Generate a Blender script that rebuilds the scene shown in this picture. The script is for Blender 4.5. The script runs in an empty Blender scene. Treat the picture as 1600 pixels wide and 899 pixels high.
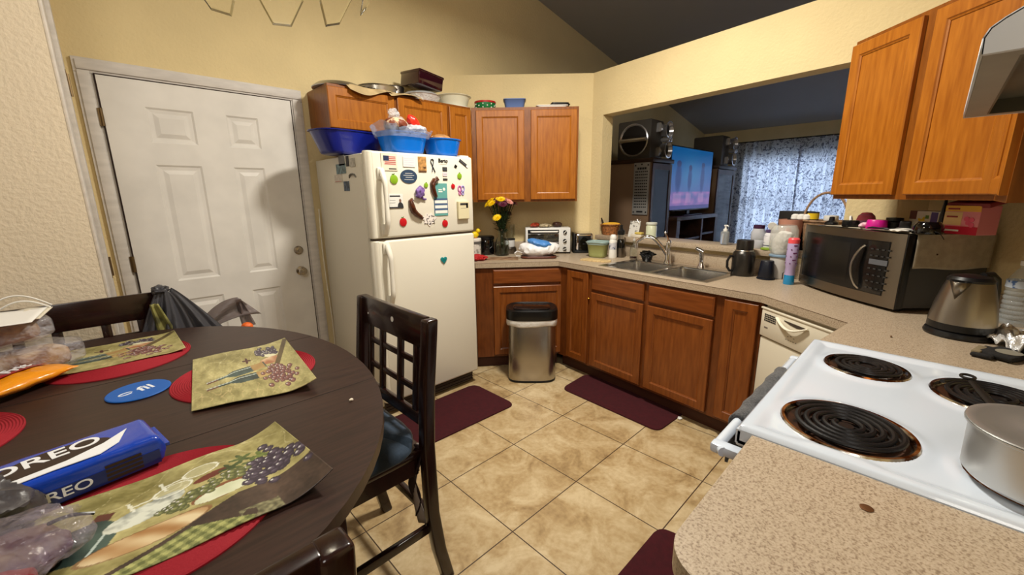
import bpy, bmesh, math, random
from mathutils import Vector as V, Matrix, noise
random.seed(7)
SC = bpy.context.scene
COL = SC.collection
# ---------------------------------------------------------------- camera
F = 640.2566557052519
PIT, ROLL, YAW = 0.22072072978795484, 0.011369431892225685, 0.01478399679918857
EYE = V((0, 0, 1.44))
_a = math.pi/4 + YAW
_fw = V((math.cos(_a)*math.cos(PIT), math.sin(_a)*math.cos(PIT), -math.sin(PIT)))
_rt = _fw.cross(V((0, 0, 1))).normalized(); _dn = _fw.cross(_rt)
RT = _rt*math.cos(ROLL) + _dn*math.sin(ROLL)
DN = _dn*math.cos(ROLL) - _rt*math.sin(ROLL)
cd = bpy.data.cameras.new('camera'); cam = bpy.data.objects.new('camera', cd); COL.objects.link(cam)
cd.sensor_width = 36; cd.lens = F/1600*36; cd.clip_start = 0.02
mw = Matrix((( RT.x, -DN.x, -_fw.x), (RT.y, -DN.y, -_fw.y), (RT.z, -DN.z, -_fw.z))).to_4x4()
mw.translation = EYE; cam.matrix_world = mw
SC.camera = cam
# ---------------------------------------------------------------- world, lights, exposure
W = bpy.data.worlds.new('world'); SC.world = W; W.use_nodes = True
W.node_tree.nodes['Background'].inputs[0].default_value = (0.76, 0.86, 1.0, 1)
W.node_tree.nodes['Background'].inputs[1].default_value = 4.0
def light(name, kind, loc, energy, size=.5, col=(1, 1, 1), rot=(0, 0, 0), size_y=None, spread=None):
    l = bpy.data.lights.new(name, kind); l.energy = energy; l.color = col
    if kind == 'AREA':
        l.size = size
        if size_y: l.shape = 'RECTANGLE'; l.size_y = size_y
        if spread: l.spread = spread
    else: l.shadow_soft_size = size
    o = bpy.data.objects.new(name, l); o.location = loc; o.rotation_euler = rot; COL.objects.link(o); return o
light('kitchen_ceiling_light', 'AREA', (1.7, 1.30, 3.0), 74, .26, (1, .94, .82), size_y=.26)
light('dining_light', 'POINT', (.40, 1.39, 2.50), 15, .10, (1, .90, .70))
light('fill_light', 'AREA', (-.9, -.7, 2.9), 27, 1.0, (1, .95, .88), rot=(math.radians(28), math.radians(-28), 0))  # unseen area fill behind the camera, added to brighten the closed room
SC.view_settings.view_transform = 'Standard'; SC.view_settings.look = 'None'
SC.view_settings.exposure = 0.06; SC.view_settings.gamma = 1.0; SC.view_settings.use_curve_mapping = False
# ---------------------------------------------------------------- pixel to place helpers (frame 1600x899)
def ray(x, y): return RT*((x-800)/F) + DN*((y-449.5)/F) + _fw
def P(x, y, z):
    d = ray(x, y); return EYE + d*((z-EYE.z)/d.z)
def PY(x, y, Y):
    d = ray(x, y); return EYE + d*(Y/d.y)
def PX(x, y, X):
    d = ray(x, y); return EYE + d*(X/d.x)
def PL(x, y, A, B):            # on the upright plane through A and B -> (distance from A, z, point)
    ax, ay = A; t = V((B[0]-ax, B[1]-ay)).normalized(); n = (-t.y, t.x)
    d = ray(x, y); k = (n[0]*ax+n[1]*ay)/(n[0]*d.x+n[1]*d.y); p = EYE + d*k
    return (p.x-ax)*t.x+(p.y-ay)*t.y, p.z, p
# ---------------------------------------------------------------- materials
def lin(c):
    return tuple((v/255/12.92 if v/255 <= .04045 else ((v/255+.055)/1.055)**2.4) for v in c)+(1,)
_M = {}
def mat(name, col, rough=.5, metal=0., var=0., vs=6., bump=0., bs=80., stretch=(1, 1, 1), col2=None, trans=0., alpha=1., emit=0., coat=0., ior=1.45, sheen=0., detail=3., bd=.002, fac=(.35, .65), tex='noise'):
    if name in _M: return _M[name]
    m = bpy.data.materials.new(name); m.use_nodes = True; nt = m.node_tree; b = nt.nodes['Principled BSDF']
    b.inputs['Base Color'].default_value = lin(col); b.inputs['Roughness'].default_value = rough
    b.inputs['Metallic'].default_value = metal; b.inputs['IOR'].default_value = ior
    b.inputs['Transmission Weight'].default_value = trans; b.inputs['Alpha'].default_value = alpha
    b.inputs['Coat Weight'].default_value = coat; b.inputs['Sheen Weight'].default_value = sheen
    if emit: b.inputs['Emission Color'].default_value = lin(col); b.inputs['Emission Strength'].default_value = emit
    tc = nt.nodes.new('ShaderNodeTexCoord'); mp = nt.nodes.new('ShaderNodeMapping'); mp.inputs['Scale'].default_value = stretch
    nt.links.new(tc.outputs['Object'], mp.inputs[0])
    if col2 or var:
        n = nt.nodes.new('ShaderNodeTexNoise'); n.inputs['Scale'].default_value = vs; n.inputs['Detail'].default_value = detail
        nt.links.new(mp.outputs[0], n.inputs[0])
        r = nt.nodes.new('ShaderNodeValToRGB'); r.color_ramp.elements[0].position = fac[0]; r.color_ramp.elements[1].position = fac[1]
        c2 = col2 or tuple(max(0, v*(1-var)) for v in col)
        r.color_ramp.elements[0].color = lin(c2); r.color_ramp.elements[1].color = lin(col)
        nt.links.new(n.outputs[0], r.inputs[0]); nt.links.new(r.outputs[0], b.inputs['Base Color'])
    if bump:
        n2 = nt.nodes.new('ShaderNodeTexNoise'); n2.inputs['Scale'].default_value = bs; n2.inputs['Detail'].default_value = 3
        nt.links.new(mp.outputs[0], n2.inputs[0])
        bp = nt.nodes.new('ShaderNodeBump'); bp.inputs['Strength'].default_value = bump; bp.inputs['Distance'].default_value = bd
        nt.links.new(n2.outputs[0], bp.inputs['Height']); nt.links.new(bp.outputs[0], b.inputs['Normal'])
    _M[name] = m; return m
def vcol(name, rough=.5, coat=0.):
    m = bpy.data.materials.new(name); m.use_nodes = True; nt = m.node_tree; b = nt.nodes['Principled BSDF']
    a = nt.nodes.new('ShaderNodeVertexColor'); a.layer_name = 'Col'
    nt.links.new(a.outputs[0], b.inputs['Base Color']); b.inputs['Roughness'].default_value = rough; b.inputs['Coat Weight'].default_value = coat
    return m
wall_m = mat('cream_wall_paint', (226, 206, 158), .85, bump=.55, bs=55, bd=.006, var=.03, vs=3)
wallL_m = mat('pale_textured_paint', (234, 219, 194), .85, bump=.5, bs=60, bd=.008)
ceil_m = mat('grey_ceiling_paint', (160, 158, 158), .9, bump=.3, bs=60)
white_m = mat('white_gloss_paint', (226, 222, 216), .45, var=.05, vs=5, bump=.08, bs=30)
trim_m = mat('white_trim_paint', (214, 208, 202), .5, var=.06, vs=9, stretch=(1, 1, 4))
def oak(name, c1, c2, st): return mat(name, c1, .30, var=1, col2=c2, vs=7, stretch=st, detail=6, fac=(.3, .72), bump=.10, bs=26, bd=.001)
oak_v = oak('honey_oak_upright_grain', (174, 106, 30), (144, 80, 16), (9, 9, .9))
oak_h = oak('honey_oak_level_grain', (166, 100, 30), (136, 76, 16), (.9, 9, 9))
oak_f = oak('honey_oak_frame', (142, 82, 24), (112, 60, 14), (7, 7, 1.2))
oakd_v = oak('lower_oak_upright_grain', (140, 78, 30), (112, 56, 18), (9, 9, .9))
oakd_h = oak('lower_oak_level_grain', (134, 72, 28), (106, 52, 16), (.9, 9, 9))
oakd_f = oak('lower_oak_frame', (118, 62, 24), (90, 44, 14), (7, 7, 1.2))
kick_m = mat('dark_toe_board', (70, 34, 18), .6)
groove_m = mat('dark_gap', (40, 20, 10), .8)
steel = mat('brushed_steel', (196, 192, 186), .28, 1, bump=.10, bs=20, stretch=(1, 1, 60))
steel_s = mat('sink_steel', (190, 188, 184), .24, 1, bump=.05, bs=30)
steel_d = mat('dark_steel', (120, 112, 104), .32, 1, bump=.08, bs=20, stretch=(1, 1, 50))
chrome = mat('chrome', (225, 225, 228), .08, 1)
alu = mat('dull_aluminium', (190, 190, 188), .33, 1, bump=.15, bs=18)
foil = mat('crinkled_foil', (236, 236, 236), .32, .5, bump=.9, bs=45, bd=.01)
black_p = mat('black_plastic', (16, 16, 18), .35)
black_g = mat('black_gloss', (8, 8, 10), .06, coat=.5)
black_m = mat('black_rubber', (14, 14, 15), .7)
white_p = mat('white_plastic', (236, 234, 228), .35)
enamel = mat('white_enamel', (212, 222, 236), .18, coat=.4, var=.02, vs=4)
fridge_m = mat('fridge_enamel', (226, 221, 206), .38, bump=.12, bs=260, bd=.0008)
fridge_t = mat('fridge_trim', (232, 228, 216), .3)
dw_m = mat('almond_enamel', (218, 210, 190), .3)
glass = mat('clear_glass', (245, 250, 248), .03, 0, trans=1., ior=1.45)
plast = mat('clear_thin_plastic', (225, 230, 235), .15, 0, alpha=.35, bump=.8, bs=22, bd=.01)
espresso = mat('espresso_wood', (44, 23, 19), .36, var=1, col2=(28, 14, 12), vs=10, stretch=(1, 9, 9), bump=.1, bs=40, bd=.001, coat=.15)
def obj_from(me, name, parent=None):
    o = bpy.data.objects.new(name, me); COL.objects.link(o)
    if parent: o.parent = parent
    return o
class MB:
    def __init__(s): s.bm = bmesh.new(); s.mi = 0; s.n = 0
    def _t(s):
        for f in s.bm.faces:
            if not f.tag: f.material_index = s.mi; f.tag = True
        return s
    def m(s, i): s.mi = i; return s
    def box(s, c, d, rz=0, bev=0, M=None, seg=2, rx=0, ry=0):
        X = Matrix.Translation(c) @ Matrix.Rotation(rz, 4, 'Z') @ Matrix.Rotation(ry, 4, 'Y') @ Matrix.Rotation(rx, 4, 'X') @ Matrix.Diagonal((d[0], d[1], d[2], 1))
        if M: X = M @ X
        r = bmesh.ops.create_cube(s.bm, size=1, matrix=X)
        if bev:
            es = list({e for v in r['verts'] for e in v.link_edges})
            bmesh.ops.bevel(s.bm, geom=es, offset=bev, segments=seg, affect='EDGES', profile=.5)
        return s._t()
    def b2(s, x0, x1, y0, y1, z0, z1, bev=0, seg=2, M=None):
        return s.box(((x0+x1)/2, (y0+y1)/2, (z0+z1)/2), (abs(x1-x0), abs(y1-y0), abs(z1-z0)), bev=bev, seg=seg, M=M)
    def lathe(s, prof, seg=32, c=(0, 0, 0), M=None, sx=1, sy=1, cap0=True, cap1=True):
        X = Matrix.Translation(c) if M is None else M @ Matrix.Translation(c)
        rings = []
        for r, z in prof:
            rings.append([s.bm.verts.new(X @ V((max(r, 1e-5)*math.cos(2*math.pi*i/seg)*sx, max(r, 1e-5)*math.sin(2*math.pi*i/seg)*sy, z))) for i in range(seg)])
        for a, b in zip(rings, rings[1:]):
            for i in range(seg):
                j = (i+1) % seg; s.bm.faces.new((a[i], a[j], b[j], b[i]))
        if cap0 and prof[0][0] > 1e-4: s.bm.faces.new(rings[0][::-1])
        if cap1 and prof[-1][0] > 1e-4: s.bm.faces.new(rings[-1])
        return s._t()
    def tube(s, pts, r, seg=8, closed=False, flat=1.):
        pts = [V(p) for p in pts]; n = len(pts); rs = r if isinstance(r, (list, tuple)) else [r]*n
        t0 = (pts[1]-pts[0]).normalized(); up = V((0, 0, 1)) if abs(t0.z) < .9 else V((1, 0, 0)); u = t0.cross(up).normalized()
        rings = []
        for i, p in enumerate(pts):
            a = pts[i-1] if (i or closed) else p; b = pts[(i+1) % n] if (i < n-1 or closed) else p
            t = (b-a).normalized(); u = (u-t*u.dot(t)).normalized(); w = t.cross(u)
            rings.append([s.bm.verts.new(p+(u*math.cos(2*math.pi*k/seg)+w*math.sin(2*math.pi*k/seg)*flat)*rs[i]) for k in range(seg)])
        prs = list(zip(rings, rings[1:]))
        if closed: prs.append((rings[-1], rings[0]))
        for a, b in prs:
            for k in range(seg):
                j = (k+1) % seg; s.bm.faces.new((a[k], a[j], b[j], b[k]))
        if not closed: s.bm.faces.new(rings[0][::-1]); s.bm.faces.new(rings[-1])
        return s._t()
    def prism(s, poly, z0, z1, M=None, bev=0):
        X = M or Matrix.Identity(4)
        lo = [s.bm.verts.new(X @ V((x, y, z0))) for x, y in poly]; hi = [s.bm.verts.new(X @ V((x, y, z1))) for x, y in poly]
        n = len(poly); fs = [s.bm.faces.new(lo[::-1]), s.bm.faces.new(hi)]
        for i in range(n):
            j = (i+1) % n; fs.append(s.bm.faces.new((lo[i], lo[j], hi[j], hi[i])))
        if bev:
            es = list({e for e in fs[1].edges})
            bmesh.ops.bevel(s.bm, geom=es, offset=bev, segments=3, affect='EDGES', profile=.5)
        return s._t()
    def grid(s, fn, nu, nv, cu=False, cv=False):
        g = [[s.bm.verts.new(fn(i/nu, j/nv)) for j in range(nv+(0 if cv else 1))] for i in range(nu+(0 if cu else 1))]
        U = len(g); Vn = len(g[0])
        for i in range(nu):
            for j in range(nv):
                s.bm.faces.new((g[i][j], g[(i+1) % U][j], g[(i+1) % U][(j+1) % Vn], g[i][(j+1) % Vn]))
        return s._t()
    def quad(s, *p):
        s.bm.faces.new([s.bm.verts.new(q) for q in p]); return s._t()
    def ball(s, c, r, sc=(1, 1, 1), sub=2, amp=0, fr=8, seed=0, M=None):
        X = Matrix.Translation(c) if M is None else M @ Matrix.Translation(c)
        q = bmesh.ops.create_icosphere(s.bm, subdivisions=sub, radius=1)
        for v in q['verts']:
            p = V((v.co.x*sc[0], v.co.y*sc[1], v.co.z*sc[2]))*r
            if amp: p = p*(1+amp*noise.noise(p*fr+V((seed, seed*2.1, 3.3)))+amp*.5*noise.noise(p*fr*2.7+V((seed, 1, 7))))
            v.co = X @ p
        return s._t()
    def rings(s, x0, x1, z0, z1, prof, y=0, M=None):
        # nested rectangles in the x-z plane; prof is (inset, offset in y); last ring is filled, first may be open
        X = M or Matrix.Identity(4); R = []
        for ins, dy in prof:
            R.append([s.bm.verts.new(X @ V(q)) for q in ((x0+ins, y+dy, z0+ins), (x1-ins, y+dy, z0+ins), (x1-ins, y+dy, z1-ins), (x0+ins, y+dy, z1-ins))])
        for a, b in zip(R, R[1:]):
            for i in range(4):
                j = (i+1) % 4; s.bm.faces.new((a[i], a[j], b[j], b[i]))
        s.bm.faces.new(R[-1]); return s._t()
    def build(s, name, mats, parent=None, smooth=True, loc=None, rot=None, ang=.6, solid=0, sub=0):
        bmesh.ops.recalc_face_normals(s.bm, faces=s.bm.faces[:])
        if smooth:
            for f in s.bm.faces: f.smooth = True
            for e in s.bm.edges:
                if len(e.link_faces) == 2 and e.calc_face_angle(0) > ang: e.smooth = False
        me = bpy.data.meshes.new(name); s.bm.to_mesh(me); s.bm.free()
        for m in (mats if isinstance(mats, (list, tuple)) else [mats]): me.materials.append(m)
        o = obj_from(me, name, parent)
        if loc is not None: o.location = loc
        if rot is not None: o.rotation_euler = rot
        if solid:
            k = o.modifiers.new('s', 'SOLIDIFY'); k.thickness = solid; k.offset = 0
        if sub:
            k = o.modifiers.new('d', 'SUBSURF'); k.levels = sub; k.render_levels = sub
        return o
def tag(o, label, cat, group=None):
    o['label'] = label; o['category'] = cat
    if group: o['group'] = group
    return o
def thing(name, label, cat, loc=(0, 0, 0), rz=0, group=None):
    o = bpy.data.objects.new(name, None); o.empty_display_size = .05; COL.objects.link(o)
    o.location = loc; o.rotation_euler = (0, 0, rz); return tag(o, label, cat, group)
def struct(o): o['kind'] = 'structure'; return o
def dup(root, loc=None, rz=None, label=None, group=None):
    r = root.copy(); COL.objects.link(r)
    if loc is not None: r.location = loc
    if rz is not None: r.rotation_euler = (0, 0, rz)
    if label: r['label'] = label
    if group: r['group'] = group
    def rec(a, b):
        for ch in list(a.children):
            c = ch.copy(); COL.objects.link(c); c.parent = b; rec(ch, c)
    rec(root, r); return r
def text(body, size, m, parent, loc, rot, name='lettering', depth=.0006, align='CENTER', squash=1., bold=0.):
    cu = bpy.data.curves.new('t', 'FONT'); cu.body = body; cu.size = size; cu.extrude = depth; cu.align_x = align; cu.align_y = 'CENTER'; cu.offset = bold*size
    t = bpy.data.objects.new('t', cu); COL.objects.link(t); dg = bpy.context.evaluated_depsgraph_get(); dg.update()
    me = bpy.data.meshes.new_from_object(t.evaluated_get(dg)); bpy.data.objects.remove(t); bpy.data.curves.remove(cu)
    me.transform(Matrix.Diagonal((squash, 1, 1, 1))); me.materials.clear(); me.materials.append(m)
    o = obj_from(me, name, parent); o.location = loc; o.rotation_euler = rot; return o
FR = (math.pi/2, 0, 0)         # text standing, facing local -y
def rot2(A, B): return math.atan2(B[1]-A[1], B[0]-A[0])
# ================================================================ the room
CT = .914                       # worktop height
LAST = [None]
def mk(name, f, m, parent=None, **k):
    b = MB(); f(b); o = b.build(name, m, parent, **k); LAST[0] = o; return o
# floor with tiles
def floor_mat():
    m = bpy.data.materials.new('travertine_tiles'); m.use_nodes = True; nt = m.node_tree; b = nt.nodes['Principled BSDF']; N = nt.nodes.new; L = nt.links.new
    tc = N('ShaderNodeTexCoord'); mp = N('ShaderNodeMapping'); L(tc.outputs['Object'], mp.inputs[0]); mp.inputs['Location'].default_value = (-1.052+.457*8, -1.097+.457*8, 0)
    br = N('ShaderNodeTexBrick'); br.offset = 0; br.squash = 1; L(mp.outputs[0], br.inputs[0])
    br.inputs['Scale'].default_value = 1; br.inputs['Brick Width'].default_value = .457; br.inputs['Row Height'].default_value = .457
    br.inputs['Mortar Size'].default_value = .0028; br.inputs['Mortar Smooth'].default_value = .1
    br.inputs['Color1'].default_value = (.42, .42, .42, 1); br.inputs['Color2'].default_value = (.58, .58, .58, 1); br.inputs['Mortar'].default_value = (.5, .5, .5, 1)
    n1 = N('ShaderNodeTexNoise'); n1.inputs['Scale'].default_value = 5.5; n1.inputs['Detail'].default_value = 7; n1.inputs['Roughness'].default_value = .62; n1.inputs['Distortion'].default_value = .9; L(tc.outputs['Object'], n1.inputs[0])
    n2 = N('ShaderNodeTexNoise'); n2.inputs['Scale'].default_value = 45; n2.inputs['Detail'].default_value = 4; L(tc.outputs['Object'], n2.inputs[0])
    ad = N('ShaderNodeMath'); ad.operation = 'MULTIPLY_ADD'; L(n2.outputs[0], ad.inputs[0]); ad.inputs[1].default_value = .28; L(n1.outputs[0], ad.inputs[2])
    ad2 = N('ShaderNodeMath'); ad2.operation = 'MULTIPLY_ADD'; L(br.outputs['Color'], ad2.inputs[0]); ad2.inputs[1].default_value = .35; L(ad.outputs[0], ad2.inputs[2])
    r = N('ShaderNodeValToRGB'); L(ad2.outputs[0], r.inputs[0]); e = r.color_ramp.elements
    e[0].position = .58; e[0].color = lin((138, 112, 76)); e[1].position = 1.0; e[1].color = lin((206, 186, 148))
    x = e.new(.76); x.color = lin((176, 150, 108))
    mx = N('ShaderNodeMix'); mx.data_type = 'RGBA'; L(br.outputs['Fac'], mx.inputs[0]); L(r.outputs[0], mx.inputs[6]); mx.inputs[7].default_value = lin((78, 60, 44)); L(mx.outputs[2], b.inputs['Base Color'])
    rr = N('ShaderNodeMath'); rr.operation = 'MULTIPLY_ADD'; L(n1.outputs[0], rr.inputs[0]); rr.inputs[1].default_value = .25; rr.inputs[2].default_value = .22; L(rr.outputs[0], b.inputs['Roughness'])
    bp = N('ShaderNodeBump'); bp.inputs['Strength'].default_value = .5; bp.inputs['Distance'].default_value = .003; bp.invert = True; L(br.outputs['Fac'], bp.inputs['Height']); L(bp.outputs[0], b.inputs['Normal'])
    return m
X0, X1, Y0, Y1 = -3.0, 8.05, -3.0, 3.2
struct(mk('floor', lambda b: b.b2(X0-.1, X1+.1, Y0-.1, Y1+.1, -.12, 0), floor_mat(), smooth=False))
cz = lambda x: 3.40-.2*(x-3.52)
def ceil(b):
    M = Matrix.Translation((0, 0, 0))
    v = [(X0-.1, Y0-.1), (X1+.1, Y0-.1), (X1+.1, Y1+.1), (X0-.1, Y1+.1)]
    lo = [b.bm.verts.new((x, y, cz(x))) for x, y in v]; hi = [b.bm.verts.new((x, y, cz(x)+.12)) for x, y in v]
    b.bm.faces.new(lo[::-1]); b.bm.faces.new(hi)
    for i in range(4): j = (i+1) % 4; b.bm.faces.new((lo[i], lo[j], hi[j], hi[i]))
    b._t()
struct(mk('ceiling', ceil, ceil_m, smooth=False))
# slab following a line in plan, with an optional opening
def wall(name, A, B, th, z0, z1, m, hole=None, left=True, tops=None):
    A = V(A); B = V(B); L = (B-A).length; rz = math.atan2(B.y-A.y, B.x-A.x); s = 1 if left else -1
    b = MB(); 
    def bx(x0, x1, a, c): b.b2(x0, x1, 0, th*s, a, c)
    if hole:
        h0, h1, a, c = hole; bx(0, h0, z0, z1); bx(h1, L, z0, z1); bx(h0, h1, z0, a); bx(h0, h1, c, z1)
    elif tops:
        za, zb = tops; v = [(0, z0), (L, z0), (L, zb), (0, za)]
        f = [b.bm.verts.new((x, 0, z)) for x, z in v]; g = [b.bm.verts.new((x, th*s, z)) for x, z in v]
        b.bm.faces.new(f); b.bm.faces.new(g[::-1])
        for i in range(4): j = (i+1) % 4; b.bm.faces.new((f[i], f[j], g[j], g[i]))
        b._t()
    else: bx(0, L, z0, z1)
    return struct(b.build(name, m, smooth=False, loc=(A.x, A.y, 0), rot=(0, 0, rz)))
YW = 3.2
wall('wall_back', (-.057, YW), (X1+.1, YW), .12, 0, 0, wall_m, tops=(cz(-.057)+.02, cz(X1+.1)+.02))
# left block: pale textured wall whose right end is the side of the door alcove
struct(mk('wall_left', lambda b: b.b2(X0, -.058, 2.5, YW+.12, 0, 4.6), wallL_m, smooth=False))
struct(mk('wall_west', lambda b: b.b2(X0-.12, X0, Y0-.1, YW+.12, 0, 4.8), wall_m, smooth=False))
struct(mk('wall_south', lambda b: b.b2(X0-.1, X1+.1, Y0-.12, Y0, 0, 4.8), wall_m, smooth=False))
# corner wall behind the corner cupboards, half-height pass-through wall, right corner wall, cooker wall
WT = 2.49
PA, PB = V((3.285, 2.315)), V((2.953, .04)); pd = (PB-PA).normalized(); PLn = (PB-PA).length
wall('wall_corner', (2.40, 3.2), (3.285, 2.315), .10, 0, WT, wall_m)
sJ = PL(938, 300, PA, PB)[0]; sK = PL(1322, 320, PA, PB)[0]
zt = PL(938, 176, PA, PB)[1]
wall('wall_passthrough', PA, PB, .13, 0, WT, wall_m, hole=(sJ, sK, 1.039, 2.125))
wall('wall_right', (2.953, .04), (2.463, -.45), .10, 0, WT, wall_m)
wall('wall_stove', (2.463, -.45), (.30, -.45), .12, 0, 0, wall_m, tops=(cz(2.46)+.02, cz(.3)+.02))
# right end wall of the living room with the window
CW = 8.05
b = MB(); wy0, wy1, wz0, wz1 = -.3, 2.48, .45, 2.02
b.b2(CW, CW+.12, Y0, wy0, 0, 2.6); b.b2(CW, CW+.12, wy1, YW, 0, 2.6); b.b2(CW, CW+.12, wy0, wy1, 0, wz0); b.b2(CW, CW+.12, wy0, wy1, wz1, 2.6)
struct(b.build('wall_end', wall_m, smooth=False))
w = MB()
for a, c in ((wy0, wy0+.05), (wy1-.05, wy1), ((wy0+wy1)/2-.025, (wy0+wy1)/2+.025)): w.b2(CW+.02, CW+.08, a, c, wz0, wz1)
for a, c in ((wz0, wz0+.05), (wz1-.05, wz1), (1.28, 1.32)): w.b2(CW+.02, CW+.08, wy0, wy1, a, c)
win = struct(w.build('window_1', white_m, smooth=False))
mk('pane', lambda b: b.b2(CW+.045, CW+.05, wy0+.05, wy1-.05, wz0+.05, wz1-.05), mat('window_glass', (240, 248, 255), .02, trans=1., ior=1.01), win, smooth=False)
# baseboard on the back wall between door and fridge, and on the alcove
struct(mk('baseboard_back', lambda b: b.b2(1.10, 2.45, YW-.015, YW, 0, .09, bev=.004), trim_m))
struct(mk('baseboard_left', lambda b: b.b2(X0, -.058, 2.485, 2.5, 0, .09, bev=.004), trim_m))
# ---------------------------------------------------------------- six-panel door
d = bpy.data.objects.new('door_1', None); COL.objects.link(d); d.location = (0, YW, 0); struct(d)
DX0, DX1, DZ = .073, 1.008, 2.08
def door_leaf(b):
    xs = [DX0, .247, .463, .625, .80, DX1]; zs = [.02, .22, .835, .955, 1.635, 1.755, 1.945, DZ]
    for i in range(5):
        for k in range(7):
            x0, x1, z0, z1 = xs[i], xs[i+1], zs[k], zs[k+1]
            if i in (1, 3) and k in (1, 3, 5):
                b.rings(x0, x1, z0, z1, [(0, 0), (.010, .007), (.026, .009), (.030, .009), (.052, .001)], y=-.03)
            else: b.quad((x0, -.03, z0), (x1, -.03, z0), (x1, -.03, z1), (x0, -.03, z1))
    bmesh.ops.remove_doubles(b.bm, verts=b.bm.verts[:], dist=1e-5)
    b.b2(DX0, DX1, -.018, 0, .02, DZ)
mk('door_leaf', door_leaf, white_m, d, smooth=False)
def casing(b):
    w = .078
    for x0, x1 in ((DX0-w, DX0-.006), (DX1+.006, DX1+w+.004)):
        b.b2(x0, x1, -.0178, 0, 0, DZ+.004, bev=.003)
        b.b2(x0+.012, x1-.012, -.0258, -.01, 0, DZ+.016, bev=.004)
    b.b2(DX0-w, DX1+w+.004, -.018, 0, DZ+.0045, DZ+w, bev=.003)
    b.b2(DX0-w+.012, DX1+w-.008, -.026, -.01, DZ+.018, DZ+w-.012, bev=.004)
mk('door_casing', casing, trim_m, d)
mk('gap', lambda b: (b.b2(DX0-.006, DX0, -.028, 0, 0, DZ+.006), b.b2(DX1, DX1+.006, -.028, 0, 0, DZ+.006), b.b2(DX0, DX1, -.028, 0, DZ, DZ+.006)), groove_m, d, smooth=False)
brass = mat('aged_brass', (120, 100, 72), .4, .9)
nick = mat('satin_nickel', (170, 160, 145), .25, 1)
for z in (.25, 1.08, 1.87):
    mk('hinge', lambda b: (b.lathe([(.007, -.045), (.007, .045)], 10, c=(DX0-.006, -.034, z)), b.b2(DX0-.02, DX0-.006, -.030, -.026, z-.045, z+.045)), brass, d)
def knob(b, z, deep):
    M = Matrix.Translation((.945, -.03, z)) @ Matrix.Rotation(math.pi/2, 4, 'X')
    if deep: b.lathe([(.032, 0), (.032, .006), (.014, .012), (.012, .03), (.026, .038), (.029, .05), (.024, .060), (.0, .063)], 24, M=M)
    else: b.lathe([(.031, 0), (.030, .010), (.024, .016), (.010, .018), (.009, .028), (0, .028)], 24, M=M)
mk('door_knob', lambda b: knob(b, .927, True), nick, d)
mk('deadbolt', lambda b: knob(b, 1.075, False), nick, d)
# ---------------------------------------------------------------- trim board of the alcove side, with hinge leaves
t = struct(mk('trim_1', lambda b: (b.b2(-.058, -.046, 2.52, 2.80, 0, 4.3, bev=.003), b.b2(-.058, -.030, 2.80, 3.10, 0, 4.3, bev=.003)), trim_m))
for z in (1.10, 1.98):
    mk('hinge', lambda b: (b.b2(-.030, -.028, 2.90, 3.0, z-.05, z+.05), b.lathe([(.006, -.05), (.006, .05)], 8, c=(-.027, 3.0, z))), brass, t)
# ---------------------------------------------------------------- bar ledge on the pass-through wall (a worktop of its own)
def laminate(name, c1, c2, c3, s=1.):
    m = bpy.data.materials.new(name); m.use_nodes = True; nt = m.node_tree; b = nt.nodes['Principled BSDF']; N = nt.nodes.new; L = nt.links.new
    tc = N('ShaderNodeTexCoord'); n = N('ShaderNodeTexNoise'); n.inputs['Scale'].default_value = 260*s; n.inputs['Detail'].default_value = 2; n.inputs['Distortion'].default_value = .3; L(tc.outputs['Object'], n.inputs[0])
    r = N('ShaderNodeValToRGB'); e = r.color_ramp.elements; e[0].position = .34; e[0].color = lin(c3); e[1].position = .66; e[1].color = lin(c1)
    x = e.new(.46); x.color = lin(c2); L(n.outputs[0], r.inputs[0]); L(r.outputs[0], b.inputs['Base Color']); b.inputs['Roughness'].default_value = .38
    return m
lam = laminate('speckled_beige_laminate', (188, 171, 149), (173, 155, 132), (138, 118, 97))
LEN = (V((2.953, .04))-PA).length
rzp = math.atan2(pd.y, pd.x)
lz0, lz1 = 1.040, 1.078
b = MB(); b.b2(sJ+.002, 1.74, -.055, .20, lz0, lz1, bev=.003); b.b2(1.735, sK-.002, .002, .20, lz0, lz1, bev=.003)
lo = b.build('bar_ledge', [lam], loc=(PA.x, PA.y, 0), rot=(0, 0, rzp)); tag(lo, 'speckled beige laminate bar ledge along the sill of the pass-through opening above the sink', 'ledge')
def LD(px, py, off=0.):      # a point on the ledge under a pixel
    p = P(px, py, lz1); return V((p.x, p.y, lz1))
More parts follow.
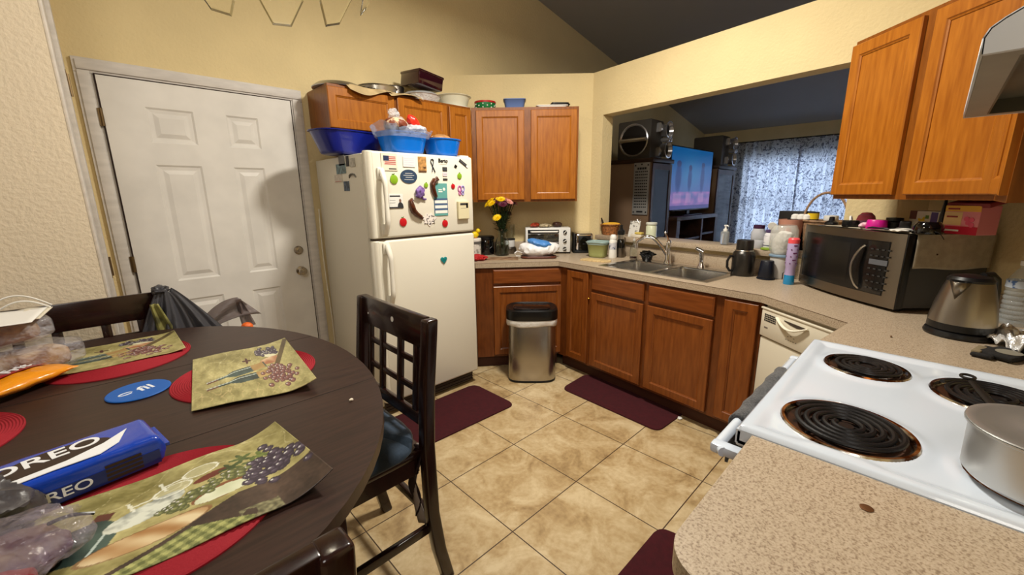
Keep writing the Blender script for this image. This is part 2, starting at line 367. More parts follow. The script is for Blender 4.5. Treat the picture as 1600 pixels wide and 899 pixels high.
# ================================================================ fitted cabinets
def panel_door(b, x0, x1, z0, z1, y=0, w=.055, t=.019):
    # face-on door standing proud of y by t, with a recessed flat field
    b.rings(x0, x1, z0, z1, [(0, 0), (0, -t+.003), (.004, -t), (w-.006, -t), (w-.002, -t+.004), (w+.004, -t+.007), (w+.004, -t+.010)], y=y)
def cabinet(name, label, A, B, depth, z0, z1, doors, mats, toe=None, x_in=(0, 0), cat='cabinet', bodycut=None, group=None):
    A = V(A); B = V(B); L = (B-A).length; rz = math.atan2(B.y-A.y, B.x-A.x)
    t = thing(name, label, cat, (A.x, A.y, 0), rz, group)
    mv, mh, mf = mats
    def body(b):
        b.b2(0, L, 0, .02, z0, z1)                       # face frame
        if bodycut: b.prism(bodycut, z0, z1)
        else: b.b2(x_in[0], L-x_in[1], .02, depth, z0, z1)
    mk('body', body, mf, t, smooth=False)
    for kind, x0, x1, a, c in doors:
        if kind == 'door': mk('door', lambda b: panel_door(b, x0, x1, a, c), mv, t, ang=.3)
        elif kind == 'drawer': mk('drawer', lambda b: b.rings(x0, x1, a, c, [(0, 0), (0, -.014), (.010, -.019), (.016, -.019), (.020, -.019)]), mh, t, ang=.3)
        if kind in ('door',):
            pass
    if toe: mk('toe_board', lambda b: b.b2(.0+toe[1], L-toe[2], .055, .07, 0, z0), kick_m, t, smooth=False)
    return t
UP = (oak_v, oak_h, oak_f); LO = (oakd_v, oakd_h, oakd_f)
UT, UB = 2.155, 1.387
# --- upper: over the fridge
A, B = (1.135, 2.84), (2.062, 2.84)
def sx(px, py, A, B): return PL(px, py, A, B)[0]
x = [sx(q, 190, A, B) for q in (513, 617, 620, 697)]
cabinet('wall_cabinet', 'short honey oak cabinet with two doors above the white refrigerator', A, B, .355, 1.868, UT,
        [('door', x[0]+.005, x[1]-.004, 1.885, UT-.02), ('door', x[2]+.006, x[3], 1.885, UT-.02)], UP)
A2, B2 = (2.064, 2.84), (2.298, 2.84)
x = [sx(q, 250, A2, B2) for q in (704, 736)]
cabinet('wall_cabinet', 'narrow tall honey oak cabinet squeezed between refrigerator cabinet and corner cabinet', A2, B2, .355, UB, UT,
        [('door', x[0]-.003, x[1], UB+.02, UT-.02)], UP)
A3, B3 = (2.306, 2.842), (2.940, 2.208)
x = [sx(q, 250, A3, B3) for q in (745.5, 819, 829.5, 900)]
cabinet('wall_cabinet', 'honey oak corner cabinet with two tall doors above the toaster oven', A3, B3, .315, UB, UT,
        [('door', x[0], x[1], UB+.018, UT-.025), ('door', x[2], x[3], UB+.018, UT-.025)], UP, x_in=(.10, 0))
# --- upper: right of the pass-through
c0 = 1.65*math.sqrt(2)
A4 = PL(1303, 300, (c0, 0), (c0+1, 1))[2]; A4 = (A4.x, A4.y); B4 = (c0-.135, -.135)
x = [sx(q, 290, A4, B4) for q in (1304.5, 1401, 1418, 1566)]
UB2, UT2 = 1.405, 2.145
cabinet('wall_cabinet', 'large honey oak cabinet with two tall doors hanging above the microwave', A4, B4, .405, UB2, UT2,
        [('door', x[0], x[1], UB2+.02, UT2-.02), ('door', x[2], x[3], UB2+.02, UT2-.02)], UP, bodycut=[(.0, .02), (PLn*0+(V(A4)-V(B4)).length, .02), ((V(A4)-V(B4)).length+.28, .30), ((V(A4)-V(B4)).length+.10, .38), (0, .38)])
A5, B5 = (2.190, -.125), (1.775, -.125)
cabinet('wall_cabinet', 'honey oak cabinet at right frame edge between microwave cabinet and range hood', A5, B5, .32, UB2, UT2,
        [('door', .05, .395, UB2+.02, UT2-.02)], UP, x_in=(.10, 0))
# --- base cabinets
I0 = (2.045, 2.525); IN = (2.575, 2.105); DW = (2.400, .584); DW2 = (2.108, .193); ST = (1.80, .232)
def off(A, B, o):    # shift a line to its left (into the cabinets)
    A = V(A); B = V(B); t = (B-A).normalized(); n = V((-t.y, t.x)); return A+n*o, B+n*o
def isect(p, q, r, s):
    d1 = q-p; d2 = s-r; den = d1.x*d2.y-d1.y*d2.x; k = ((r.x-p.x)*d2.y-(r.y-p.y)*d2.x)/den; return p+d1*k
o = .025
a0, a1 = off(I0, IN, o); b0, b1 = off(IN, DW, o); d0, d1 = off(DW, DW2, o); e0, e1 = off(DW2, ST, .0)
c1 = isect(a0, a1, b0, b1); c2 = isect(b0, b1, d0, d1)
Lb = (c2-c1).length
TK = .105
def lx(px, py, A, B): return PL(px, py, tuple(A), tuple(B))[0]
x = [lx(771.5, 480, a0, c1), lx(879, 480, a0, c1)]
La = (c1-a0).length
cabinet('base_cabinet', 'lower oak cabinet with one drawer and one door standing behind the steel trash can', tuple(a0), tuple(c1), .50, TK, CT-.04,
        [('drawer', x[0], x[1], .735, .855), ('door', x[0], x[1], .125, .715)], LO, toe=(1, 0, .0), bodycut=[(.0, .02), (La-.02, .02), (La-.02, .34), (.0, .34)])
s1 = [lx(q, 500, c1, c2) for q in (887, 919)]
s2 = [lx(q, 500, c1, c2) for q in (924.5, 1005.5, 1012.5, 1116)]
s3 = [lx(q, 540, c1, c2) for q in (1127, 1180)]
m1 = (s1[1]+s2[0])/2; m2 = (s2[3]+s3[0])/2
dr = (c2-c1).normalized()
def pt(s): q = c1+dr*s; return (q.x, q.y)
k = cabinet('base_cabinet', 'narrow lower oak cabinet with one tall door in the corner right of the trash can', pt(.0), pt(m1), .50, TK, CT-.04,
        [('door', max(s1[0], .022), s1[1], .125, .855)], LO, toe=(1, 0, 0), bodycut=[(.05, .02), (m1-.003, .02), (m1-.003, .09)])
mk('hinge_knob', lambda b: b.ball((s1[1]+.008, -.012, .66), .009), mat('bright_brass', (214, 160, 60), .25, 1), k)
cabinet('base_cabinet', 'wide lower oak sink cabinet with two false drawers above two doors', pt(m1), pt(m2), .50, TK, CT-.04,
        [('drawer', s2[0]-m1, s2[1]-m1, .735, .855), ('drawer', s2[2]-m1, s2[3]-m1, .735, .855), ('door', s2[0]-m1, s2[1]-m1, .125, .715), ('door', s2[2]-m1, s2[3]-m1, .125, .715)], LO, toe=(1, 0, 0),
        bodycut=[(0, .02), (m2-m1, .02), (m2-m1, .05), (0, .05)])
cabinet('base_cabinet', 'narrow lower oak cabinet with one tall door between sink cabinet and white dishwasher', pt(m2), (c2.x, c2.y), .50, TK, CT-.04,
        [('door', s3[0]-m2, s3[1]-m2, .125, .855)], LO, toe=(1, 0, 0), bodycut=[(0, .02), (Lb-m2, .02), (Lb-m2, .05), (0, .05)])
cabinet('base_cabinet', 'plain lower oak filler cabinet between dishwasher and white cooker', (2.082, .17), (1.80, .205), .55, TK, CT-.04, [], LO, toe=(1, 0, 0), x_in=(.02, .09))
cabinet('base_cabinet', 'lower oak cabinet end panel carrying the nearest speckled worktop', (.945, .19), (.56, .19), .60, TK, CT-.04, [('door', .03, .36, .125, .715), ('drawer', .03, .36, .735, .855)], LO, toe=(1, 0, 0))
# oak filler panel left of the corner base cabinet, next to the fridge
# ================================================================ worktops
def edge_slab(b, poly, z0, z1): b.prism(poly, z0, z1)
sinkA = V((2.62, 1.80))
# sink outline on the worktop
def OnCT(px, py): p = P(px, py, CT); return V((p.x, p.y))
dirv = (V(IN)-V(DW)).normalized(); dirn = V((dirv.y, -dirv.x))           # along the run away, and towards the wall
SB = V(DW)+dirv*.335+dirn*.075                                          # near front corner of the sink rim
SLn, SDp = .84, .50
def SK(s, d): q = SB+dirv*s+dirn*d; return (q.x, q.y)
wallp = lambda s: PA+pd*s
bsA = wallp(.0); 
poly_out = [I0, IN, DW, DW2, ST, (1.772, .232), (1.772, -.44), (2.459, -.44), (2.940, .04)]
q1 = wallp(PLn-.01); q2 = V((3.285-.012, 2.315-.004))
poly_out += [(3.270, 2.305), (2.42, 3.155), (2.045, 3.155)]
def ring_slab(b, outer, hole, z0, z1):
    # outer polygon with a rectangular hole: build cap by triangulating with bmesh edge fill
    bm = b.bm
    def loop(pts, z): 
        vs = [bm.verts.new((p[0], p[1], z)) for p in pts]; es = [bm.edges.new((vs[i], vs[(i+1) % len(vs)])) for i in range(len(vs))]; return vs, es
    ot, eo = loop(outer, z1); it, ei = loop(hole, z1); bmesh.ops.triangle_fill(bm, edges=eo+ei, use_beauty=True)
    ob, eo2 = loop(outer, z0); ib, ei2 = loop(hole, z0); bmesh.ops.triangle_fill(bm, edges=eo2+ei2, use_beauty=True)
    for T, Bm in ((ot, ob), (it, ib)):
        for i in range(len(T)): j = (i+1) % len(T); bm.faces.new((T[i], T[j], Bm[j], Bm[i]))
    b._t()
hole = [SK(.02, .02), SK(SLn-.02, .02), SK(SLn-.02, SDp-.02), SK(.02, SDp-.02)]
b = MB(); ring_slab(b, poly_out, hole, CT-.04, CT)
wt = b.build('worktop', lam, smooth=False); tag(wt, 'long speckled beige laminate worktop running from refrigerator past the sink to the cooker', 'countertop')
# raised upstand along the walls = part of the worktop
def upstand(p, q, label):
    h = .095; p = V(p); q = V(q); t = (q-p); L = t.length; rz = math.atan2(t.y, t.x)
    M = Matrix.Translation((p.x, p.y, 0)) @ Matrix.Rotation(rz, 4, 'Z')
    o = mk('backsplash', lambda b: b.b2(0, L, -.022, -.003, CT+.0005, CT+h, bev=.002, M=M), lam, None); tag(o, label, 'backsplash')
upstand((2.455, 3.145), (3.270, 2.330), 'low speckled laminate backsplash on the corner wall behind the toaster oven')
upstand(wallp(.030), wallp(PLn-.030), 'low speckled laminate backsplash below the bar ledge behind the sink')
upstand((2.940, .027), (2.475, -.438), 'low speckled laminate backsplash on the wall behind microwave and kettle')
# seam strip on the laminate fascia
mk('edge_seam', lambda b: [b.tube([(p[0], p[1], CT-.0006), (q[0], q[1], CT-.0006)], .0012, 5) for p, q in ((I0, IN), (IN, DW), (DW, DW2))], mat('seam_brown', (96, 74, 52), .6), wt)
# near worktop left of the cooker
def near_poly():
    r = .07; cx, cy = .505+r, .216-r; pts = [(.948, .216)]
    for i in range(9): a = math.pi/2+i*math.pi/16; pts.append((cx+r*math.cos(a), cy+r*math.sin(a)))
    return pts+[(.505, -.445), (.948, -.445)]
b = MB(); b.prism(near_poly(), CT-.04, CT)
o = b.build('worktop', lam, smooth=False); tag(o, 'nearest speckled beige laminate worktop with rounded corner holding a single brown coin', 'countertop')
# ================================================================ sink
rzs = math.atan2(dirv.y, dirv.x)       # local x runs away along the counter; local y = left => towards the room (negative = wall)
sk = thing('kitchen_sink', 'double bowl stainless steel sink set into the worktop below the pass-through', 'sink', (SB.x, SB.y, CT), rzs)
def bowl(b, x0, x1, y0, y1, dz=-.17, r=.05):
    def rr(x0, x1, y0, y1, r, n=5):
        out = []
        for cx, cy, a0 in ((x1-r, y1-r, 0), (x0+r, y1-r, 90), (x0+r, y0+r, 180), (x1-r, y0+r, 270)):
            for i in range(n+1): a = math.radians(a0+90*i/n); out.append((cx+r*math.cos(a), cy+r*math.sin(a)))
        return out
    L = []
    for ins, z in ((-.004, .003), (.004, -.006), (.010, dz*.5), (.018, dz+.03), (.045, dz+.004), (.10, dz)):
        L.append([b.bm.verts.new((p[0], p[1], z)) for p in rr(x0+ins, x1-ins, y0+ins, y1-ins, max(.01, r-ins*.2))])
    for p, q in zip(L, L[1:]):
        for i in range(len(p)): j = (i+1) % len(p); b.bm.faces.new((p[i], p[j], q[j], q[i]))
    b.bm.faces.new(L[-1]); b._t()
yb0, yb1 = -SDp+.085, -.035
mk('bowl', lambda b: bowl(b, .04, .405, yb0, yb1), steel_s, sk)
mk('bowl', lambda b: bowl(b, .435, .80, yb0, yb1), steel_s, sk)
def rim(b):
    for x0, x1, y0, y1 in ((0, SLn, -.036, 0), (0, SLn, -SDp, yb0+.001), (0, .041, yb0, -.035), (.404, .436, yb0, -.035), (.799, SLn, yb0, -.035)): b.b2(x0, x1, y0, y1, .0002, .0045)
mk('rim', rim, steel_s, sk)
for xx in (.222, .617):
    mk('drain', lambda b: b.lathe([(.042, -.168), (.040, -.165), (.030, -.167), (.0, -.169)], 20, c=(xx, (yb0+yb1)/2, 0)), chrome, sk)
# faucet, sprayer, stopper pump: standing on the rim's back deck
def rim_at(px, py): p = P(px, py, CT+.005); return (p.x, p.y, CT+.005)
def SKp(s, d): q = SK(s, d); return (q[0], q[1], CT+.0046)
def srel(px, py):
    p = P(px, py, CT); q = V((p.x, p.y))-SB; return q.dot(dirv), q.dot(dirn)
fs = srel(1071, 407)
f = thing('faucet', 'chrome single lever kitchen faucet with long curved spout behind the sink', 'faucet', SKp(fs[0], SDp-.04), rzs)
def spout(b):
    b.lathe([(.028, 0), (.027, .010), (.021, .025), (.019, .09), (.021, .13), (.018, .145)], 24)
    pts = []
    tip = V((.205, .115, .120))
    for i in range(15):
        u = i/14; p = V((0, 0, .05)).lerp(tip, u); h = .05+(.155)*math.sin(min(1, u*1.12)*math.pi*.93)*.88+u*.0; pts.append((tip.x*u, tip.y*u, .05+.030*u+.132*math.sin(u*math.pi*.80)))
    pts.append((tip.x*1.01, tip.y*1.01, .105))
    b.tube(pts, [.0135]*13+[.0125, .0125, .0125], 12)
mk('spout', spout, chrome, f)
mk('lever', lambda b: (b.lathe([(.018, .145), (.019, .16), (.010, .178), (0, .18)], 20), b.tube([(0, 0, .165), (.012, .004, .195), (.022, .008, .22), (.028, .010, .232)], [.009, .006, .006, .009], 10), b.ball((.028, .010, .234), .010)), chrome, f)
ss = srel(1115, 415)
f = thing('sink_sprayer', 'chrome pull-out sprayer with angled head right of the faucet', 'sprayer', SKp(ss[0], SDp-.04), rzs)
mk('base', lambda b: b.lathe([(.022, 0), (.021, .008), (.014, .02), (.013, .03)], 20), chrome, f); f.scale = (1.3, 1.3, 1.3)
mk('spray_head', lambda b: (b.tube([(0, 0, .028), (.001, 0, .06), (.004, .002, .085)], [.010, .012, .014], 12), b.tube([(-.004, -.002, .086), (.012, .006, .097), (.032, .016, .108)], [.012, .011, .008], 12)), chrome, f)
ss = srel(1131, 411)
f = thing('soap_pump', 'small low black and steel pump cap near right end of sink', 'soap dispenser', SKp(.028, SDp-.035), rzs)
mk('collar', lambda b: b.lathe([(.026, 0), (.025, .012), (.018, .022), (.016, .024)], 20), steel_s, f)
mk('pump_cap', lambda b: (b.lathe([(.021, .024), (.020, .034), (.008, .040), (0, .041)], 18), b.tube([(0, 0, .038), (0, 0, .062)], .003, 8)), black_p, f)
# ================================================================ dishwasher
A = V((c2.x, c2.y)); B = V((d1.x, d1.y)); Ld = (B-A).length
dwt = thing('dishwasher', 'almond white built-in dishwasher angled between oak cabinets and cooker', 'dishwasher', (A.x, A.y, 0), rot2(A, B))
mk('body', lambda b: b.prism([(.02, .004), (Ld-.02, .004), (Ld-.06, .40), (.22, .40)], .09, CT-.05), dw_m, dwt, smooth=False)
zc = .70
def cpan(b):
    b.b2(.015, Ld-.012, -.022, .004, zc, CT-.066, bev=.006); b.b2(.012, Ld-.01, -.026, .004, CT-.068, CT-.058, bev=.003)
mk('control_panel', cpan, dw_m, dwt)
def hand(b):
    pts = []
    for i in range(13):
        u = i/12; pts.append((.125+.19*u, -.026-.016*math.sin(u*math.pi), .826-.034*math.sin(u*math.pi)))
    b.tube(pts, .008, 10, flat=.6)
hd = mk('handle', hand, mat('handle_cream', (232, 226, 208), .3), dwt)
mk('finger_recess', lambda b: b.prism([(.17, .822), (.21, .812), (.25, .808), (.285, .814), (.30, .824), (.17, .826)], .0225, .0235, M=Matrix.Rotation(math.pi/2, 4, 'X')), mat('dark_brown_slot', (60, 48, 38), .7), dwt)
def slots(b):
    for r in range(4):
        for c in range(7): b.b2(.040+c*.0115, .049+c*.0115, -.0232, -.0215, .818-r*.0105, .825-r*.0105)
mk('vent_slots', slots, black_p, dwt, smooth=False)
def marks(b):
    for i, (xx, zz) in enumerate([(.19, .735), (.205, .735), (.22, .735), (.235, .735), (.25, .735), (.20, .752), (.218, .757), (.236, .752)]): b.b2(xx, xx+.008, -.0228, -.0215, zz, zz+.003)
    b.b2(.045, .07, -.0228, -.0215, .748, .756)
mk('control_markings', marks, mat('print_grey', (110, 100, 92), .6), dwt, smooth=False)
mk('door', lambda b: b.b2(.015, Ld-.012, -.014, .004, .12, zc-.006, bev=.008), dw_m, dwt)
mk('kick_plate', lambda b: b.b2(.02, Ld-.02, .05, .06, 0, .11), black_p, dwt, smooth=False)
# ================================================================ cooker
SX0, SX1, SYF, SYB = .953, 1.763, .215, -.425
ck = thing('cooker', 'white enamel electric cooker with four black coil burners', 'stove', ((SX0+SX1)/2, 0, 0), 0)
cx = (SX0+SX1)/2; hw = (SX1-SX0)/2
mk('body', lambda b: b.b2(-hw+.004, hw-.004, SYB, SYF-.01, .03, .885, bev=.005), enamel, ck)
mk('oven_door', lambda b: b.b2(-hw+.01, hw-.01, SYF-.008, SYF+.030, .22, .845, bev=.012), enamel, ck)
mk('drawer', lambda b: b.b2(-hw+.01, hw-.01, SYF-.008, SYF+.025, .05, .205, bev=.008), enamel, ck)
mk('window', lambda b: b.b2(-.22, .22, SYF+.0302, SYF+.032, .40, .66, bev=.0005), black_g, ck)
BURN = [(1.118, .075, .104), (1.570, .085, .082), (1.540, -.175, .104), (1.120, -.205, .082)]
def top(b):
    # cooktop: raised rim, dished field and four round openings with lips
    z = .922; N = 70; x0, x1, y0, y1 = -hw, hw, SYB, SYF+.035
    def h(x, y):
        dx = min(x-x0, x1-x); dy = min(y-y0, y1-y); e = min(dx, dy)
        def sm(t): t = max(0, min(1, t)); return t*t*(3-2*t)
        hh = .922 if e > 0 else .9
        hh = .924-.008*sm((e-.022)/.03)
        if e < .010: hh = .924-.010*(1-e/.010)**2
        for bx, by, br in BURN:
            d = math.hypot(x+cx-bx, y-by); R = br+.022
            hh += .005*math.exp(-((d-R)/.018)**2)
            if d < R-.004: hh -= .024*sm((R-.004-d)/.012)
        return hh
    nu, nv = 150, 124
    b.grid(lambda u, v: V((x0+(x1-x0)*u, y0+(y1-y0)*v, h(x0+(x1-x0)*u, y0+(y1-y0)*v))), nu, nv)
    b.b2(x0, x1, y0, y1, .872, .894, bev=.006); b.b2(x0, x1, y1-.012, y1-.0005, .88, .9135, bev=.003); b.b2(x0, x0+.010, y0, y1, .88, .9135); b.b2(x1-.010, x1, y0, y1, .88, .9135)
mk('cooktop', top, enamel, ck)
pan_m = mat('burnt_chrome_drip_pan', (205, 200, 190), .2, 1, var=1, col2=(92, 50, 18), vs=22, detail=6, bump=.2, bs=60, fac=(.44, .56))
burnt = mat('baked_on_soot', (20, 15, 12), .55, var=1, col2=(66, 36, 16), vs=30, detail=5, bump=.5, bs=70, fac=(.42, .62))
coil_m = mat('coil_black', (26, 25, 27), .38, .3, bump=.2, bs=120)
for bx, by, br in BURN:
    q = mk('burner', lambda b: b.lathe([(br+.021, .9200), (br+.018, .9250), (br+.012, .9245), (br+.007, .9200), (br+.004, .914)], 48, c=(bx-cx, by, 0), cap0=False, cap1=False), pan_m, ck)
    mk('drip_bowl', lambda b: b.lathe([(br+.0045, .9145), (br-.004, .911), (.04, .9095), (.0, .9105)], 40, c=(bx-cx, by, 0), cap0=False), burnt, q)
    def coil(b):
        turns = 5 if br > .09 else 4; pts = []; n = turns*36
        for i in range(n+1):
            u = i/n; a = u*turns*2*math.pi+1.2; r = .020+(br-.018)*u; pts.append((bx-cx+r*math.cos(a), by+r*math.sin(a), .9265))
        b.tube(pts, .0062 if br > .09 else .0058, 8, flat=.8)
        b.lathe([(.015, .919), (.015, .9255), (.0, .926)], 16, c=(bx-cx, by, 0))
        for a in (.4, 2.5, 4.6): b.tube([(bx-cx+.012*math.cos(a), by+.012*math.sin(a), .9175), (bx-cx+(br-.004)*math.cos(a), by+(br-.004)*math.sin(a), .9175)], .003, 6)
    mk('coil', coil, coil_m, q)
def ohandle(b):
    y = SYF+.080; z = .835
    b.tube([(-hw+.012, y-.02, z), (-hw+.03, y, z), (hw-.03, y, z), (hw-.012, y-.02, z)], .0125, 12)
    for s in (-1, 1): b.box((s*(hw-.028), SYF+.055, z), (.034, .075, .026), bev=.008)
mk('door_handle', ohandle, enamel, ck)
knit = mat('grey_knit', (84, 84, 86), .95, var=.35, vs=160, bump=.8, bs=260, bd=.003, sheen=.3)
y = SYF+.080; z = .835
def towel(b):
    prof = [(y+.0145, z-.13), (y+.016, z-.09), (y+.015, z-.04)]+[(y+.0155*math.cos(a), z+.0155*math.sin(a)) for a in [i*math.pi/8 for i in range(9)]]+[(y-.016, z-.05), (y-.017, z-.11)]
    n = len(prof)-1
    def fn(u, v):
        k = v*n; i = min(int(k), n-1); t = k-i; a = prof[i]; c = prof[i+1]
        yy = a[0]+(c[0]-a[0])*t; zz = a[1]+(c[1]-a[1])*t
        return V((1.13+.46*u+.006*noise.noise(V((u*3, v*5, 1))), yy+.004*math.sin(u*26+v*2)*(1 if abs(v-.45) > .2 else .2)+(.002 if v < .5 else 0), zz+.006*noise.noise(V((u*6, v, 4)))))
    b.grid(fn, 40, n)
o = mk('dish_towel', towel, knit, None, solid=.008); tag(o, 'dark grey knitted towel folded over the white cooker door handle', 'towel')
# ================================================================ range hood
hd = thing('range_hood', 'white metal range hood with open underside above the cooker', 'hood', (0, 0, 0))
HX0, HX1, HYB, HYF, HZ = .955, 1.735, -.448, -.009, 1.634
hw_m = mat('hood_white', (206, 210, 216), .4, var=.05, vs=4)
hi_m = mat('hood_inner_grey', (150, 146, 134), .45, .2, var=.12, vs=5)
MYZ = Matrix(((0, 0, 1, 0), (1, 0, 0, 0), (0, 1, 0, 0), (0, 0, 0, 1)))
hprof = [(HYF, HZ), (HYF+.001, HZ+.022), (HYF-.004, HZ+.034), (HYF-.016, HZ+.044), (HYF-.045, HZ+.062), (HYF-.12, HZ+.098), (HYF-.20, HZ+.120), (HYB, HZ+.125)]
def canopy(b):
    for (a, c), (e, f) in zip(hprof, hprof[1:]): b.quad((HX0, a, c), (HX1, a, c), (HX1, e, f), (HX0, e, f))
mk('canopy', canopy, hw_m, hd, solid=.003)
for q0 in (HX0, HX1-.012):
    mk('side_panel', lambda b: b.prism(hprof+[(HYB, HZ)], q0, q0+.012, M=MYZ), hw_m, hd, smooth=False)
mk('bottom_lip', lambda b: (b.b2(HX0+.012, HX1-.012, HYF-.040, HYF-.002, HZ, HZ+.004), b.b2(HX0+.012, HX0+.045, HYB, HYF-.04, HZ, HZ+.004), b.b2(HX1-.045, HX1-.012, HYB, HYF-.04, HZ, HZ+.004)), hi_m, hd, smooth=False)
mk('filter_plate', lambda b: (b.b2(HX0+.045, HX1-.045, HYB, HYF-.042, HZ+.034, HZ+.038), b.b2(HX0+.045, HX1-.045, HYF-.044, HYF-.040, HZ, HZ+.036), b.b2(HX1-.047, HX1-.045, HYB, HYF-.042, HZ, HZ+.036)), mat('hood_filter_olive', (104, 100, 84), .5, .3, var=.2, vs=4), hd, smooth=False)
# ================================================================ refrigerator
FX0, FX1, FYF, FT = 1.118, 1.900, 2.345, 1.705
fr = thing('refrigerator', 'tall white top-freezer refrigerator with magnets beside the white door', 'refrigerator', (FX0, FYF, 0))
FW = FX1-FX0
mk('body', lambda b: b.b2(.004, FW-.004, .075, .80, .055, 1.695, bev=.008), fridge_m, fr)
def fdoor(z0, z1):
    def f(b):
        b.b2(.030, FW, .0, .068, z0, z1, bev=.014, seg=3)
        # rounded hinge-free trim column at the handle side
        b.lathe([(.026, z0+.001), (.030, z0+.006), (.030, z1-.006), (.026, z1)], 20, c=(.030, .038, 0), sy=1.22)
    return f
mk('freezer_door', fdoor(1.192, FT), fridge_m, fr); fd = LAST[0]
mk('fridge_door', fdoor(.105, 1.178), fridge_m, fr); rd = LAST[0]
def fh(z0, z1):
    def f(b):
        pts = []
        for i in range(17):
            u = i/16; s = math.sin(u*math.pi); pts.append((.084, -.010-.036*min(1, s*1.9), z0+(z1-z0)*u))
        b.tube(pts, [.013+.006*abs(1-2*i/16) for i in range(17)], 12, flat=.8)
        for z in (z0, z1): b.box((.080, -.006, z+(.02 if z == z0 else -.02)), (.044, .016, .07), bev=.006)
    return f
mk('handle', fh(1.225, 1.595), fridge_t, fd); mk('handle', fh(.78, 1.150), fridge_t, rd)
mk('hinge_cover', lambda b: b.box((FW-.045, .05, 1.71), (.07, .05, .012), bev=.004), fridge_t, fr)
mk('gasket', lambda b: (b.b2(.02, FW-.012, .066, .078, .11, 1.69), b.b2(.02, FW-.012, .02, .07, 1.176, 1.194)), mat('gasket_brown', (92, 78, 66), .7), fr, smooth=False)
mk('base_grille', lambda b: [b.b2(.02, FW-.02, .05+.004*(i % 2), .075, .02+.012*i, .030+.012*i) for i in range(6)], mat('grille_brown', (60, 48, 42), .6), fr, smooth=False)
for xx in (.06, FW-.06):
    for yy in (.11, .74): mk('foot', lambda b: b.lathe([(.018, 0), (.018, .06)], 12, c=(xx, yy, 0)), black_p, fr)
# ================================================================ dining table and chairs
def dep(p): return (V(p)-EYE).dot(_fw)
def sz(px, p): return px*dep(p)/F
TZ = .91
TCX, TCY, TA, TB = -.08, 1.385, .612, .835
tb = thing('dining_table', 'dark espresso oval counter-height dining table with leaf seams at left', 'table', (TCX, TCY, 0))
def oval(a, b_, n=72): return [(a*math.cos(2*math.pi*i/n), b_*math.sin(2*math.pi*i/n)) for i in range(n)]
tabm = mat('espresso_table_top', (56, 36, 30), .40, var=1, col2=(40, 25, 21), vs=9, stretch=(1, 12, 1), detail=6, bump=.06, bs=30, bd=.001)
mk('tabletop', lambda b: b.prism(oval(TA, TB), TZ-.028, TZ, bev=.008), tabm, tb)
mk('underframe', lambda b: b.prism(oval(TA-.05, TB-.06), TZ-.045, TZ-.028), espresso, tb, smooth=False)
mk('leaf_seam', lambda b: [b.b2(-math.sqrt(max(0, 1-(y/TB)**2))*TA+.004, math.sqrt(max(0, 1-(y/TB)**2))*TA-.004, y-.0012, y+.0012, TZ-.001, TZ+.0003) for y in (-.272, .262)], mat('seam_black', (14, 9, 8), .8), tb, smooth=False)
def apron(b):
    for x0, x1, y0, y1 in ((-.36, .36, -.50, -.48), (-.36, .36, .48, .50), (-.38, -.36, -.48, .48), (.36, .38, -.48, .48)): b.b2(x0, x1, y0, y1, TZ-.13, TZ-.045)
mk('apron', apron, espresso, tb, smooth=False)
for lx_, ly_ in ((-.34, -.46), (.34, -.46), (-.34, .46), (.34, .46)):
    mk('leg', lambda b: b.box((lx_, ly_, (TZ-.045)/2), (.075, .075, TZ-.045), bev=.006), espresso, tb)
chair_m = mat('dark_cherry_lacquer', (40, 18, 15), .22, var=.3, vs=14, stretch=(4, 4, 1), coat=.15)
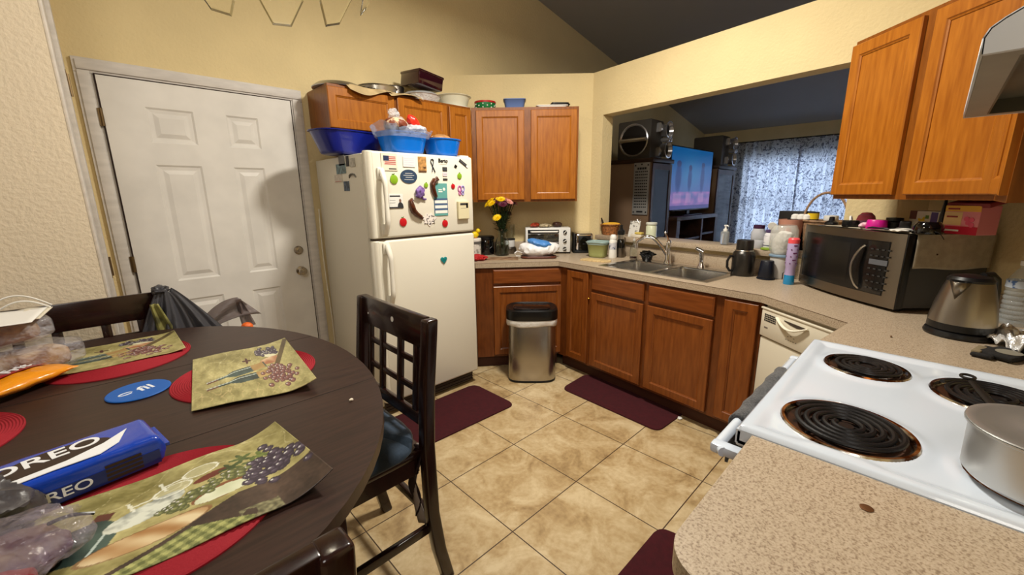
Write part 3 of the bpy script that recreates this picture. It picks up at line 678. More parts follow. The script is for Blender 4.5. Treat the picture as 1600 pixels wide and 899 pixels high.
def make_chair(label):
    t = thing('dining_chair', label, 'chair', group='dark lattice-back dining chairs')
    SH = .572
    def post(s):
        def f(b):
            ys = [(.0, .270), (.15, .238), (.32, .218), (.60, .215), (.80, .228), (1.00, .250), (1.045, .254)]
            for i in range(len(ys)-1):
                (z0, y0), (z1, y1) = ys[i], ys[i+1]; w = .021; dd = .023; x = s*.245
                a = [b.bm.verts.new((x+sx_*w, y0+sy_*dd, z0)) for sx_, sy_ in ((-1, -1), (1, -1), (1, 1), (-1, 1))]
                c = [b.bm.verts.new((x+sx_*w, y1+sy_*dd, z1)) for sx_, sy_ in ((-1, -1), (1, -1), (1, 1), (-1, 1))]
                for k in range(4): j = (k+1) % 4; b.bm.faces.new((a[k], a[j], c[j], c[k]))
                if i == 0: b.bm.faces.new(a[::-1])
                if i == len(ys)-2: b.bm.faces.new(c)
            bmesh.ops.remove_doubles(b.bm, verts=b.bm.verts[:], dist=1e-5)
            es = [e for e in b.bm.edges if len(e.link_faces) == 2 and e.calc_face_angle(0) > .5]
            bmesh.ops.bevel(b.bm, geom=es, offset=.008, segments=3, affect='EDGES', profile=.5); b._t()
        return f
    for s in (-1, 1): mk('back_post', post(s), chair_m, t)
    def bk(z): return .215 if z < .6 else .215+(z-.6)*.0875
    def rail(b, x0, x1, z0, z1, th=.018):
        y0, y1 = bk(z0), bk(z1)
        X = Matrix.Translation(((x0+x1)/2, (y0+y1)/2, (z0+z1)/2)) @ Matrix.Rotation(-math.atan2(y1-y0, z1-z0), 4, 'X') @ Matrix.Identity(4)
        b.box((0, 0, 0), (x1-x0, th, z1-z0), M=X, bev=.003)
    mk('top_rail', lambda b: rail(b, -.230, .230, .938, 1.048, .026), chair_m, t)
    mk('lower_rail', lambda b: rail(b, -.226, .226, .655, .70), chair_m, t)
    def lattice(b):
        for x in (-.176, -.075, .062, .172): rail(b, x-.015, x+.015, .698, .94, .016)
        for z in (.778, .878): rail(b, -.176, .172, z-.011, z+.011, .014)
    mk('lattice', lattice, chair_m, t)
    mk('seat', lambda b: b.box((0, 0, SH-.012), (.46, .44, .03), bev=.008), chair_m, t)
    mk('seat_frame', lambda b: (b.b2(-.21, .21, -.20, -.18, SH-.09, SH-.02), b.b2(-.21, .21, .18, .20, SH-.09, SH-.02), b.b2(-.22, -.20, -.19, .19, SH-.09, SH-.02), b.b2(.20, .22, -.19, .19, SH-.09, SH-.02)), chair_m, t)
    for s in (-1, 1):
        mk('front_leg', lambda b: b.box((s*.212, -.195, SH/2-.01), (.036, .036, SH-.02), bev=.004), chair_m, t)
        mk('side_stretcher', lambda b: b.box((s*.222, .02, .24), (.020, .43, .034), bev=.003), chair_m, t)
    mk('stretcher', lambda b: b.box((0, -.195, .20), (.40, .022, .034), bev=.003), chair_m, t)
    mk('stretcher', lambda b: b.box((0, .222, .30), (.46, .022, .034), bev=.003), chair_m, t)
    return t
ch = make_chair('dark lattice-back wooden chair with navy cushion at the kitchen side of the table')
ch2 = dup(ch); ch3 = dup(ch)
ch.location = (.455, 1.370, 0); ch.rotation_euler = (0, 0, -math.pi/2)
ch2.location = (-.137, 2.085, 0); ch2['label'] = 'dark wooden chair against pale textured wall with grey plastic bag on its post'
ch3.location = (-.118, .695, 0); ch3.rotation_euler = (0, 0, math.pi); ch3['label'] = 'dark wooden chair at bottom frame edge, nearest the camera, only its back corner showing'
for xx, zz, r in ((.02, 1.0, .010), (-.175, .985, .004)):
    y = .215+(zz-.6)*.0875-.0132
    mk('round_sticker', lambda b: b.lathe([(r, 0), (r, .0015)], 16, M=Matrix.Translation((xx, y+.001, zz)) @ Matrix.Rotation(math.pi/2-.087, 4, 'X')), white_p, ch)
navy = mat('navy_cushion_cloth', (42, 62, 84), .85, var=.25, vs=9, bump=.5, bs=40, bd=.006, sheen=.3)
cu = thing('seat_cushion', 'puckered dark navy cushion tied on the kitchen-side chair seat', 'cushion', (.455, 1.370, .5762), -math.pi/2)
def cush(b):
    def fn(u, v):
        a = u*2*math.pi; p = (v-.5)*math.pi; n = 5
        cx_ = math.copysign(abs(math.cos(a))**.45, math.cos(a)); cy_ = math.copysign(abs(math.sin(a))**.45, math.sin(a)); r = max(0, math.cos(p))**.35
        return V((.250*cx_*r, .232*cy_*r-.020, .034+.034*math.sin(p)+.012*noise.noise(V((cx_*3, cy_*3, p)))*r+(-.028 if abs(cx_) > .9 else 0)*(r**3)))
    b.grid(fn, 48, 14, cu=True)
mk('pad', cush, navy, cu)
mk('tie_strap', lambda b: b.grid(lambda u, v: V((.20-.05*u+.035*v+.01*math.sin(u*9), .19+.012*math.sin(u*8+v*2), .012-.30*u)), 14, 3), mat('dark_ribbon', (38, 20, 24), .8), cu, solid=.004)
mk('tie_strap', lambda b: b.grid(lambda u, v: V((.19-.02*u+.028*v+.012*math.sin(u*7+1), .20+.012*math.sin(u*6+v*2), .012-.34*u)), 14, 3), mat('pale_ribbon', (170, 158, 150), .8), cu, solid=.003)
# ================================================================ placemats
def noise2(x, y, f, s=0): return noise.noise(V((x*f, y*f, s)))
GR = []; GR2 = []
rg = random.Random(3)
for i in range(60): GR.append((1.23+rg.gauss(0, .085), .50+rg.gauss(0, .085), .030+rg.random()*.010, 'p'))
for i in range(60):
    t_ = rg.random(); GR.append((.66+.46*t_+rg.gauss(0, .02), .47+.15*t_+rg.gauss(0, .03), .022+rg.random()*.009, 'g'))
for i in range(70): GR2.append((1.10+rg.gauss(0, .10), .34+rg.gauss(0, .09), .028+rg.random()*.010, 'r'))
for i in range(46): GR2.append((.88+.30*rg.random(), .84+rg.gauss(0, .05), .024+rg.random()*.010, 'p'))
def lerp3(a, b, t): t = max(0, min(1, t)); return tuple(a[i]+(b[i]-a[i])*t for i in range(3))
def loc(x, y, cx_, cy_, an):
    dx, dy = x-cx_, y-cy_; return dx*math.cos(an)+dy*math.sin(an), -dx*math.sin(an)+dy*math.cos(an)
def art(x, y, kind=0):
    # x 0..1.42 along the mat, y 0..1 across: wine, grapes, cheese and bread on an olive ground
    n = noise2(x, y, 3, 1)*.6+noise2(x, y, 11, 2)*.4; n2 = noise2(x, y, 40, 5)
    c = lerp3((122, 114, 64), (206, 196, 138), .5+n*.9+n2*.2)
    if abs(noise2(x, y, 5, 9)) < .012 and y > .5: c = lerp3(c, (220, 212, 170), .5)
    if kind == 1:
        if abs(noise2(x, y, 9, 4)) < .03 and y < .3: c = lerp3(c, (214, 190, 140), .5)
        u, w = loc(x, y, 1.06, .78, -.3)
        if (u/.15)**2+(w/.085)**2 < 1: c = lerp3((230, 228, 200), (196, 190, 150), .5+n)
        u, w = loc(x, y, 1.05, .62, .1)
        if (u/.16)**2+(w/.07)**2 < 1: c = lerp3((222, 196, 160), (160, 104, 70), .5+n*1.6)
        u, w = loc(x, y, 1.24, .72, 1.0)
        if abs(w) < .035 and abs(u) < .30: c = lerp3((60, 48, 30), (110, 92, 56), .5+n)
        for bx, by, an, L in ((.66, .50, .22, .50), (.70, .36, .16, .54)):
            u, w = loc(x, y, bx, by, an); h_ = .060 if u > -.14 else max(.020, .060-(-.14-u)*.35)
            if -L < u < .30 and abs(w) < h_:
                c = lerp3((22, 34, 34), (70, 92, 86), .45+n*1.2-w*5)
                if .10 < u < .28: c = lerp3((196, 170, 112), (150, 116, 66), .5+n)
                if u < -L+.14: c = (104, 60, 44)
                if abs(w-h_*.55) < .006 and u < .1: c = (186, 200, 190)
        u, w = loc(x, y, .72, .70, 0)
        if math.hypot(u, w) < .045+.02*math.cos(4*math.atan2(w, u)): c = (74, 34, 34)
        G = GR2
    else:
        tl = .335+.03*noise2(x, 0, 6, 3) if x > 1.0 else .335-(1.0-x)*.42
        if y < tl: c = lerp3((46, 36, 32), (88, 70, 60), .5+n+n2*.3)
        if .30 < x < 1.02 and y < min(.215, .02+(1.02-x)*.62) and y < tl-.035:
            xa, ya = x*math.cos(.35)+y*math.sin(.35), -x*math.sin(.35)+y*math.cos(.35)
            g_ = (int(xa*34) % 2)+(int((ya+2)*34) % 2); c = lerp3((176, 178, 112), (86, 94, 52), g_*.42+n2*.3+.05)
        if x > .95 and y < .12 and noise2(x, y, 9, 8) > -.05 and x < 1.15: c = lerp3((150, 146, 110), (80, 76, 56), .5+n2)
        u, w = loc(x, y, .36, .52, 1.15)
        if -.24 < u < .20 and abs(w) < (.13 if u < .06 else .13-.09*min(1, (u-.06)/.06)):
            c = lerp3((24, 38, 36), (70, 92, 84), .5+n*1.4-w*2)
            if u > .13: c = lerp3((110, 60, 44), (80, 44, 34), .5+n)
            if abs(w+.075) < .007 and u < .05: c = (190, 206, 200)
        u, w = loc(x, y, .60, .56, .42)
        if (u/.20)**2+(w/.085)**2 < 1: c = lerp3((86, 92, 88), (216, 220, 206), .5+n*1.8+n2*.3)
        u, w = loc(x, y, .58, .285, .10); e = (u/.285)**2+(w/.088)**2
        if e < 1:
            c = lerp3((222, 204, 164), (158, 112, 64), .5+.55*math.sin(u*30+w*24)*.6+n)
            if e > .85: c = lerp3(c, (104, 70, 40), .6)
        u, w = loc(x, y, .95, .43, .10)
        if (u/.165)**2+((w-.014)/.078)**2 < 1: c = (128, 82, 52)
        if (u/.155)**2+(w/.062)**2 < 1: c = lerp3((230, 232, 208), (198, 204, 170), .5+n*1.6)
        for gx, gy, an in ((.90, .80, .12), (.74, .70, .15)):
            u, w = loc(x, y, gx, gy, an); e = (u/.10)**2+(w/.062)**2
            if e < 1: c = lerp3(c, (226, 228, 210), .35+.6*max(0, n))
            if .78 < e < 1.05 or (abs(w) < .007 and -.20 < u < -.08) or (abs(u+.20) < .009 and abs(w) < .06): c = lerp3(c, (236, 238, 226), .8)
        u, w = loc(x, y, .93, .68, .25)
        if (u/.10)**2+(w/.035)**2 < 1: c = lerp3((84, 32, 28), (128, 62, 44), .5+n)
        for lx2, ly2 in ((1.12, .76), (1.22, .70), (1.04, .68), (1.17, .66)):
            d = math.hypot(x-lx2, y-ly2); a = math.atan2(y-ly2, x-lx2)
            if d < .050+.024*math.cos(5*a+lx2*9): c = lerp3((46, 62, 32), (118, 132, 70), .5+n*1.6+n2*.3)
        G = GR
    for gx, gy, r, k in G:
        if abs(x-gx) > r: continue
        d = math.hypot(x-gx, y-gy)
        if d < r:
            base = {'p': ((50, 42, 58), (108, 96, 112)), 'g': ((78, 84, 48), (156, 160, 104)), 'r': ((92, 50, 52), (168, 120, 104))}[k]
            c = lerp3(base[1], base[0], d/r*1.15)
            if math.hypot(x-gx+r*.3, y-gy-r*.35) < r*.24: c = (214, 212, 210)
    return c
mat_v = vcol('printed_vinyl', .42, .15)
def placemat(name, label, C, curl, flip=False, thick=.0022, NU=200, NV=142, kind=0):
    # C = four world corners: (u0v0, u1v0, u1v1, u0v1); curl(u, v) gives height above the table
    C = [V((c[0], c[1])) for c in C]
    bm = bmesh.new(); lay = bm.verts.layers.float_color.new('Col'); g = []
    for i in range(NU+1):
        row = []
        for j in range(NV+1):
            u, v = i/NU, j/NV; p = C[0]*(1-u)*(1-v)+C[1]*u*(1-v)+C[2]*u*v+C[3]*(1-u)*v
            vt = bm.verts.new((p.x, p.y, TZ+.0075+curl(u, v))); cc = lin(art(*((1.42*(1-u), 1-v) if flip else (1.42*u, v)), kind)); vt[lay] = cc; row.append(vt)
        g.append(row)
    for i in range(NU):
        for j in range(NV):
            f = bm.faces.new((g[i][j], g[i+1][j], g[i+1][j+1], g[i][j+1])); f.smooth = True
    me = bpy.data.meshes.new(name); bm.normal_update(); bm.to_mesh(me); bm.free(); me.materials.append(mat_v)
    o = obj_from(me, name); k = o.modifiers.new('s', 'SOLIDIFY'); k.thickness = thick; k.offset = -1
    return tag(o, label, 'placemat', 'printed wine and bread placemats')
def Q(px, py, z): p = P(px, py, z); return (p.x, p.y)
placemat('placemat', 'printed wine and bread placemat nearest the camera with curled right corner', [(-.205, .735), (.225, .715), (.200, .990), (-.215, .985)],
         lambda u, v: .030*max(0, (u-.80)/.2)**1.6*(1-.25*v)+.004*math.sin(u*7)**2)
placemat('placemat', 'printed wine bottle placemat nearest the white door, its near edge curling over red mat', [Q(299, 642, .918), Q(495, 597, .93), Q(445, 528, .93), Q(301, 562, .918)],
         lambda u, v: .022*max(0, (u-.72)/.28)**2*(1-v*.55)+.003*math.sin(u*5)**2, NU=180, NV=128, kind=1)
placemat('placemat', 'printed wine placemat at back left, half under the wrapped loaves', [(-.305, 1.800), (.125, 1.795), (.120, 2.075), (-.310, 2.085)],
         lambda u, v: .010*max(0, (u-.85)/.15)**2+.003*math.sin(u*6)**2, NU=150, NV=100, kind=1)
redm = mat('red_woven_cord', (150, 16, 34), .8, bump=.3, bs=200)
def redmat(b, r=.19):
    prof = [(0, .001)]; n = 34
    for i in range(n):
        a = r*(i+.05)/n; c = r*(i+.5)/n; prof += [(a+.0002, .0032), (c, .0052)]
    prof += [(r, .0030), (r, 0)]
    b.lathe(prof, 64, cap1=True)
rs = [((-.015, .868), 'round red woven mat under the placemat nearest the camera'), ((.235, 1.425), 'round red woven mat under the placemat in the middle of the table'),
      ((-.045, 1.868), 'round red woven mat under the back left placemat'), ((-.412, 1.470), 'bare round red woven mat at left frame edge')]
r0 = mk('round_mat', redmat, redm, None); r0.location = (*rs[0][0], TZ); tag(r0, rs[0][1], 'placemat', 'round red woven mats')
for q, l in rs[1:]: dup(r0, (*q, TZ), 0, l)
bp = P(217, 610, TZ+.004)
bl = thing('round_trivet', 'round blue rubber disc with white lettering on the bare table', 'coaster', (bp.x, bp.y, TZ+.0005), math.radians(20))
mk('disc', lambda b: b.lathe([(.0, .0), (.069, 0), (.071, .0015), (.071, .003), (.069, .0045), (0, .0045)], 56), mat('blue_rubber', (20, 92, 178), .5), bl)
wl = mat('white_print', (226, 232, 240), .6)
text('fil', .052, wl, bl, (.016, .000, .0046), (0, 0, 0), depth=.0003, bold=.02)
mk('logo_swirl', lambda b: b.tube([(-.030+.015*math.cos(a), .000+.008*math.sin(a), .0048) for a in [i*.35 for i in range(17)]], .0016, 6), wl, bl)
# small crumb
cr = P(549, 627, TZ); o = mk('crumb', lambda b: b.ball((cr.x, cr.y, TZ+.004), .005, (1.3, .8, .7), 2, .4, 200), mat('crumb_white', (220, 210, 190), .7), None); tag(o, 'tiny pale crumb on the bare table near its right rim', 'crumb')
# ================================================================ cookie package
oz = math.radians(10); pk = thing('cookie_package', 'blue cookie package with white OREO lettering lying on the table', 'package', (-.128, 1.062, TZ+.0085), oz)
PLx, PWy, PHz = .262, .125, .062
cb = mat('cookie_pack_blue', (12, 62, 176), .25, coat=.5, bump=.5, bs=30, bd=.004); cn = mat('cookie_pack_navy', (10, 34, 104), .3, coat=.4); cl = mat('cookie_pack_sky', (60, 150, 226), .3, coat=.4)
def pack(b):
    def fn(u, v):
        a = v*2*math.pi; c_, s_ = math.cos(a), math.sin(a)
        yy = math.copysign(abs(c_)**.28, c_)*PWy/2; zz = math.copysign(abs(s_)**.28, s_)*PHz/2
        k = min(1, min(u, 1-u)/.045)**.4 if min(u, 1-u) > 0 else 0
        x = (u-.5)*PLx; return V((x, yy*(.90+.10*k), zz*(.18+.82*k)+PHz/2+.0015*noise.noise(V((x*30, yy*30, zz*30)))))
    b.grid(fn, 40, 48, cv=True)
mk('wrapper', pack, cb, pk, ang=1.2)
mk('end_seal', lambda b: b.b2(PLx/2-.004, PLx/2+.008, -.05, .05, PHz/2-.003, PHz/2+.003), cb, pk)
tw = mat('print_white', (238, 240, 244), .4); ck_b = mat('cookie_brown_print', (50, 34, 28), .5)
zt_ = PHz+.0016
mk('printed_cookie', lambda b: b.prism([(-.010+.075*math.cos(a)*1.0, -.004+.042*math.sin(a)) for a in [i*2*math.pi/40 for i in range(40)]], zt_-.001, zt_), ck_b, pk, smooth=False)
mk('printed_splash', lambda b: b.prism([(-.10, -.055), (-.02, -.050), (.04, -.052), (.07, -.030), (.092, .022), (.052, -.010), (.0, -.030), (-.06, -.036), (-.115, -.030)], zt_-.001, zt_+.0001), tw, pk, smooth=False)
text('OREO', .052, tw, pk, (-.022, .012, zt_+.0004), (0, 0, .06), depth=.0004, squash=1.05, bold=.012)
mk('side_band', lambda b: b.b2(-PLx/2+.03, PLx/2-.012, -PWy/2-.0014, -PWy/2+.002, .006, .034), cn, pk, smooth=False)
text('OREO', .024, tw, pk, (-.02, -PWy/2-.0016, .022), FR, depth=.0003, squash=1.3, bold=.01)
mk('printed_cookie_stack', lambda b: [b.b2(.040, .092, -PWy/2-.0020, -PWy/2-.001, .010+.0085*i, .0155+.0085*i) for i in range(4)], ck_b, pk, smooth=False)
# ================================================================ loaves in clear wrap, paper, snack bag, bags
wrapm = mat('crinkled_clear_wrap', (206, 204, 214), .07, 0, alpha=.30, bump=1., bs=34, bd=.03, coat=1.)
wrapm2 = mat('crinkled_clear_wrap_pale', (214, 212, 220), .06, 0, alpha=.34, bump=1., bs=26, bd=.035, coat=1.)
crust = mat('bread_crust', (128, 84, 50), .8, var=1, col2=(206, 178, 140), vs=24, detail=5)
def loaf(b, L, W_, H, seed, amp=.10, fr=14, ex=.5):
    def fn(u, v):
        a = v*2*math.pi; p = (u-.5)*math.pi; r = max(0, math.cos(p))**.42; c_, s_ = math.cos(a), math.sin(a)
        q = V((math.sin(p)*L/2, math.copysign(abs(c_)**ex, c_)*W_/2*r, math.copysign(abs(s_)**ex, s_)*H/2*r)); k = 1+amp*noise.noise(q*fr+V((seed, 0, 0)))+amp*.5*noise.noise(q*fr*2.6+V((seed, 4, 0)))
        return V((q.x*(1+.04*noise.noise(q*9)), q.y*k, max(-H/2, q.z*k)+H/2))
    b.grid(fn, 56, 40, cv=True)
l1 = thing('bread_loaf', 'sliced loaf in crinkled clear wrap, lower of the two on the back left placemat', 'bread', (-.285, 1.905, TZ+.0110), math.radians(6))
mk('bread', lambda b: loaf(b, .26, .105, .072, 1), crust, l1); mk('clear_wrap', lambda b: loaf(b, .335, .155, .092, 2, .16, 18), wrapm, l1)
l2 = thing('bread_loaf', 'loaf in shiny clear wrap, topmost of the pair, under white paper', 'bread', (-.345, 1.90, TZ+.109), math.radians(10))
mk('bread', lambda b: loaf(b, .28, .10, .062, 5), crust, l2); mk('clear_wrap', lambda b: loaf(b, .345, .150, .080, 6, .18, 18), wrapm2, l2)
pz = TZ+.192
o = mk('paper_sheet', lambda b: b.grid(lambda u, v: V((-.52+.315*u+.02*v, 1.765+.19*v+.02*u, pz+.004*math.sin(u*5)+.006*v)), 20, 10), mat('white_paper', (238, 236, 232), .7), None, solid=.001); tag(o, 'white folded paper sheet lying on top of the wrapped bread', 'paper')
o = mk('paper_sheet', lambda b: b.grid(lambda u, v: V((-.27+.075*u+.02*v, 1.85+.14*v, pz-.006+.003*math.sin(u*5)+.006*v)), 10, 10), mat('cream_paper', (222, 214, 196), .7), None, solid=.002); tag(o, 'small cream paper edge sticking out right of the white sheet', 'paper')
o = mk('white_cord', lambda b: (b.tube([(-.33+.10*math.sin(u*math.pi)*0+.15*u, 2.01+.02*u, TZ+.19+.045*math.sin(u*math.pi)) for u in [i/14 for i in range(15)]], .0028, 6), b.tube([(-.30+.12*u, 1.99, TZ+.19+.03*math.sin(u*math.pi)) for u in [i/14 for i in range(15)]], .0028, 6)), white_p, None); tag(o, 'thin white looped cord behind the white paper at left', 'cord')  # a plain white cord
# snack bag
sb = thing('snack_bag', 'orange and red snack bag with white Frit lettering in front of the loaves', 'bag', (-.262, 1.752, TZ+.006), math.radians(42))
om = mat('snack_orange', (232, 146, 20), .3, coat=.4, bump=.4, bs=40, bd=.004); rm = mat('snack_red', (176, 20, 26), .3, coat=.4)
def pouch(b):
    def fn(u, v):
        a = v*2*math.pi; c_, s_ = math.cos(a), math.sin(a); k = math.sin(min(1, max(0, u))*math.pi)**.5 if 0 < u < 1 else 0
        return V(((u-.5)*.23, c_*.060*(1+.03*math.sin(u*20)), .026+.024*s_*k+.003*noise.noise(V((u*9, c_*4, s_*4)))))
    b.grid(fn, 40, 30, cv=True)
mk('pouch', pouch, om, sb, ang=1.2)
def patch(b, x0, x1, y0, y1, dz=.0012):
    def fn(u, v):
        x = x0+(x1-x0)*u; y = y0+(y1-y0)*v+.12*(x-x0); uu = x/.23+.5; k = math.sin(max(.01, min(.99, uu))*math.pi)**.5; s_ = math.sqrt(max(0, 1-(y/.060)**2)); return V((x, y, .026+.0245*s_*k+dz))
    b.grid(fn, 16, 10)
mk('printed_banner', lambda b: patch(b, -.07, .09, -.014, .036, .003), rm, sb)
text('Frit', .044, tw, sb, (.018, .014, .0562), (0, 0, .10), depth=.0008, bold=.02)
# crumpled grey and black bag, bottom left
def crumple(b, L, W_, H, seed, amp=.25, fr=10, sub=5):
    q = bmesh.ops.create_icosphere(b.bm, subdivisions=sub, radius=1)
    for v in q['verts']:
        p = v.co.copy(); s = V((p.x*L/2, p.y*W_/2, p.z*H/2))
        r = noise.noise(s*fr+V((seed, 0, 0))); r2 = abs(noise.noise(s*fr*2.2+V((0, seed, 0)))); r3 = abs(noise.noise(s*fr*5+V((0, 0, seed))))
        k = 1+amp*r-amp*.75*r2-amp*.14*r3; v.co = V((s.x*k, s.y*k, max(0, s.z*k+H*.42)))
    b._t()
greyb = mat('grey_film', (74, 70, 72), .35, alpha=.93, bump=.5, bs=30, bd=.008)
o = mk('plastic_bag', lambda b: crumple(b, .16, .15, .10, 3, .42, 14), greyb, None); o.location = (-.235, 1.005, TZ+.0085); tag(o, 'crumpled dark grey bag against the near end of the blue cookie package', 'bag')
cw = thing('wrapped_bundle', 'crinkled clear film bundle showing purple and red at the bottom left corner', 'package', (-.185, .835, TZ+.0125), .3)
mk('clear_film', lambda b: crumple(b, .20, .17, .085, 11, .38, 15), mat('bundle_film', (170, 160, 172), .08, 0, alpha=.26, bump=1., bs=30, bd=.02, coat=1.), cw)
mk('purple_filling', lambda b: crumple(b, .14, .12, .055, 14, .3, 12), mat('purple_food', (78, 44, 72), .5, var=1, col2=(126, 104, 92), vs=22), cw)
mk('red_filling', lambda b: crumple(b, .09, .07, .045, 17, .3, 12), mat('red_food', (134, 22, 26), .4), cw); LAST[0].location = (-.02, -.075, .012)
mk('black_tie', lambda b: b.tube([(.05+.05*u, -.02+.02*u+.012*math.sin(u*3), .062-.03*u) for u in [i/8 for i in range(9)]], .0028, 6), black_p, cw)
# grey carrier bags hanging on / standing behind the table
film = mat('grey_carrier_film', (66, 66, 72), .38, alpha=.90, bump=.3, bs=40)
film2 = mat('taupe_carrier_film', (112, 98, 96), .4, alpha=.72, bump=.3, bs=40)
gb = thing('plastic_bag', 'dark grey carrier bag draped over the right post of the back left chair', 'bag', (.108, 2.315, 0))
def drape(b):
    def fn(u, v):
        a = (u-.5)*2; zz = 1.058-.20*v-.03*abs(a)*v
        return V((.02+a*(.022+.10*v**.8)+.07*v*(a > 0)*a, -.030-.035*v-.012*math.cos(a*9)*v+.010*math.sin(a*23+v*3)*v+.05*(1-v)*(abs(a))*0, zz+.008*math.cos(a*6)))
    b.grid(fn, 60, 24)
mk('film', drape, film, gb, solid=.001)
mk('knot', lambda b: (b.ball((.0, -.02, 1.062), .022, (1.2, 1.2, .8), 3, .5, 60), b.ball((.012, .012, 1.056), .022, (1.3, 1.2, .7), 3, .5, 50, 3)), film, gb)
mk('pale_inner_bag', lambda b: b.grid(lambda u, v: V((-.040+.028*u+.04*v*(.3+u), -.060-.006*math.sin(u*9), 1.01-.17*v)), 12, 12), mat('yellow_green_print', (150, 146, 84), .5, var=.5, vs=18), gb, solid=.001)
kb = thing('plastic_bag', 'thin taupe carrier bag with standing loop handle behind the table', 'bag', (.385, 2.48, -.052))
def strap(b, side):
    def fn(u, v):
        if side: return V((.035+.055*u+.0*v+.035*v, .01*math.sin(v*9), .985-.10*u-.02*v))
        a = u; x = -.17+.20*a; z = .855+.14*math.sin(min(1, a*1.0)*math.pi/2)**.9
        return V((x+.075*v*(.3+a)*1.0, .015*math.sin(v*8+a*4), z-.11*v*(.35+.65*a)))
    b.grid(fn, 24, 10)
mk('handle_strap', lambda b: strap(b, 0), film2, kb, solid=.001)
def strap2(b): b.grid(lambda u, v: V((.022+.025*v+.05*u*(.2+.8*v), .01*math.sin(v*9+u*4), .990-.15*u-.01*v)), 16, 8)
mk('handle_strap', strap2, film2, kb, solid=.001)
mk('bag_body', lambda b: crumple(b, .34, .22, .42, 21, .16, 7), film2, kb); LAST[0].location = (.0, .02, .44)
o = mk('floor_carton', lambda b: b.box((.4, 2.55, .19), (.46, .30, .38), bev=.006), mat('brown_carton', (120, 88, 58), .8), None); tag(o, 'plain brown carton on the floor holding up the taupe carrier bag', 'box')
o = mk('orange_wrapper', lambda b: crumple(b, .06, .05, .05, 31, .3, 20), mat('orange_wrap', (232, 106, 38), .5), None); _p = PY(384, 512, 2.45); o.location = (_p.x, _p.y, _p.z-.02); tag(o, 'small orange wrapper tip beside the taupe bag behind the table', 'wrapper')
# ================================================================ on top of the cabinets
def at(px, py, Y, z):     # a standing place on the plane y=Y at height z
    p = PY(px, py, Y); return (p.x, Y, z)
TOP = UT+.002
def lid(b): b.lathe([(.165, 0), (.168, .004), (.160, .012), (.135, .030), (.125, .028), (.085, .040), (.03, .046), (0, .046)], 48)
q = at(520, 125, 2.98, TOP)
o = mk('pan_lid', lid, alu, None); o.location = (1.270, 2.99, TOP); tag(o, 'dull fluted metal lid at the far left end of the refrigerator cabinet top', 'lid')
o = mk('cake_pan', lambda b: b.lathe([(.125, 0), (.132, .004), (.138, .050), (.146, .056), (.143, .060), (.133, .054), (.126, .008), (0, .006)], 48), steel, None); o.location = (1.560, 3.0, TOP); tag(o, 'round shallow steel pan behind the newspaper on the cabinet top', 'pan')
newsp = mat('newsprint', (196, 172, 128), .9, var=.12, vs=14); ink = mat('ink_grey', (70, 66, 62), .8)
nw = thing('newspaper', 'yellowed newspaper sheets draped over the front edge of the refrigerator cabinet', 'newspaper', (0, 0, 0))
def ns(x0, x1, drop, y0, k):
    def fn(u, v):
        x = x0+(x1-x0)*u; L = .22*v; lim = .12
        if L < lim: return V((x+.01*v, 2.835+lim-L-.005, TOP+.004+.004*math.sin(u*9+k)+.010*(1-v)))
        return V((x+.02*v, 2.825-.035*(L-lim)/.1-.012*math.sin(u*7+k), TOP+.002-(L-lim)*drop*(.55+.45*math.sin(u*5+k))))
    return fn
mk('sheet', lambda b: b.grid(ns(1.245, 1.555, .55, 0, 0), 30, 24), newsp, nw, solid=.0012)
mk('sheet', lambda b: b.grid(ns(1.530, 1.800, .35, 0, 2), 30, 24), newsp, nw, solid=.0012); LAST[0].location = (0, 0, .002)
mk('printed_picture', lambda b: b.b2(1.30, 1.40, 2.85, 2.91, TOP+.0175, TOP+.0182), ink, nw, smooth=False)
mk('printed_columns', lambda b: [b.b2(1.42+.02*i, 1.435+.02*i, 2.85, 2.93, TOP+.0172, TOP+.0178) for i in range(5)], ink, nw, smooth=False)
tn = thing('tin_box', 'glossy dark maroon square tin lying tilted on the foil roaster lid', 'tin', (1.925, 2.965, TOP+.152), math.radians(38))
tn.rotation_euler = (math.radians(4), math.radians(6), math.radians(6))
mar = mat('maroon_lacquer', (48, 10, 22), .12, .3, coat=.8)
mk('tin_body', lambda b: b.box((0, 0, 0), (.235, .235, .10), bev=.014), mar, tn); mk('tin_lid', lambda b: b.box((0, 0, .046), (.241, .241, .022), bev=.008), mar, tn)
o = mk('foil_pan', lambda b: b.lathe([(.11, 0), (.13, .006), (.150, .050), (.158, .054), (.120, .076), (.05, .092), (0, .094)], 40), foil, None); o.location = (1.935, 3.005, TOP); tag(o, 'foil covered round pan supporting the maroon tin', 'pan')
o = mk('dark_pot', lambda b: b.lathe([(.08, 0), (.085, .10), (.08, .11), (0, .112)], 32), steel_d, None); o.location = (1.745, 3.09, TOP); tag(o, 'small dark metal pot half hidden behind the foil pan and tin', 'pot')
clp = mat('frosted_clear_plastic', (226, 224, 206), .25, 0, alpha=.55, coat=.4)
cbw = thing('clear_bowl', 'large clear plastic bowl right of the maroon tin on the cabinet top', 'bowl', (2.245, 2.995, TOP))
mk('bowl', lambda b: b.lathe([(.105, .0), (.110, .003), (.135, .085), (.150, .092), (.148, .096), (.132, .090), (.108, .010), (0, .007)], 48), clp, cbw)
mk('base_plate', lambda b: b.lathe([(.125, 0), (.140, -.0002), (.142, .006), (.12, .008), (.0, .007)], 40), white_p, cbw)
def C3(px, dd=.16):    # behind the corner cabinet face at pixel column px
    k = 3.64+dd; A = (k*math.sqrt(2), 0); B = (0, k*math.sqrt(2)); p = PL(px, 160, B, A)[2]; return (p.x, p.y, TOP)
gt = thing('round_tin', 'round green tin with white dots and red rim on the corner cabinet', 'tin', C3(758))
dots = mat('green_enamel', (22, 110, 56), .35)
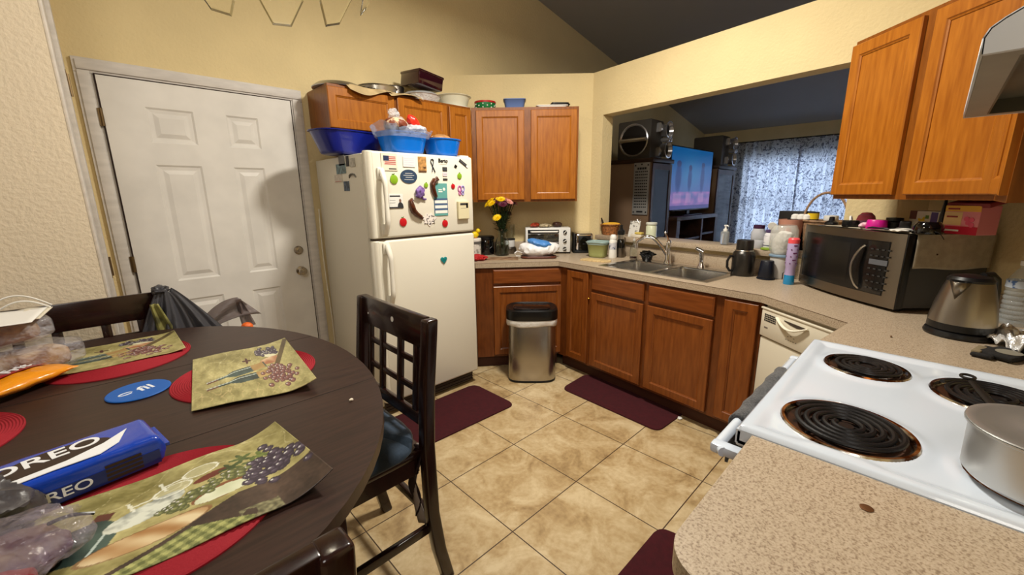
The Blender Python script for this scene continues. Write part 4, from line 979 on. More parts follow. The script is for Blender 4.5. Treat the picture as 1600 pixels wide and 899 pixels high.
mk('tin_body', lambda b: b.lathe([(.086, 0), (.088, .003), (.090, .062), (0, .062)], 40), dots, gt)
mk('rim', lambda b: b.lathe([(.092, .058), (.093, .072), (.086, .074), (.0, .074)], 40), mat('red_enamel', (176, 24, 32), .35), gt)
mk('white_dots', lambda b: [b.ball((.0895*math.cos(a), .0895*math.sin(a), z), .0065, (1, 1, 1), 1) for i, a in enumerate([k*.42 for k in range(15)]) for z in ((.018, .046) if i % 2 else (.032,))], white_p, gt)
def tub(b, L, W_, H, flare=1.15, rr=.35, th=.0025, ribs=0):
    prof = [(.02, 1-.06), (0.06, 1.0)]
    def ring(s, z):
        out = []
        for i in range(56):
            a = 2*math.pi*i/56; c_, s_ = math.cos(a), math.sin(a)
            k = s*(1+(.006 if ribs and i % 3 == 0 else 0)); out.append(b.bm.verts.new((math.copysign(abs(c_)**rr, c_)*L/2*k, math.copysign(abs(s_)**rr, s_)*W_/2*k, z)))
        return out
    R = [ring(.86/flare, 0), ring(.93/flare, .004), ring(.97/flare, .02), ring(1.0, H-.008), ring(1.05, H-.006), ring(1.055, H), ring(1.0, H), ring(.955, H-.02), ring(.93/flare, .012)]
    b.bm.faces.new(R[0][::-1])
    for p, q_ in zip(R, R[1:]):
        for i in range(56): j = (i+1) % 56; b.bm.faces.new((p[i], p[j], q_[j], q_[i]))
    b.bm.faces.new(R[-1]); b._t()
o = mk('plastic_basin', lambda b: tub(b, .185, .16, .082, 1.12), mat('dusty_blue_plastic', (92, 116, 168), .35), None, ang=1); o.location = C3(804, .15); o.rotation_euler = (0, 0, -math.pi/4); tag(o, 'small dusty blue plastic basin beside the dotted green tin', 'basin')
o = mk('white_tray', lambda b: tub(b, .26, .17, .026, 1.10, .25), white_p, None, ang=1); o.location = C3(862, .15); o.rotation_euler = (0, 0, -math.pi/4); tag(o, 'shallow white tray at the right end of the corner cabinet top', 'tray')
q = C3(874, .13); o = mk('black_tray', lambda b: tub(b, .16, .12, .009, 1.05, .25), black_p, None, ang=1); o.location = (q[0], q[1], TOP+.027); o.rotation_euler = (0, 0, -math.pi/4+.1); tag(o, 'thin black tray lying on the white tray', 'tray')
# ================================================================ on the refrigerator
FTZ = FT+.002
dk = mat('deep_blue_plastic', (18, 30, 128), .3, coat=.3); mb_ = mat('bright_blue_plastic', (0, 104, 204), .3, coat=.3)
o = mk('plastic_tub', lambda b: tub(b, .50, .29, .140, 1.20, .72, ribs=1), dk, None, ang=1); o.location = (1.225, 2.765, FTZ); o.rotation_euler = (0, 0, math.radians(12)); tag(o, 'wide deep blue ribbed tub at the left rear of the refrigerator top', 'tub')
o = mk('plastic_tub', lambda b: tub(b, .315, .24, .130, 1.16, .78), mb_, None, ang=1); o.location = (1.445, 2.49, FTZ); tag(o, 'bright blue tub lined with clear film and full of bread bags', 'tub')
o2 = mk('plastic_tub', lambda b: tub(b, .245, .23, .115, 1.16, .78), mb_, None, ang=1); o2.location = (1.750, 2.49, FTZ); tag(o2, 'smaller bright blue tub at right of the refrigerator top holding a bun', 'tub')
lf = mat('blueish_clear_film', (170, 184, 214), .15, 0, alpha=.45, bump=.8, bs=30, bd=.01)
bb = thing('bread_bag', 'clear bag of sliced bread with brown crust spilling from the film lined tub', 'bread', (1.41, 2.485, FTZ+.132))
mk('film', lambda b: crumple(b, .17, .17, .10, 41, .35, 14), mat('bag_white_film', (232, 226, 220), .1, alpha=.35, bump=.8, bs=30, bd=.01), bb)
mk('crust', lambda b: crumple(b, .14, .13, .085, 44, .2, 12), mat('dark_crust', (120, 58, 36), .6, var=1, col2=(214, 186, 150), vs=20, fac=(.42, .5)), bb); LAST[0].location = (-.035, -.035, .004)
mk('twist_end', lambda b: crumple(b, .08, .05, .07, 46, .5, 30), plast, bb); LAST[0].location = (0, .03, .085)
rb = thing('bread_bag', 'bag of bread with red printed end lying right in the film lined tub', 'bread', (1.535, 2.49, FTZ+.132))
mk('film', lambda b: crumple(b, .16, .14, .07, 47, .35, 14), mat('bag_white_film2', (225, 225, 228), .2, alpha=.8, bump=.8, bs=30, bd=.01), rb)
mk('red_print', lambda b: crumple(b, .11, .06, .07, 48, .3, 14), mat('bag_red_print', (214, 40, 24), .35, coat=.3), rb); LAST[0].location = (-.02, .0, .055); LAST[0].rotation_euler = (0, .7, 0)
def skirt(b):
    def fn(u, v):
        a = u*2*math.pi; c_, s_ = math.cos(a), math.sin(a); k = 1.02+.16*v+.02*math.sin(a*7); w = .030*v
        return V((math.copysign(abs(c_)**.6, c_)*.157*k, math.copysign(abs(s_)**.6, s_)*.121*k, .098+w*1.6-.012*math.sin(a*5)*v+(.03 if c_ < -.4 else 0)*v))
    b.grid(fn, 72, 6, cu=True)
o = mk('film_liner', skirt, lf, None); o.location = (1.445, 2.49, FTZ); tag(o, 'clear bluish film liner hanging over the rim of the left bright blue tub', 'bag')
o = mk('bun', lambda b: crumple(b, .15, .12, .07, 51, .15, 9), mat('bun_brown', (196, 140, 84), .6, var=.3, vs=14), None); o.location = (1.735, 2.47, FTZ+.085); tag(o, 'pale brown bun resting in the right bright blue tub', 'bread')
o = mk('bread_wrapper', lambda b: crumple(b, .15, .07, .05, 53, .4, 18), mat('bag_white_film3', (228, 224, 214), .3), None); o.location = (1.755, 2.535, FTZ+.105); tag(o, 'white bread wrapper behind the bun in the right tub', 'wrapper')
# ---- magnets (front of the doors at y = FYF)
def mg(px, py): p = PY(px, py, FYF-.001); return (p.x, FYF-.0012, p.z)
def mpx(n, py=300): return n*dep(PY(650, py, FYF))/F
def mz(sx, sy): return 570+sx/7.194, 235+sy/7.194
MX = Matrix.Rotation(math.pi/2, 4, 'X')
def flat(name, label, sx, sy, w, h, m, cat='magnet', rot=0., th=.003, extra=None, bev=.001):
    px, py = mz(sx, sy); p = mg(px, py); W_, H_ = mpx(w/7.194), mpx(h/7.194)
    t = thing(name, label, cat, p, 0); t.rotation_euler = (0, rot, 0)
    mk('plate', lambda b: b.b2(-W_/2, W_/2, -th, 0, -H_/2, H_/2, bev=bev), m, t, smooth=False)
    if extra: extra(t, W_, H_, -th)
    return t
def lab(t, m, x0, x1, z0, z1, y, name='print'): return mk(name, lambda b: b.b2(x0, x1, y-.0006, y+.0003, z0, z1), m, t, smooth=False)
cream = mat('cream_card', (226, 216, 196), .6); navy2 = mat('navy_print', (30, 46, 78), .5); slate = mat('slate_blue_print', (44, 66, 92), .45)
grey = mat('grey_print', (120, 120, 122), .6); dgrey = mat('dark_print', (44, 44, 48), .6); teal = mat('teal_print', (96, 160, 156), .5)
redp = mat('red_print_plain', (176, 60, 56), .5); lilac = mat('lilac_print', (196, 190, 214), .5)
def fl(t, W_, H_, y):
    lab(t, mat('flag_paper', (222, 206, 190), .6), -W_*.34, W_*.42, -H_*.18, H_*.36, y, 'flag_field')
    for i in range(5): lab(t, redp, -W_*.30+.004*i*.3, W_*.40, -H_*.14+H_*.10*i, -H_*.09+H_*.10*i, y-.0005, 'stripe')
    lab(t, navy2, -W_*.36, -W_*.02, H_*.06, H_*.34, y-.001, 'canton'); lab(t, dgrey, -W_*.05, W_*.42, -H_*.42, -H_*.36, y, 'caption')
flat('flag_magnet', 'magnet picturing a striped flag at the top left of the freezer door', 272, 130, 185, 180, cream, extra=fl)
flat('card_magnet', 'pale lilac printed card magnet at the top of freezer door', 495, 130, 150, 110, mat('pale_card', (224, 220, 222), .6), extra=lambda t, W_, H_, y: [lab(t, lilac, -W_*.4, W_*.4, z*H_, z*H_+.0015, y, 'text_line') for z in (.3, .12, -.08, -.3)])
flat('picture_magnet', 'tan picture magnet with a dark drawn figure near the ribbon', 645, 158, 105, 165, mat('tan_picture', (206, 152, 88), .5, var=.3, vs=60), extra=lambda t, W_, H_, y: (lab(t, mat('brown_sketch', (92, 60, 34), .6), W_*.1, W_*.4, -H_*.28, -H_*.16, y), lab(t, mat('brown_sketch', (92, 60, 34), .6), -W_*.45, W_*.45, -H_*.5, -H_*.42, y)))
p = mg(*mz(760, 175)); o = mk('ribbon_magnet', lambda b: b.tube([(s*.0001+x, -.002-.0015*i/12, z) for i, (x, z) in enumerate([(.018, -.040), (.006, -.014), (-.006, .008), (-.014, .028), (-.010, .040), (.0, .043), (.008, .036), (.006, .018), (.0, -.002), (-.004, -.022), (-.006, -.040)]) for s in (0,)], .0055, 6, flat=.3), navy2, None); o.location = p; tag(o, 'looped navy awareness ribbon magnet on the freezer door', 'magnet')
def oval_plate(t, W_, H_, y): pass
px, py = mz(493, 295); t = thing('oval_magnet', 'dark slate oval magnet with pale lines of writing on freezer door', 'magnet', mg(px, py)); W_, H_ = mpx(208/7.194), mpx(148/7.194)
mk('plate', lambda b: b.prism([(W_/2*math.cos(a), H_/2*math.sin(a)) for a in [i*math.pi/20 for i in range(40)]], 0, .003, M=MX), slate, t, smooth=False)
for z, w in ((.22, .22), (.08, .32), (-.06, .20), (-.22, .28)): lab(t, white_p, -W_*w, W_*w, H_*z-.0012, H_*z+.0012, -.003, 'text_line')
t = thing('lettering_magnet', 'black chunky word magnet near top right of freezer door', 'magnet', mg(*mz(878, 118))); text('Berto', .034, dgrey, t, (0, -.0015, 0), FR, depth=.0012, squash=.95, bold=.02); lab(t, grey, -.03, .03, -.0225, -.0215, -.0005)
flat('small_magnet', 'small dark rectangular magnet below the black word magnet', 898, 212, 64, 46, dgrey, extra=lambda t, W_, H_, y: [lab(t, grey, -W_*.4, W_*.4, z*H_, z*H_+.001, y, 'text_line') for z in (.2, -.1)])
flat('small_magnet', 'tiny pale printed strip magnet between two dark small magnets', 900, 270, 62, 44, mat('pale_pink_card', (222, 204, 214), .6), extra=lambda t, W_, H_, y: lab(t, grey, -W_*.4, W_*.4, 0, .0015, y))
flat('small_magnet', 'small dark strip magnet above the teal calendar', 903, 327, 64, 22, dgrey)
flat('small_magnet', 'small black diamond-turned magnet left of the white clip', 1020, 182, 36, 36, black_p, rot=.5)
t = flat('clip_magnet', 'slanted black and white clip magnet at top right corner of freezer door', 1110, 150, 150, 34, dgrey, rot=.55, extra=lambda t, W_, H_, y: (lab(t, white_p, W_*.3, W_*.5, -H_*.4, H_*.4, y), lab(t, grey, -W_*.45, W_*.25, -.001, .001, y)))
def fruit(sx, sy, r, m, label, lean=0):
    R = mpx(r/7.194); t = thing('fruit_magnet', label, 'magnet', mg(*mz(sx, sy)), 0, 'apple shaped magnets'); t.rotation_euler = (0, lean, 0)
    pts = []
    for i in range(36):
        a = 2*math.pi*i/36; k = 1-.10*math.exp(-((a-math.pi/2)/.35)**2)-.06*math.exp(-((a-3*math.pi/2)/.3)**2); pts.append((R*.92*k*math.cos(a), R*1.05*k*math.sin(a)))
    mk('apple', lambda b: b.prism(pts, 0, .005, M=MX, bev=.0015), m, t)
    mk('stem', lambda b: b.tube([(0, -.003, R*.88), (R*.10, -.003, R*1.12), (R*.18, -.003, R*1.32)], R*.07, 6), mat('stem_brown', (70, 44, 26), .6), t)
    mk('leaf', lambda b: b.ball((-R*.2, -.004, R*1.08), R*.25, (1.3, .2, .6), 2), mat('leaf_green', (84, 122, 30), .5), t)
ga = mat('green_apple', (132, 172, 36), .4); ra = mat('red_apple', (190, 20, 30), .4)
fruit(326, 327, 48, ga, 'largest green apple magnet, left of the slate oval magnet'); fruit(686, 393, 27, ga, 'small green apple magnet in the middle above the purple flower', .2)
fruit(1062, 290, 34, ga, 'green apple magnet at upper right of the freezer door', .1); fruit(990, 405, 28, ra, 'small red apple magnet right of the teal calendar', -.2)
fruit(430, 808, 46, ra, 'red apple magnet at lower left of the freezer door'); fruit(900, 822, 42, ra, 'red apple magnet at lower right beneath the teal calendar')
def cal(t, W_, H_, y):
    lab(t, mat('calendar_blue', (70, 96, 130), .5), -W_*.5, W_*.5, -H_*.42, H_*.04, y, 'calendar_field')
    for i in range(3): lab(t, white_p, -W_*.46, W_*.46, -H_*.11-i*H_*.155, -H_*.02-i*H_*.155, y-.0005, 'month_row')
    mk('round_logo', lambda b: b.lathe([(.010, 0), (.010, .001)], 16, M=Matrix.Translation((W_*.26, y, H_*.32)) @ MX), white_p, t)
    lab(t, white_p, -W_*.15, W_*.1, H_*.29, H_*.32, y); lab(t, white_p, -W_*.15, W_*.14, H_*.23, H_*.26, y)
flat('calendar_magnet', 'teal and white calendar magnet with three rows in the middle right', 853, 555, 190, 375, teal, extra=cal)
t = flat('photo_magnet', 'white card magnet with portrait of dark-haired person beside the handle', 350, 572, 170, 152, mat('card_white', (226, 226, 222), .5), extra=lambda t, W_, H_, y: (lab(t, dgrey, -W_*.42, W_*.30, H_*.30, H_*.40, y), lab(t, grey, -W_*.45, -W_*.05, H_*.05, H_*.07, y), lab(t, grey, -W_*.45, -W_*.05, -H_*.12, -H_*.10, y), lab(t, dgrey, -W_*.5, W_*.5, -H_*.5, -H_*.40, y),
     mk('portrait_suit', lambda b: b.prism([(W_*.08, -H_*.42), (W_*.5, -H_*.42), (W_*.46, -H_*.20), (W_*.34, -H_*.08), (W_*.22, -H_*.08), (W_*.12, -H_*.2)], -y+.0002, -y+.0008, M=MX), dgrey, t, smooth=False),
     mk('portrait_face', lambda b: b.prism([(W_*.28+W_*.08*math.cos(a), H_*.03+H_*.13*math.sin(a)) for a in [i*.524 for i in range(12)]], -y+.0006, -y+.0012, M=MX), mat('portrait_skin', (122, 88, 72), .6), t, smooth=False)))
def shape(name, label, sx, sy, m, pts, th=.012, rot=0., sc=1.25):
    o = mk(name, lambda b: b.tube([(x*sc, -th*.5, z*sc) for x, z, r in pts], [r*sc*1.55 for x, z, r in pts], 12, flat=.7), m, None); o.location = mg(*mz(sx, sy)); o.rotation_euler = (0, rot, 0); return tag(o, label, 'magnet')
brn = mat('glossy_brown_resin', (96, 44, 20), .3, var=.4, vs=40, coat=.4)
shape('resin_magnet', 'long glossy brown animal magnet overlapping the teal calendar', 780, 415, brn, [(.010, .055, .010), (.020, .045, .012), (.0, .040, .013), (-.014, .020, .014), (-.014, -.005, .013), (-.006, -.030, .012), (.004, -.052, .010), (.012, -.058, .004)], sc=1.12)
shape('resin_magnet', 'curved glossy brown animal magnet at centre bottom of the freezer door', 575, 670, brn, [(-.020, .052, .009), (-.030, .046, .010), (-.026, .020, .014), (-.018, -.005, .014), (.000, -.022, .012), (.022, -.036, .010), (.032, -.046, .006)])
pur = mat('purple_cloth', (130, 96, 168), .6, var=.3, vs=60)
o = mk('flower_magnet', lambda b: (b.ball((0, -.012, .004), .034, (1, .5, 1), 3, .5, 40), b.tube([(.01, -.008, -.02), (.024, -.008, -.038), (.045, -.008, -.040)], [.010, .006, .006], 8)), pur, None); o.location = mg(*mz(610, 480)); tag(o, 'crumpled purple flower magnet in the centre of the freezer door', 'magnet')
o = mk('spotted_magnet', lambda b: b.prism([(.050*math.cos(a)*(1+.22*math.sin(a*5)), .038*math.sin(a)*(1+.25*math.sin(a*7))) for a in [i*math.pi/28 for i in range(56)]], 0, .003, M=MX), mat('spotted_white', (232, 224, 218), .5, var=1, col2=(40, 30, 34), vs=75, fac=(.40, .46)), None, smooth=False); o.location = mg(*mz(725, 775)); tag(o, 'white magnet with black spots below the teal calendar', 'magnet')
bf = thing('butterfly_magnet', 'pink and lilac butterfly magnet above the cream note holder', 'magnet', mg(*mz(1082, 455))); bf.scale = (1.4, 1.2, 1.4)
for s, m in ((-1, mat('butterfly_pink', (190, 96, 160), .5)), (1, mat('butterfly_lilac', (150, 140, 206), .5))):
    mk('wing', lambda b: (b.tube([(s*(.010+.009*math.cos(a)), -.002, .010+.013*math.sin(a)) for a in [i*.45 for i in range(14)]], .0030, 6, closed=True), b.tube([(s*(.009+.006*math.cos(a)), -.002, -.012+.008*math.sin(a)) for a in [i*.45 for i in range(14)]], .0026, 6, closed=True)), m, bf)
nh = flat('note_holder', 'raised cream note pad holder magnet at the lower right of freezer door', 1095, 672, 165, 215, mat('pad_cream', (218, 208, 172), .5), th=.022, bev=.004, extra=lambda t, W_, H_, y: (lab(t, dgrey, -W_*.35, W_*.3, H_*.28, H_*.40, y, 'pad_binding'), lab(t, black_p, W_*.2, W_*.38, H_*.12, H_*.40, y, 'black_flap'), lab(t, grey, -W_*.3, W_*.2, H_*.10, H_*.115, y)))
px, py = 693, 406; p = PY(px, py, FYF); ht = thing('heart_magnet', 'teal heart magnet alone on the lower refrigerator door', 'magnet', (p.x, FYF-.0012, p.z))
def heart(b, R=.026):
    pts = [(R*.062*(16*math.sin(a)**3), R*.062*(13*math.cos(a)-5*math.cos(2*a)-2*math.cos(3*a)-math.cos(4*a))) for a in [i*2*math.pi/40 for i in range(40)]]
    b.prism(pts, 0, .007, M=MX, bev=.002)
mk('heart', heart, mat('teal_glaze', (24, 128, 130), .3), ht); lab(ht, mat('teal_dark', (12, 76, 84), .4), -.012, .012, .0, .002, -.007); lab(ht, mat('teal_dark', (12, 76, 84), .4), -.008, .008, -.008, -.006, -.007)
# magnets on the side of the refrigerator (x = FX0+.004)
def sm(px, py): p = PX(px, py, FX0+.003); return (FX0+.0028, p.y, p.z)
for i, (px, py, w, h, m, l) in enumerate([(534, 251, .055, .062, grey, 'grey square magnet highest on the side of the refrigerator'), (543, 252, .024, .062, dgrey, 'dark narrow strip magnet beside grey square magnet on refrigerator side'),
      (533, 264, .09, .06, mat('pale_teal_picture', (126, 156, 164), .5, var=.4, vs=40), 'blue-grey landscape picture magnet on the side of the refrigerator'), (542, 291, .05, .06, mat('blue_grey_picture', (92, 108, 132), .5, var=.5, vs=60), 'small blue-grey picture magnet, lowest on the refrigerator side'),
      (551, 254, .045, .05, mat('pale_grey_card', (206, 202, 192), .6, var=.15, vs=60), 'pale faded card magnet at upper right of refrigerator side'), (529, 279, .075, .05, mat('faded_note', (220, 212, 200), .6, var=.1, vs=60), 'faded note magnet with thin red line on refrigerator side')]):
    p = sm(px, py); t = thing('side_magnet', l, 'magnet', p); mk('plate', lambda b: b.b2(-.003, 0, -w/2*1.6, w/2*1.6, -h/2, h/2, bev=.0008), m, t, smooth=False)
    if i == 5: mk('red_line', lambda b: b.b2(-.0036, -.0028, -.05, .05, -.020, -.017), redp, t, smooth=False)
p = sm(551, 275); o = mk('animal_magnet', lambda b: b.tube([(-.002, -.05, -.01), (-.002, -.03, .008), (-.002, .0, .012), (-.002, .03, .004), (-.002, .045, -.012)], [.005, .010, .014, .010, .004], 8, flat=.3), mat('grey_resin', (120, 118, 112), .5), None); o.location = p; tag(o, 'little grey arched animal magnet on the refrigerator side', 'magnet')
# white cord in the gap
o = mk('power_cord', lambda b: b.tube([(1.108, 3.15-.0*i, z) for i, z in enumerate([1.35, 1.2, 1.05, .9, .7, .5, .3, .1])] and [(1.104-.014*math.sin(i*.8), 3.13-.02*math.sin(i*.7), 1.36-.17*i) for i in range(9)], .004, 8), mat('cord_white', (214, 206, 190), .5), None); tag(o, 'white power cord hanging on the wall between refrigerator and door', 'cord')
# ================================================================ trash can
tc_ = P(835, 590, 0); TCx, TCy = 2.275, 2.125
trash = thing('trash_can', 'brushed steel trash can with black sensor lid and white liner', 'trash can', (TCx, TCy, 0), -math.pi/4)
def squircle(b, L, W_, prof, e=.5, seg=64):
    R = []
    for s, z in prof:
        R.append([b.bm.verts.new((math.copysign(abs(math.cos(a))**e, math.cos(a))*L/2*s, math.copysign(abs(math.sin(a))**e, math.sin(a))*W_/2*s, z)) for a in [2*math.pi*i/seg for i in range(seg)]])
    b.bm.faces.new(R[0][::-1]); b.bm.faces.new(R[-1])
    for p, q_ in zip(R, R[1:]):
        for i in range(seg): j = (i+1) % seg; b.bm.faces.new((p[i], p[j], q_[j], q_[i]))
    b._t()
mk('can', lambda b: squircle(b, .375, .27, [(1.0, .012), (1.0, .02), (1.0, .50), (.98, .505)], .55), mat('brushed_steel_can', (178, 172, 162), .27, 1, bump=.25, bs=30, stretch=(8, 8, .4), bd=.001), trash)
mk('base', lambda b: squircle(b, .38, .275, [(.97, 0), (1.0, .004), (1.0, .014), (.99, .018)], .55), black_p, trash)
def liner(b):
    def fn(u, v):
        a = u*2*math.pi; c_, s_ = math.cos(a), math.sin(a); k = 1.0+.035*math.sin(v*math.pi)+.012*math.sin(a*9+v*4)*v+.03
        return V((math.copysign(abs(c_)**.55, c_)*.1875*k, math.copysign(abs(s_)**.55, s_)*.135*k, .53-.068*v+.006*math.sin(a*5+1)*v))
    b.grid(fn, 110, 8, cu=True)
mk('bag_liner', liner, mat('white_bin_liner', (226, 224, 220), .3, bump=.7, bs=50, bd=.006), trash, solid=.001)
def lidf(b): squircle(b, .39, .285, [(1.0, .508), (1.03, .512), (1.04, .52), (1.04, .565), (1.02, .583), (.93, .592), (.85, .586), (.80, .583)], .55)
mk('lid', lidf, mat('can_lid_black', (14, 14, 15), .28), trash)
mk('sensor', lambda b: b.lathe([(.014, .583), (.014, .592), (.0, .593)], 20, c=(.0, -.075, 0)), black_g, trash)
mk('lid_flap', lambda b: squircle(b, .29, .18, [(1.0, .582), (1.0, .588), (.95, .591)], .55), black_g, trash)
# ================================================================ floor mats
def fmat(label, C, r=.06, th=.010, grp='maroon kitchen floor mats'):
    C = [V(c) for c in C]; pts = []
    n = len(C)
    for i in range(n):
        p0, p1, p2 = C[i-1], C[i], C[(i+1) % n]; a = p1+(p0-p1).normalized()*r; c_ = p1+(p2-p1).normalized()*r
        for k in range(7): u = k/6; q_ = a*(1-u)**2+p1*2*u*(1-u)+c_*u*u; pts.append((q_.x, q_.y))
    o = mk('floor_mat', lambda b: b.prism(pts, .0005, th, bev=.004), mat('maroon_mat', (64, 8, 18), 1., bump=.3, bs=300, var=.12, vs=40), None); return tag(o, label, 'mat', grp)
fmat('maroon floor mat in front of the refrigerator', [(1.842, 1.880), (1.842, 2.330), (1.05, 2.330), (1.05, 1.905)])
fmat('maroon floor mat in front of the sink cabinets', [(2.262, 1.800), (2.610, 1.820), (2.585, .990), (2.225, 1.010)])
fmat('maroon floor mat in front of the cooker at the bottom frame edge', [(1.535, .30), (1.535, .655), (.70, .655), (.70, .30)])
p = P(1062, 655, 0); o = mk('paper_scrap', lambda b: b.ball((p.x, p.y, .006), .018, (1.1, .8, .35), 3, .5, 60), white_p, None); tag(o, 'tiny white scrap on the tiles beside the sink mat corner', 'scrap')
# ================================================================ things on the worktop
def on(px, py, z=CT): p = P(px, py, z); return (p.x, p.y, z+.0004)
RZC = -math.pi/4
flw = thing('canister', 'white and grey patterned canister beside the refrigerator on the worktop', 'canister', (2.262, 2.800, CT+.0004))
mk('body', lambda b: b.lathe([(.0, 0), (.058, 0), (.060, .004), (.060, .135), (.0, .136)], 36), mat('patterned_white', (222, 220, 212), .4, var=1, col2=(150, 146, 140), vs=45, fac=(.38, .5)), flw)
mk('grey_band', lambda b: b.lathe([(.0605, .118), (.0612, .120), (.0612, .140), (.0605, .142)], 36, cap0=False, cap1=False), mat('band_grey', (96, 94, 90), .5), flw)
mk('lid', lambda b: b.lathe([(.062, .142), (.063, .146), (.063, .162), (.060, .166), (0, .167)], 36), white_p, flw)
yl = mat('chick_yellow', (240, 208, 20), .45)
ck_ = thing('toy_chick', 'small yellow toy chick standing on the patterned canister lid', 'toy', (2.270, 2.790, CT+.1690))
mk('body', lambda b: (b.ball((0, 0, .030), .030, (1.2, .8, .9), 3), b.ball((.020, -.015, .062), .019, (1, 1, 1), 3)), yl, ck_)
mk('beak', lambda b: b.ball((.038, -.024, .060), .007, (1.4, .8, .6), 2), mat('beak_orange', (236, 120, 20), .5), ck_); mk('foot', lambda b: b.ball((.004, 0, .003), .014, (1.2, 1, .25), 2), mat('beak_orange', (236, 120, 20), .5), ck_)
rd_ = thing('red_net_bag', 'crumpled red net bag lying on the worktop edge by the refrigerator', 'bag', (2.175, 2.640, CT+.0006)); mk('net', lambda b: crumple(b, .15, .16, .05, 61, .45, 20), mat('red_net', (172, 28, 30), .6), rd_)
o = mk('flat_paper', lambda b: b.box((0, 0, .0016), (.30, .17, .0018), rz=RZC), mat('brown_print_paper', (104, 72, 52), .6, var=1, col2=(170, 140, 108), vs=16), None, smooth=False); o.location = (2.355, 2.560, CT); tag(o, 'flat brown printed paper under the glass vase', 'paper')
cof = thing('canister', 'squat glossy black canister behind the flower vase', 'canister', (2.455, 2.870, CT+.0004))
mk('body', lambda b: b.lathe([(0, 0), (.074, 0), (.077, .006), (.077, .130), (.073, .138), (0, .139)], 36), black_g, cof)
mk('lid', lambda b: b.lathe([(.078, .139), (.080, .144), (.080, .160), (.070, .168), (.0, .170)], 36), black_p, cof); mk('clasp', lambda b: b.tube([(-.02, -.078, .06), (0, -.083, .075), (.02, -.078, .06)], .003, 6), black_p, cof)
# vase with flowers
vz = thing('glass_vase', 'tall clear glass jug vase holding the flower bouquet', 'vase', (*on(785, 399)[:2], CT+.0028))
vz.scale = (1.1, 1.1, 1.1)
def vglass(b):
    b.lathe([(.0, .0), (.052, 0), (.056, .006), (.058, .05), (.057, .10), (.048, .125), (.034, .150), (.030, .18), (.031, .20), (.036, .215), (.034, .216), (.028, .20), (.027, .18), (.031, .152), (.045, .124), (.054, .10), (.054, .05), (.050, .010), (0, .008)], 40)
mk('glass', vglass, glass, vz)
mk('water', lambda b: b.lathe([(0, .010), (.048, .012), (.052, .05), (.052, .085), (0, .085)], 32), mat('vase_water', (200, 214, 196), .02, trans=1., ior=1.33), vz)
st = mat('stem_green', (38, 62, 26), .6, var=.3, vs=40); lv = mat('flower_leaf_green', (34, 58, 24), .55, var=.4, vs=30)
bq = thing('flower_bouquet', 'bouquet of yellow, maroon and pink daisies standing in the glass vase', 'flowers', (vz.location.x, vz.location.y, CT+.012))
bq.scale = (1.12, 1.12, 1.12)
rf = random.Random(5); heads = []
def stems(b):
    for i in range(44):
        a = i*2.4; r = .118*math.sqrt((i+.5)/44); tx, ty = r*math.cos(a), r*math.sin(a)*.8; tz = .385+.055*(1-(r/.125)**2)+rf.random()*.02
        if i in (29, 33, 37): tz = .24+rf.random()*.08; tx *= 1.2
        heads.append((tx, ty, tz, i)); b.tube([(tx*.15*math.cos(i), ty*.2, .0), (tx*.12, ty*.12, .18), (tx*.55, ty*.55, .29), (tx, ty, tz)], .0024, 5)
mk('stems', stems, st, bq)
def leaves(b):
    for i in range(150):
        z = .17+.20*rf.random(); a = rf.random()*6.28; r = .012+.075*rf.random()*((z-.1)/.28); L = .022+.02*rf.random(); c_ = V((r*math.cos(a), r*math.sin(a), z)); d_ = V((math.cos(a), math.sin(a), .6*rf.random())).normalized(); s_ = d_.cross(V((0, 0, 1))).normalized()*L*.32
        b.quad(c_, c_+d_*L*.5+s_, c_+d_*L, c_+d_*L*.5-s_)
mk('leaves', leaves, lv, bq, solid=.0006)
fcols = [mat('petal_yellow', (244, 206, 14), .5), mat('petal_maroon', (92, 24, 52), .55), mat('petal_pink', (226, 160, 150), .55)]
for tx, ty, tz, i in heads:
    k = 0 if (tx-ty < .02 and i % 4 != 1) else (1 if i % 3 else 2)
    if i == 33: k = 0
    if i in (29, 37): k = 1
    def head(b):
        d_ = V((tx*2.2, ty*2.2, .25)).normalized(); u_ = d_.cross(V((0, 1, .1))).normalized(); w_ = d_.cross(u_)
        for lay_, (n_, R_, up_) in enumerate(((16, .038, .004), (13, .028, .011), (9, .017, .016))):
            for j in range(n_):
                a = 6.283*(j+.5*lay_)/n_; q_ = u_*math.cos(a)+w_*math.sin(a); t_ = -u_*math.sin(a)+w_*math.cos(a); c_ = V((tx, ty, tz))+d_*up_*.5
                b.quad(c_, c_+q_*R_*.6+t_*.0058+d_*up_*.4, c_+q_*R_+d_*up_*.2, c_+q_*R_*.6-t_*.0058+d_*up_*.4)
        b.ball((V((tx, ty, tz))+d_*.004), .0065, (1, 1, .8), 1)
    mk('flower', head, fcols[k], bq, smooth=False, solid=.0008)
# jar and steel stack right of the vase
jr = thing('coffee_canister', 'white canister with black lid stacked on a low steel base between vase and toaster oven', 'canister', (2.645, 2.760, CT+.0004))
mk('base', lambda b: b.lathe([(0, 0), (.066, 0), (.070, .01), (.070, .05), (.060, .062), (0, .063)], 32), steel_d, jr)
mk('body', lambda b: b.lathe([(0, .063), (.055, .063), (.057, .07), (.057, .125), (0, .126)], 32), mat('canister_white', (214, 214, 214), .35), jr); mk('lid', lambda b: b.lathe([(.059, .126), (.060, .136), (.0, .138)], 32), black_p, jr)
o = mk('glass_tube', lambda b: b.lathe([(.040, 0), (.041, .26), (.038, .26), (.037, .004), (0, .004)], 32), glass, None); o.location = (2.740, 2.835, CT+.0004); tag(o, 'tall clear glass cylinder behind the white canister by the wall', 'vase')
